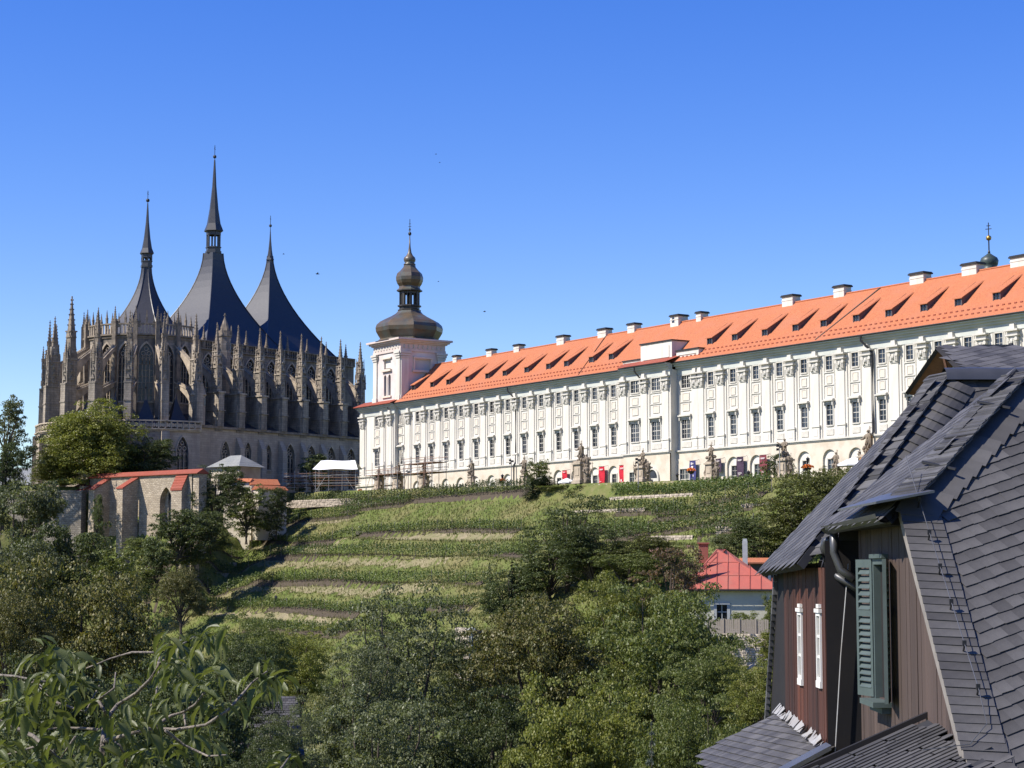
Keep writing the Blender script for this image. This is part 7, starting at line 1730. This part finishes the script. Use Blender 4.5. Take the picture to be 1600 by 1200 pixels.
VR = [
 ([(440, 787), (520, 789), (600, 786), (700, 779), (832, 769)], 2.7, 'dark tall vine hedge along the top edge below the left wing', dict(dens=140, th=1.1, m='leaf_dark')),
 ([(350, 806), (420, 807), (500, 812), (562, 806)], 2.3, 'second vine row from the top at the left, below the thin kerb', dict(strip=1.3)),
 ([(535, 800), (590, 793), (640, 788)], 2.0, 'short vine row joining the top hedge from below', {}),
 ([(368, 822), (430, 822), (470, 818)], 1.6, 'short vine row above the little dark shelter', {}),
 ([(400, 848), (455, 851), (520, 846), (565, 837), (640, 832), (720, 828), (818, 829)], 1.9, 'vine row curving up below the upper grass bank', dict(strip=2.2)),
 ([(296, 852), (340, 860), (410, 856)], 2.0, 'vine row just below the little dark shelter', {}),
 ([(236, 872), (320, 870), (420, 870), (520, 869), (660, 870), (800, 869), (836, 867)], 2.3, 'long straight vine row across the middle of the slope', dict(strip=2.2)),
 ([(226, 888), (270, 884), (330, 880)], 1.8, 'short vine row under the left end of the long straight row', {}),
 ([(318, 911), (400, 909), (480, 911), (600, 913), (762, 913)], 2.1, 'vine row below the dry tan grass bank', dict(strip=2.2)),
 ([(205, 912), (260, 908), (310, 910)], 2.0, 'short vine row beside the creeper curtain', {}),
 ([(205, 938), (260, 934), (330, 940)], 1.8, 'short vine row at far left near the slim maple top', {}),
 ([(318, 950), (400, 952), (480, 954), (568, 959)], 2.1, 'lower vine row near the standing person', dict(strip=2.2)),
 ([(380, 986), (470, 988), (540, 990), (620, 990)], 2.0, 'lowest vine row above the valley trees', {}),
 ([(600, 955), (680, 950), (745, 948)], 2.0, 'rough green vines left of the sprawling conifer', {}),
 ([(958, 776), (1050, 774), (1130, 767), (1200, 759)], 2.1, 'trimmed hedge along the terrace under the blue and plum banners', dict(dens=160, th=1.3, lumpy=.15, stakes=False, name='hedge', cat='hedge', group=None)),
 ([(1215, 768), (1260, 764), (1335, 752)], 2.4, 'wild hedge under the parasols', dict(dens=140, th=1.5, lumpy=.2, stakes=False, name='hedge', cat='hedge', group=None, m='leaf_olive')),
 ([(962, 802), (1020, 801), (1070, 799)], 2.0, 'dense vine block under the trimmed hedge', dict(dens=140, th=1.2)),
 ([(1086, 791), (1140, 780), (1206, 772)], 2.1, 'slanting vine row below the round terrace bush', dict(dens=140, th=1.2)),
 ([(930, 830), (970, 831), (1012, 829)], 2.0, 'vine row above the olive shrub, left', dict(dens=130)),
 ([(1020, 812), (1080, 808), (1150, 797), (1190, 792)], 1.9, 'slanting vine row in the middle of the right-hand slope', dict(dens=130)),
 ([(945, 846), (1015, 837), (1090, 823), (1160, 811)], 2.0, 'longest slanting vine row on the right-hand slope', dict(dens=130)),
 ([(1090, 842), (1140, 832), (1190, 822)], 1.8, 'lowest slanting vines above the red house', dict(dens=130)),
]
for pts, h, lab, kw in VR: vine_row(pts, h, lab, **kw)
# little shelter in the vines
S0 = hit(400, 836); t = thing('shelter', 'little dark shelter overgrown with vines on the left slope', 'shelter', (S0.x, S0.y, S0.z - .5), FROT + .25); b = MB(); b.span((-5, -.3, 0), (2.2, 3, 2.6)); b.build('wall', M['plank_dark'], t); b = MB(); b.span((-5.4, -.9, 2.6), (2.6, 3.4, 2.85)); b.build('roof_slab', M['plinth'], t)
P_, N_ = clump_leaves(np.array([[x, -.6, z] for x in np.linspace(-5, .2, 12) for z in (.4, 1.1, 1.9, 2.5)]), np.full(48, .55), 40); link('creeper', leaf_mesh('creeper', P_, N_, .22, M['leaf_vine']), t)
for x, y, lab in ((365, 884, 'pale concrete block lying on the dry bank'), (562, 835, 'dark little box at the end of a vine row')):
    c = hit(x, y); b = MB(); b.box((0, 0, -.1), (1.5, .8, .75), .1, top=.96); o = b.build('stone_block', M['plinth'], None, loc=c); setp(o, lab, 'stone block')
# grass tufts on the banks
n = 110000; ex = RNG.uniform(0, 1, n); GP = []
for i in range(n):
    px = RNG.uniform(190, 1210); w = E_TOP + 2.5 + (ex[i] ** .9) * 62; r = ray(px, 850); k = (FO + FN * w).dot(FN) / r.dot(FN); p = r * k; 
    if 200 < p.y < 470: GP.append((p.x, p.y, ground(p.x, p.y)))
GP = np.array(GP); hN = RNG.uniform(.2, .6, len(GP)); a = RNG.uniform(0, 6.283, len(GP)); ca, sa = np.cos(a), np.sin(a); wv = .09
v = np.stack([GP + np.stack([-ca * wv, -sa * wv, -.05 + 0 * a], 1), GP + np.stack([ca * wv, sa * wv, -.05 + 0 * a], 1), GP + np.stack([sa * .15 + RNG.normal(0, .08, len(a)), ca * .15, hN], 1)], 1).reshape(-1, 3)
me = bpy.data.meshes.new('grass'); k = len(GP); me.vertices.add(3 * k); me.vertices.foreach_set('co', v.astype(np.float32).ravel()); me.loops.add(3 * k); me.loops.foreach_set('vertex_index', np.arange(3 * k, dtype=np.int32)); me.polygons.add(k); me.polygons.foreach_set('loop_start', np.arange(0, 3 * k, 3, dtype=np.int32)); me.update(calc_edges=True); me.materials.append(M['grass_blade'])
go2 = link('grass', me); setp(go2, 'rough dry grass on the vineyard banks', 'grass', kind='stuff')
# undergrowth on the valley floor and lower slope
C = []
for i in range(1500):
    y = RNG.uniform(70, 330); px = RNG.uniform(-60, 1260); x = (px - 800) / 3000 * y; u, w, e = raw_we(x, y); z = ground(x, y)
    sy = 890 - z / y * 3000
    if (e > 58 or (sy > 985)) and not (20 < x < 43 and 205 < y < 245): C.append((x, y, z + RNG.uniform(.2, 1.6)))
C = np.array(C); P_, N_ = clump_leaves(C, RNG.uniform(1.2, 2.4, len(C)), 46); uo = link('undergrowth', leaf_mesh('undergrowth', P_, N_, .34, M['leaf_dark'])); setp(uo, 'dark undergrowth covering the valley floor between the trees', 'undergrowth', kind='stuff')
print('undergrowth', len(C))

# ------------------------------------------------------------------ person among the vines
pp = hit(431, 944); t = thing('person', 'person in dark clothes standing among the lower vines', 'person', pp, 0)
def body(verts, edges, radii, m, name):
    me = bpy.data.meshes.new(name); me.from_pydata(verts, edges, []); o = link(name, me, t); me.materials.append(m); md = o.modifiers.new('skin', 'SKIN')
    for v, r in zip(me.skin_vertices[0].data, radii): v.radius = (r, r); 
    me.skin_vertices[0].data[0].use_root = True
    s = o.modifiers.new('sub', 'SUBSURF'); s.levels = 1; s.render_levels = 1; return o
M['dark_cloth'] = mat('dark_clothes', (.03, .035, .05), (.02, .022, .03), 5, 3, .85); M['skin'] = mat('skin', (.42, .26, .19), rough=.6); M['hair'] = mat('dark_hair', (.03, .022, .018), rough=.7)
body([(0, 0, .95), (0, 0, 1.2), (0, -.02, 1.42), (0, -.01, 1.52), (0, -.03, 1.66), (.19, 0, 1.40), (.26, -.05, 1.12), (.18, -.26, .98), (-.19, 0, 1.40), (-.27, .02, 1.12), (-.2, -.22, 1.0), (.1, 0, .9), (.13, -.05, .5), (.12, .02, .06), (.13, -.14, .03), (-.1, 0, .9), (-.12, .03, .5), (-.15, .06, .06), (-.16, -.1, .03)],
     [(0, 1), (1, 2), (2, 3), (3, 4), (2, 5), (5, 6), (6, 7), (2, 8), (8, 9), (9, 10), (0, 11), (11, 12), (12, 13), (13, 14), (0, 15), (15, 16), (16, 17), (17, 18)],
     [.15, .14, .16, .055, .10, .065, .05, .04, .065, .05, .04, .09, .065, .045, .04, .09, .065, .045, .04], M['dark_cloth'], 'body')
b = MB(); b.lathe((0, -.04, 1.56), [(.03, 0), (.075, .03), (.09, .10), (.085, .17), (.05, .215), (.01, .225)], 10); b.box((0, -.135, 1.645), (.025, .03, .03)); b.build('head', M['skin'], t, True)
b = MB(); b.lathe((0, -.015, 1.64), [(.088, 0), (.098, .06), (.08, .125), (.03, .155)], 10); b.build('hair', M['hair'], t, True)
# ------------------------------------------------------------------ birds
for px, py, s, lab in ((681, 241, .5, 'tiny dark bird highest in the sky'), (687, 254, .45, 'tiny bird just below the highest one'), (443, 397, .6, 'small bird right of the third tent roof'), (496, 428, 1.1, 'bird gliding level between the church and the onion tower'), (757, 487, .8, 'bird above the left end of the orange roof'), (685, 440, .5, 'bird right of the onion tower lantern')):
    c = W(px, py, 300); b = MB(); b.lathe((0, 0, 0), [(.01, -.3 * s), (.09 * s, -.1 * s), (.08 * s, .1 * s), (.01, .35 * s)], 6); b.v = [(z, x, y) for x, y, z in b.v]
    b.add([(-.1 * s, 0, 0), (.12 * s, 0, 0), (.0, .5 * s, .16 * s), (-.12 * s, .5 * s, .16 * s), (.0, -.5 * s, .16 * s), (-.12 * s, -.5 * s, .16 * s)], [(0, 1, 2, 3), (1, 0, 5, 4)]); o = b.build('bird', M['iron'], None, loc=c, rz=rad(20)); setp(o, lab, 'bird', 'birds in the sky')

# ------------------------------------------------------------------ foreground branches with big leaves
def Z2(x, y): return x / 3.478, 940 + y / 3.478
M['leaf_big'] = leafmat('big_drooping_leaves', (.105, .125, .042), (.078, .098, .03), (.16, .175, .065), .36, 3.0, .45, .35, 9)
M['twig'] = mat('pale_twig_bark', (.24, .205, .165), (.11, .095, .08), 12, 5, .85, .5, 40)
ft = thing('leafy_tree', 'near tree whose pale twigs and big drooping leaves fill the lower left corner', 'tree', (-2.2, 7.6, -7.5))
FR = Vector((-2.2, 7.6, -7.5)); rnd = random.Random(21)
def FZ(x, y, Y): px, py = Z2(x, y); return W(px, py, Y) - FR
BRS = [([(560, 1000), (555, 800), (570, 650), (640, 560), (740, 500), (820, 420), (860, 340), (868, 285)], 7.4, .016), ([(866, 290), (850, 277), (720, 275), (600, 310), (470, 362)], 7.4, .008), ([(862, 340), (930, 290), (985, 235), (1060, 190)], 7.35, .007),
 ([(565, 700), (470, 690), (330, 685), (225, 700)], 7.6, .010), ([(560, 760), (620, 745), (720, 715), (820, 690), (930, 620), (1000, 600), (1060, 560), (1130, 470)], 7.2, .013), ([(820, 690), (960, 695), (1120, 670), (1240, 590), (1310, 510), (1370, 440), (1450, 380)], 7.1, .010),
 ([(790, 640), (850, 500), (862, 380)], 7.5, .007), ([(900, 700), (1000, 780), (1130, 840), (1230, 833)], 7.0, .008), ([(-60, 395), (80, 405), (200, 430), (300, 440), (380, 420)], 7.9, .008), ([(90, 462), (200, 432)], 7.9, .006), ([(200, 440), (300, 545), (400, 580), (465, 600), (540, 455)], 7.8, .008),
 ([(-60, 630), (90, 690), (180, 730), (260, 800), (330, 860), (420, 960)], 7.7, .016), ([(210, 782), (120, 810), (40, 830)], 7.6, .007), ([(410, 735), (330, 850)], 7.5, .007), ([(640, 1000), (690, 860), (650, 780), (600, 745)], 7.2, .009), ([(540, 545), (570, 600), (575, 660)], 7.4, .010), ([(1000, 610), (1010, 690)], 7.2, .006), ([(540, 530), (620, 470), (628, 385)], 7.4, .006), ([(1480, 960), (1540, 890), (1580, 830)], 6.9, .006)]
ends = []
for pts, Y, r in BRS:
    Yv = [Y + .12 * math.sin(i * 1.3 + Y * 9) for i in range(len(pts))]
    P = [FZ(x, y, q) for (x, y), q in zip(pts, Yv)]; b = MB(); nP = len(P); b.tube(P, [r * .62 * (1 - .65 * i / (nP - 1)) + .0012 for i in range(nP)], 6); b.build('branch', M['twig'], ft, True)
b = MB(); b.tube([(0, 0, 0), (.1, .0, 3.0), (.35, -.05, 5.2), FZ(420, 960, 7.7), ], [.14, .11, .07, .017], 8); b.tube([(.35, -.05, 5.2), FZ(560, 1000, 7.4)], [.06, .017], 7); b.tube([(.3, -.05, 5.0), FZ(640, 1000, 7.2)], [.05, .011], 7); b.tube([(.3, -.05, 5.0), FZ(1480, 960, 6.9)], [.05, .007], 7); b.build('trunk', M['bark'], ft, True)
def big_leaf(seed, L=1.0):
    r = random.Random(seed); n = 7; m = MB(); rings = []; bend = r.uniform(.5, 1.3); fold = r.uniform(.25, .7); tw = r.uniform(-.3, .3)
    a = 0; x = z = 0
    for i in range(n + 1):
        f = i / n; wd = .20 * math.sin(math.pi * min(1, f * .93 + .05)) ** .8 * (1.15 - .35 * f) if 0 < i < n else .006
        a = -bend * f; c, s = math.cos(a), math.sin(a)
        wav = .02 * math.sin(f * 14 + seed)
        rings.append([(x, -wd * math.cos(fold), z + wd * math.sin(fold) + wav), (x, -wd * .5, z + wd * .32 * math.sin(fold)), (x, 0, z), (x, wd * .5, z + wd * .32 * math.sin(fold)), (x, wd * math.cos(fold), z + wd * math.sin(fold) - wav)])
        x += c / n; z += s / n
    m.loft(rings, closed=False); m.tube([(-.18, 0, .03), (-.08, 0, .01), (0, 0, 0)], .008, 4); return m.mesh('leaf', M['leaf_big'], True)
BL = [big_leaf(k) for k in range(9)]
CLU = [(190, 195, 2), (330, 260, 5), (225, 300, 4), (380, 300, 5), (280, 380, 5), (350, 420, 6), (420, 400, 4), (240, 420, 5), (300, 500, 6), (200, 520, 5), (60, 440, 6), (40, 560, 5), (120, 620, 5), (330, 620, 4), (430, 470, 5), (480, 320, 3), (640, 420, 4), (600, 470, 2), (920, 180, 4), (960, 240, 6), (1060, 190, 6), (1130, 210, 5), (1190, 165, 3), (900, 300, 5), (990, 300, 5), (930, 370, 4), (1000, 440, 7), (900, 510, 5), (1060, 470, 5), (1160, 370, 4), (1210, 420, 4), (1110, 530, 5), (1190, 560, 5), (1250, 560, 3), (1390, 400, 5), (1450, 320, 2), (1420, 460, 4), (1490, 430, 4), (1540, 395, 2), (720, 560, 4), (640, 640, 5), (700, 650, 4), (780, 680, 4), (570, 720, 5), (510, 800, 5), (430, 760, 4), (350, 720, 5), (260, 750, 5), (330, 880, 5), (240, 860, 5), (160, 900, 5), (60, 880, 6), (460, 880, 5), (640, 900, 5), (720, 800, 5), (800, 830, 6), (860, 760, 4), (960, 790, 4), (1030, 730, 4), (1080, 690, 4), (1150, 780, 4), (850, 600, 4), (1580, 840, 3), (1510, 880, 3), (1560, 900, 4), (560, 560, 3), (20, 780, 5), (120, 760, 4), (660, 860, 4), (880, 880, 4)]
Ls = []
for x, y, k in CLU:
    for i in range(k):
        Y = rnd.uniform(6.9, 7.9); c = FZ(x + rnd.uniform(-45, 45), y + rnd.uniform(-32, 22), Y); Ls.append(c)
for x, y, k in CLU:
    for i in range(k):
        Ls.append(FZ(x + rnd.uniform(-60, 60), y + rnd.uniform(-40, 40), rnd.uniform(7.0, 8.3)))
rnd.shuffle(Ls)
def pose():
    s = rnd.uniform(.06, .118); yaw = rnd.choice((rnd.uniform(-.9, .9), rnd.uniform(2.2, 4.0))) if rnd.random() < .75 else rnd.uniform(0, 6.28)
    return s, Euler((rnd.uniform(-.6, .6), rnd.uniform(.0, 1.15), yaw), 'XYZ')
for c in Ls[:298]:
    o = link('leaf', BL[rnd.randrange(9)], ft, c); s, e = pose(); o.scale = (s, s, s); o.rotation_euler = e
b = MB()
for c in Ls[298:]:
    s, e = pose(); add_slate(b, e.to_matrix() @ Matrix.Diagonal((s, s, s)), c, BL[rnd.randrange(9)])
b.build('leaves', M['leaf_big'], ft, True)['kind'] = 'stuff'
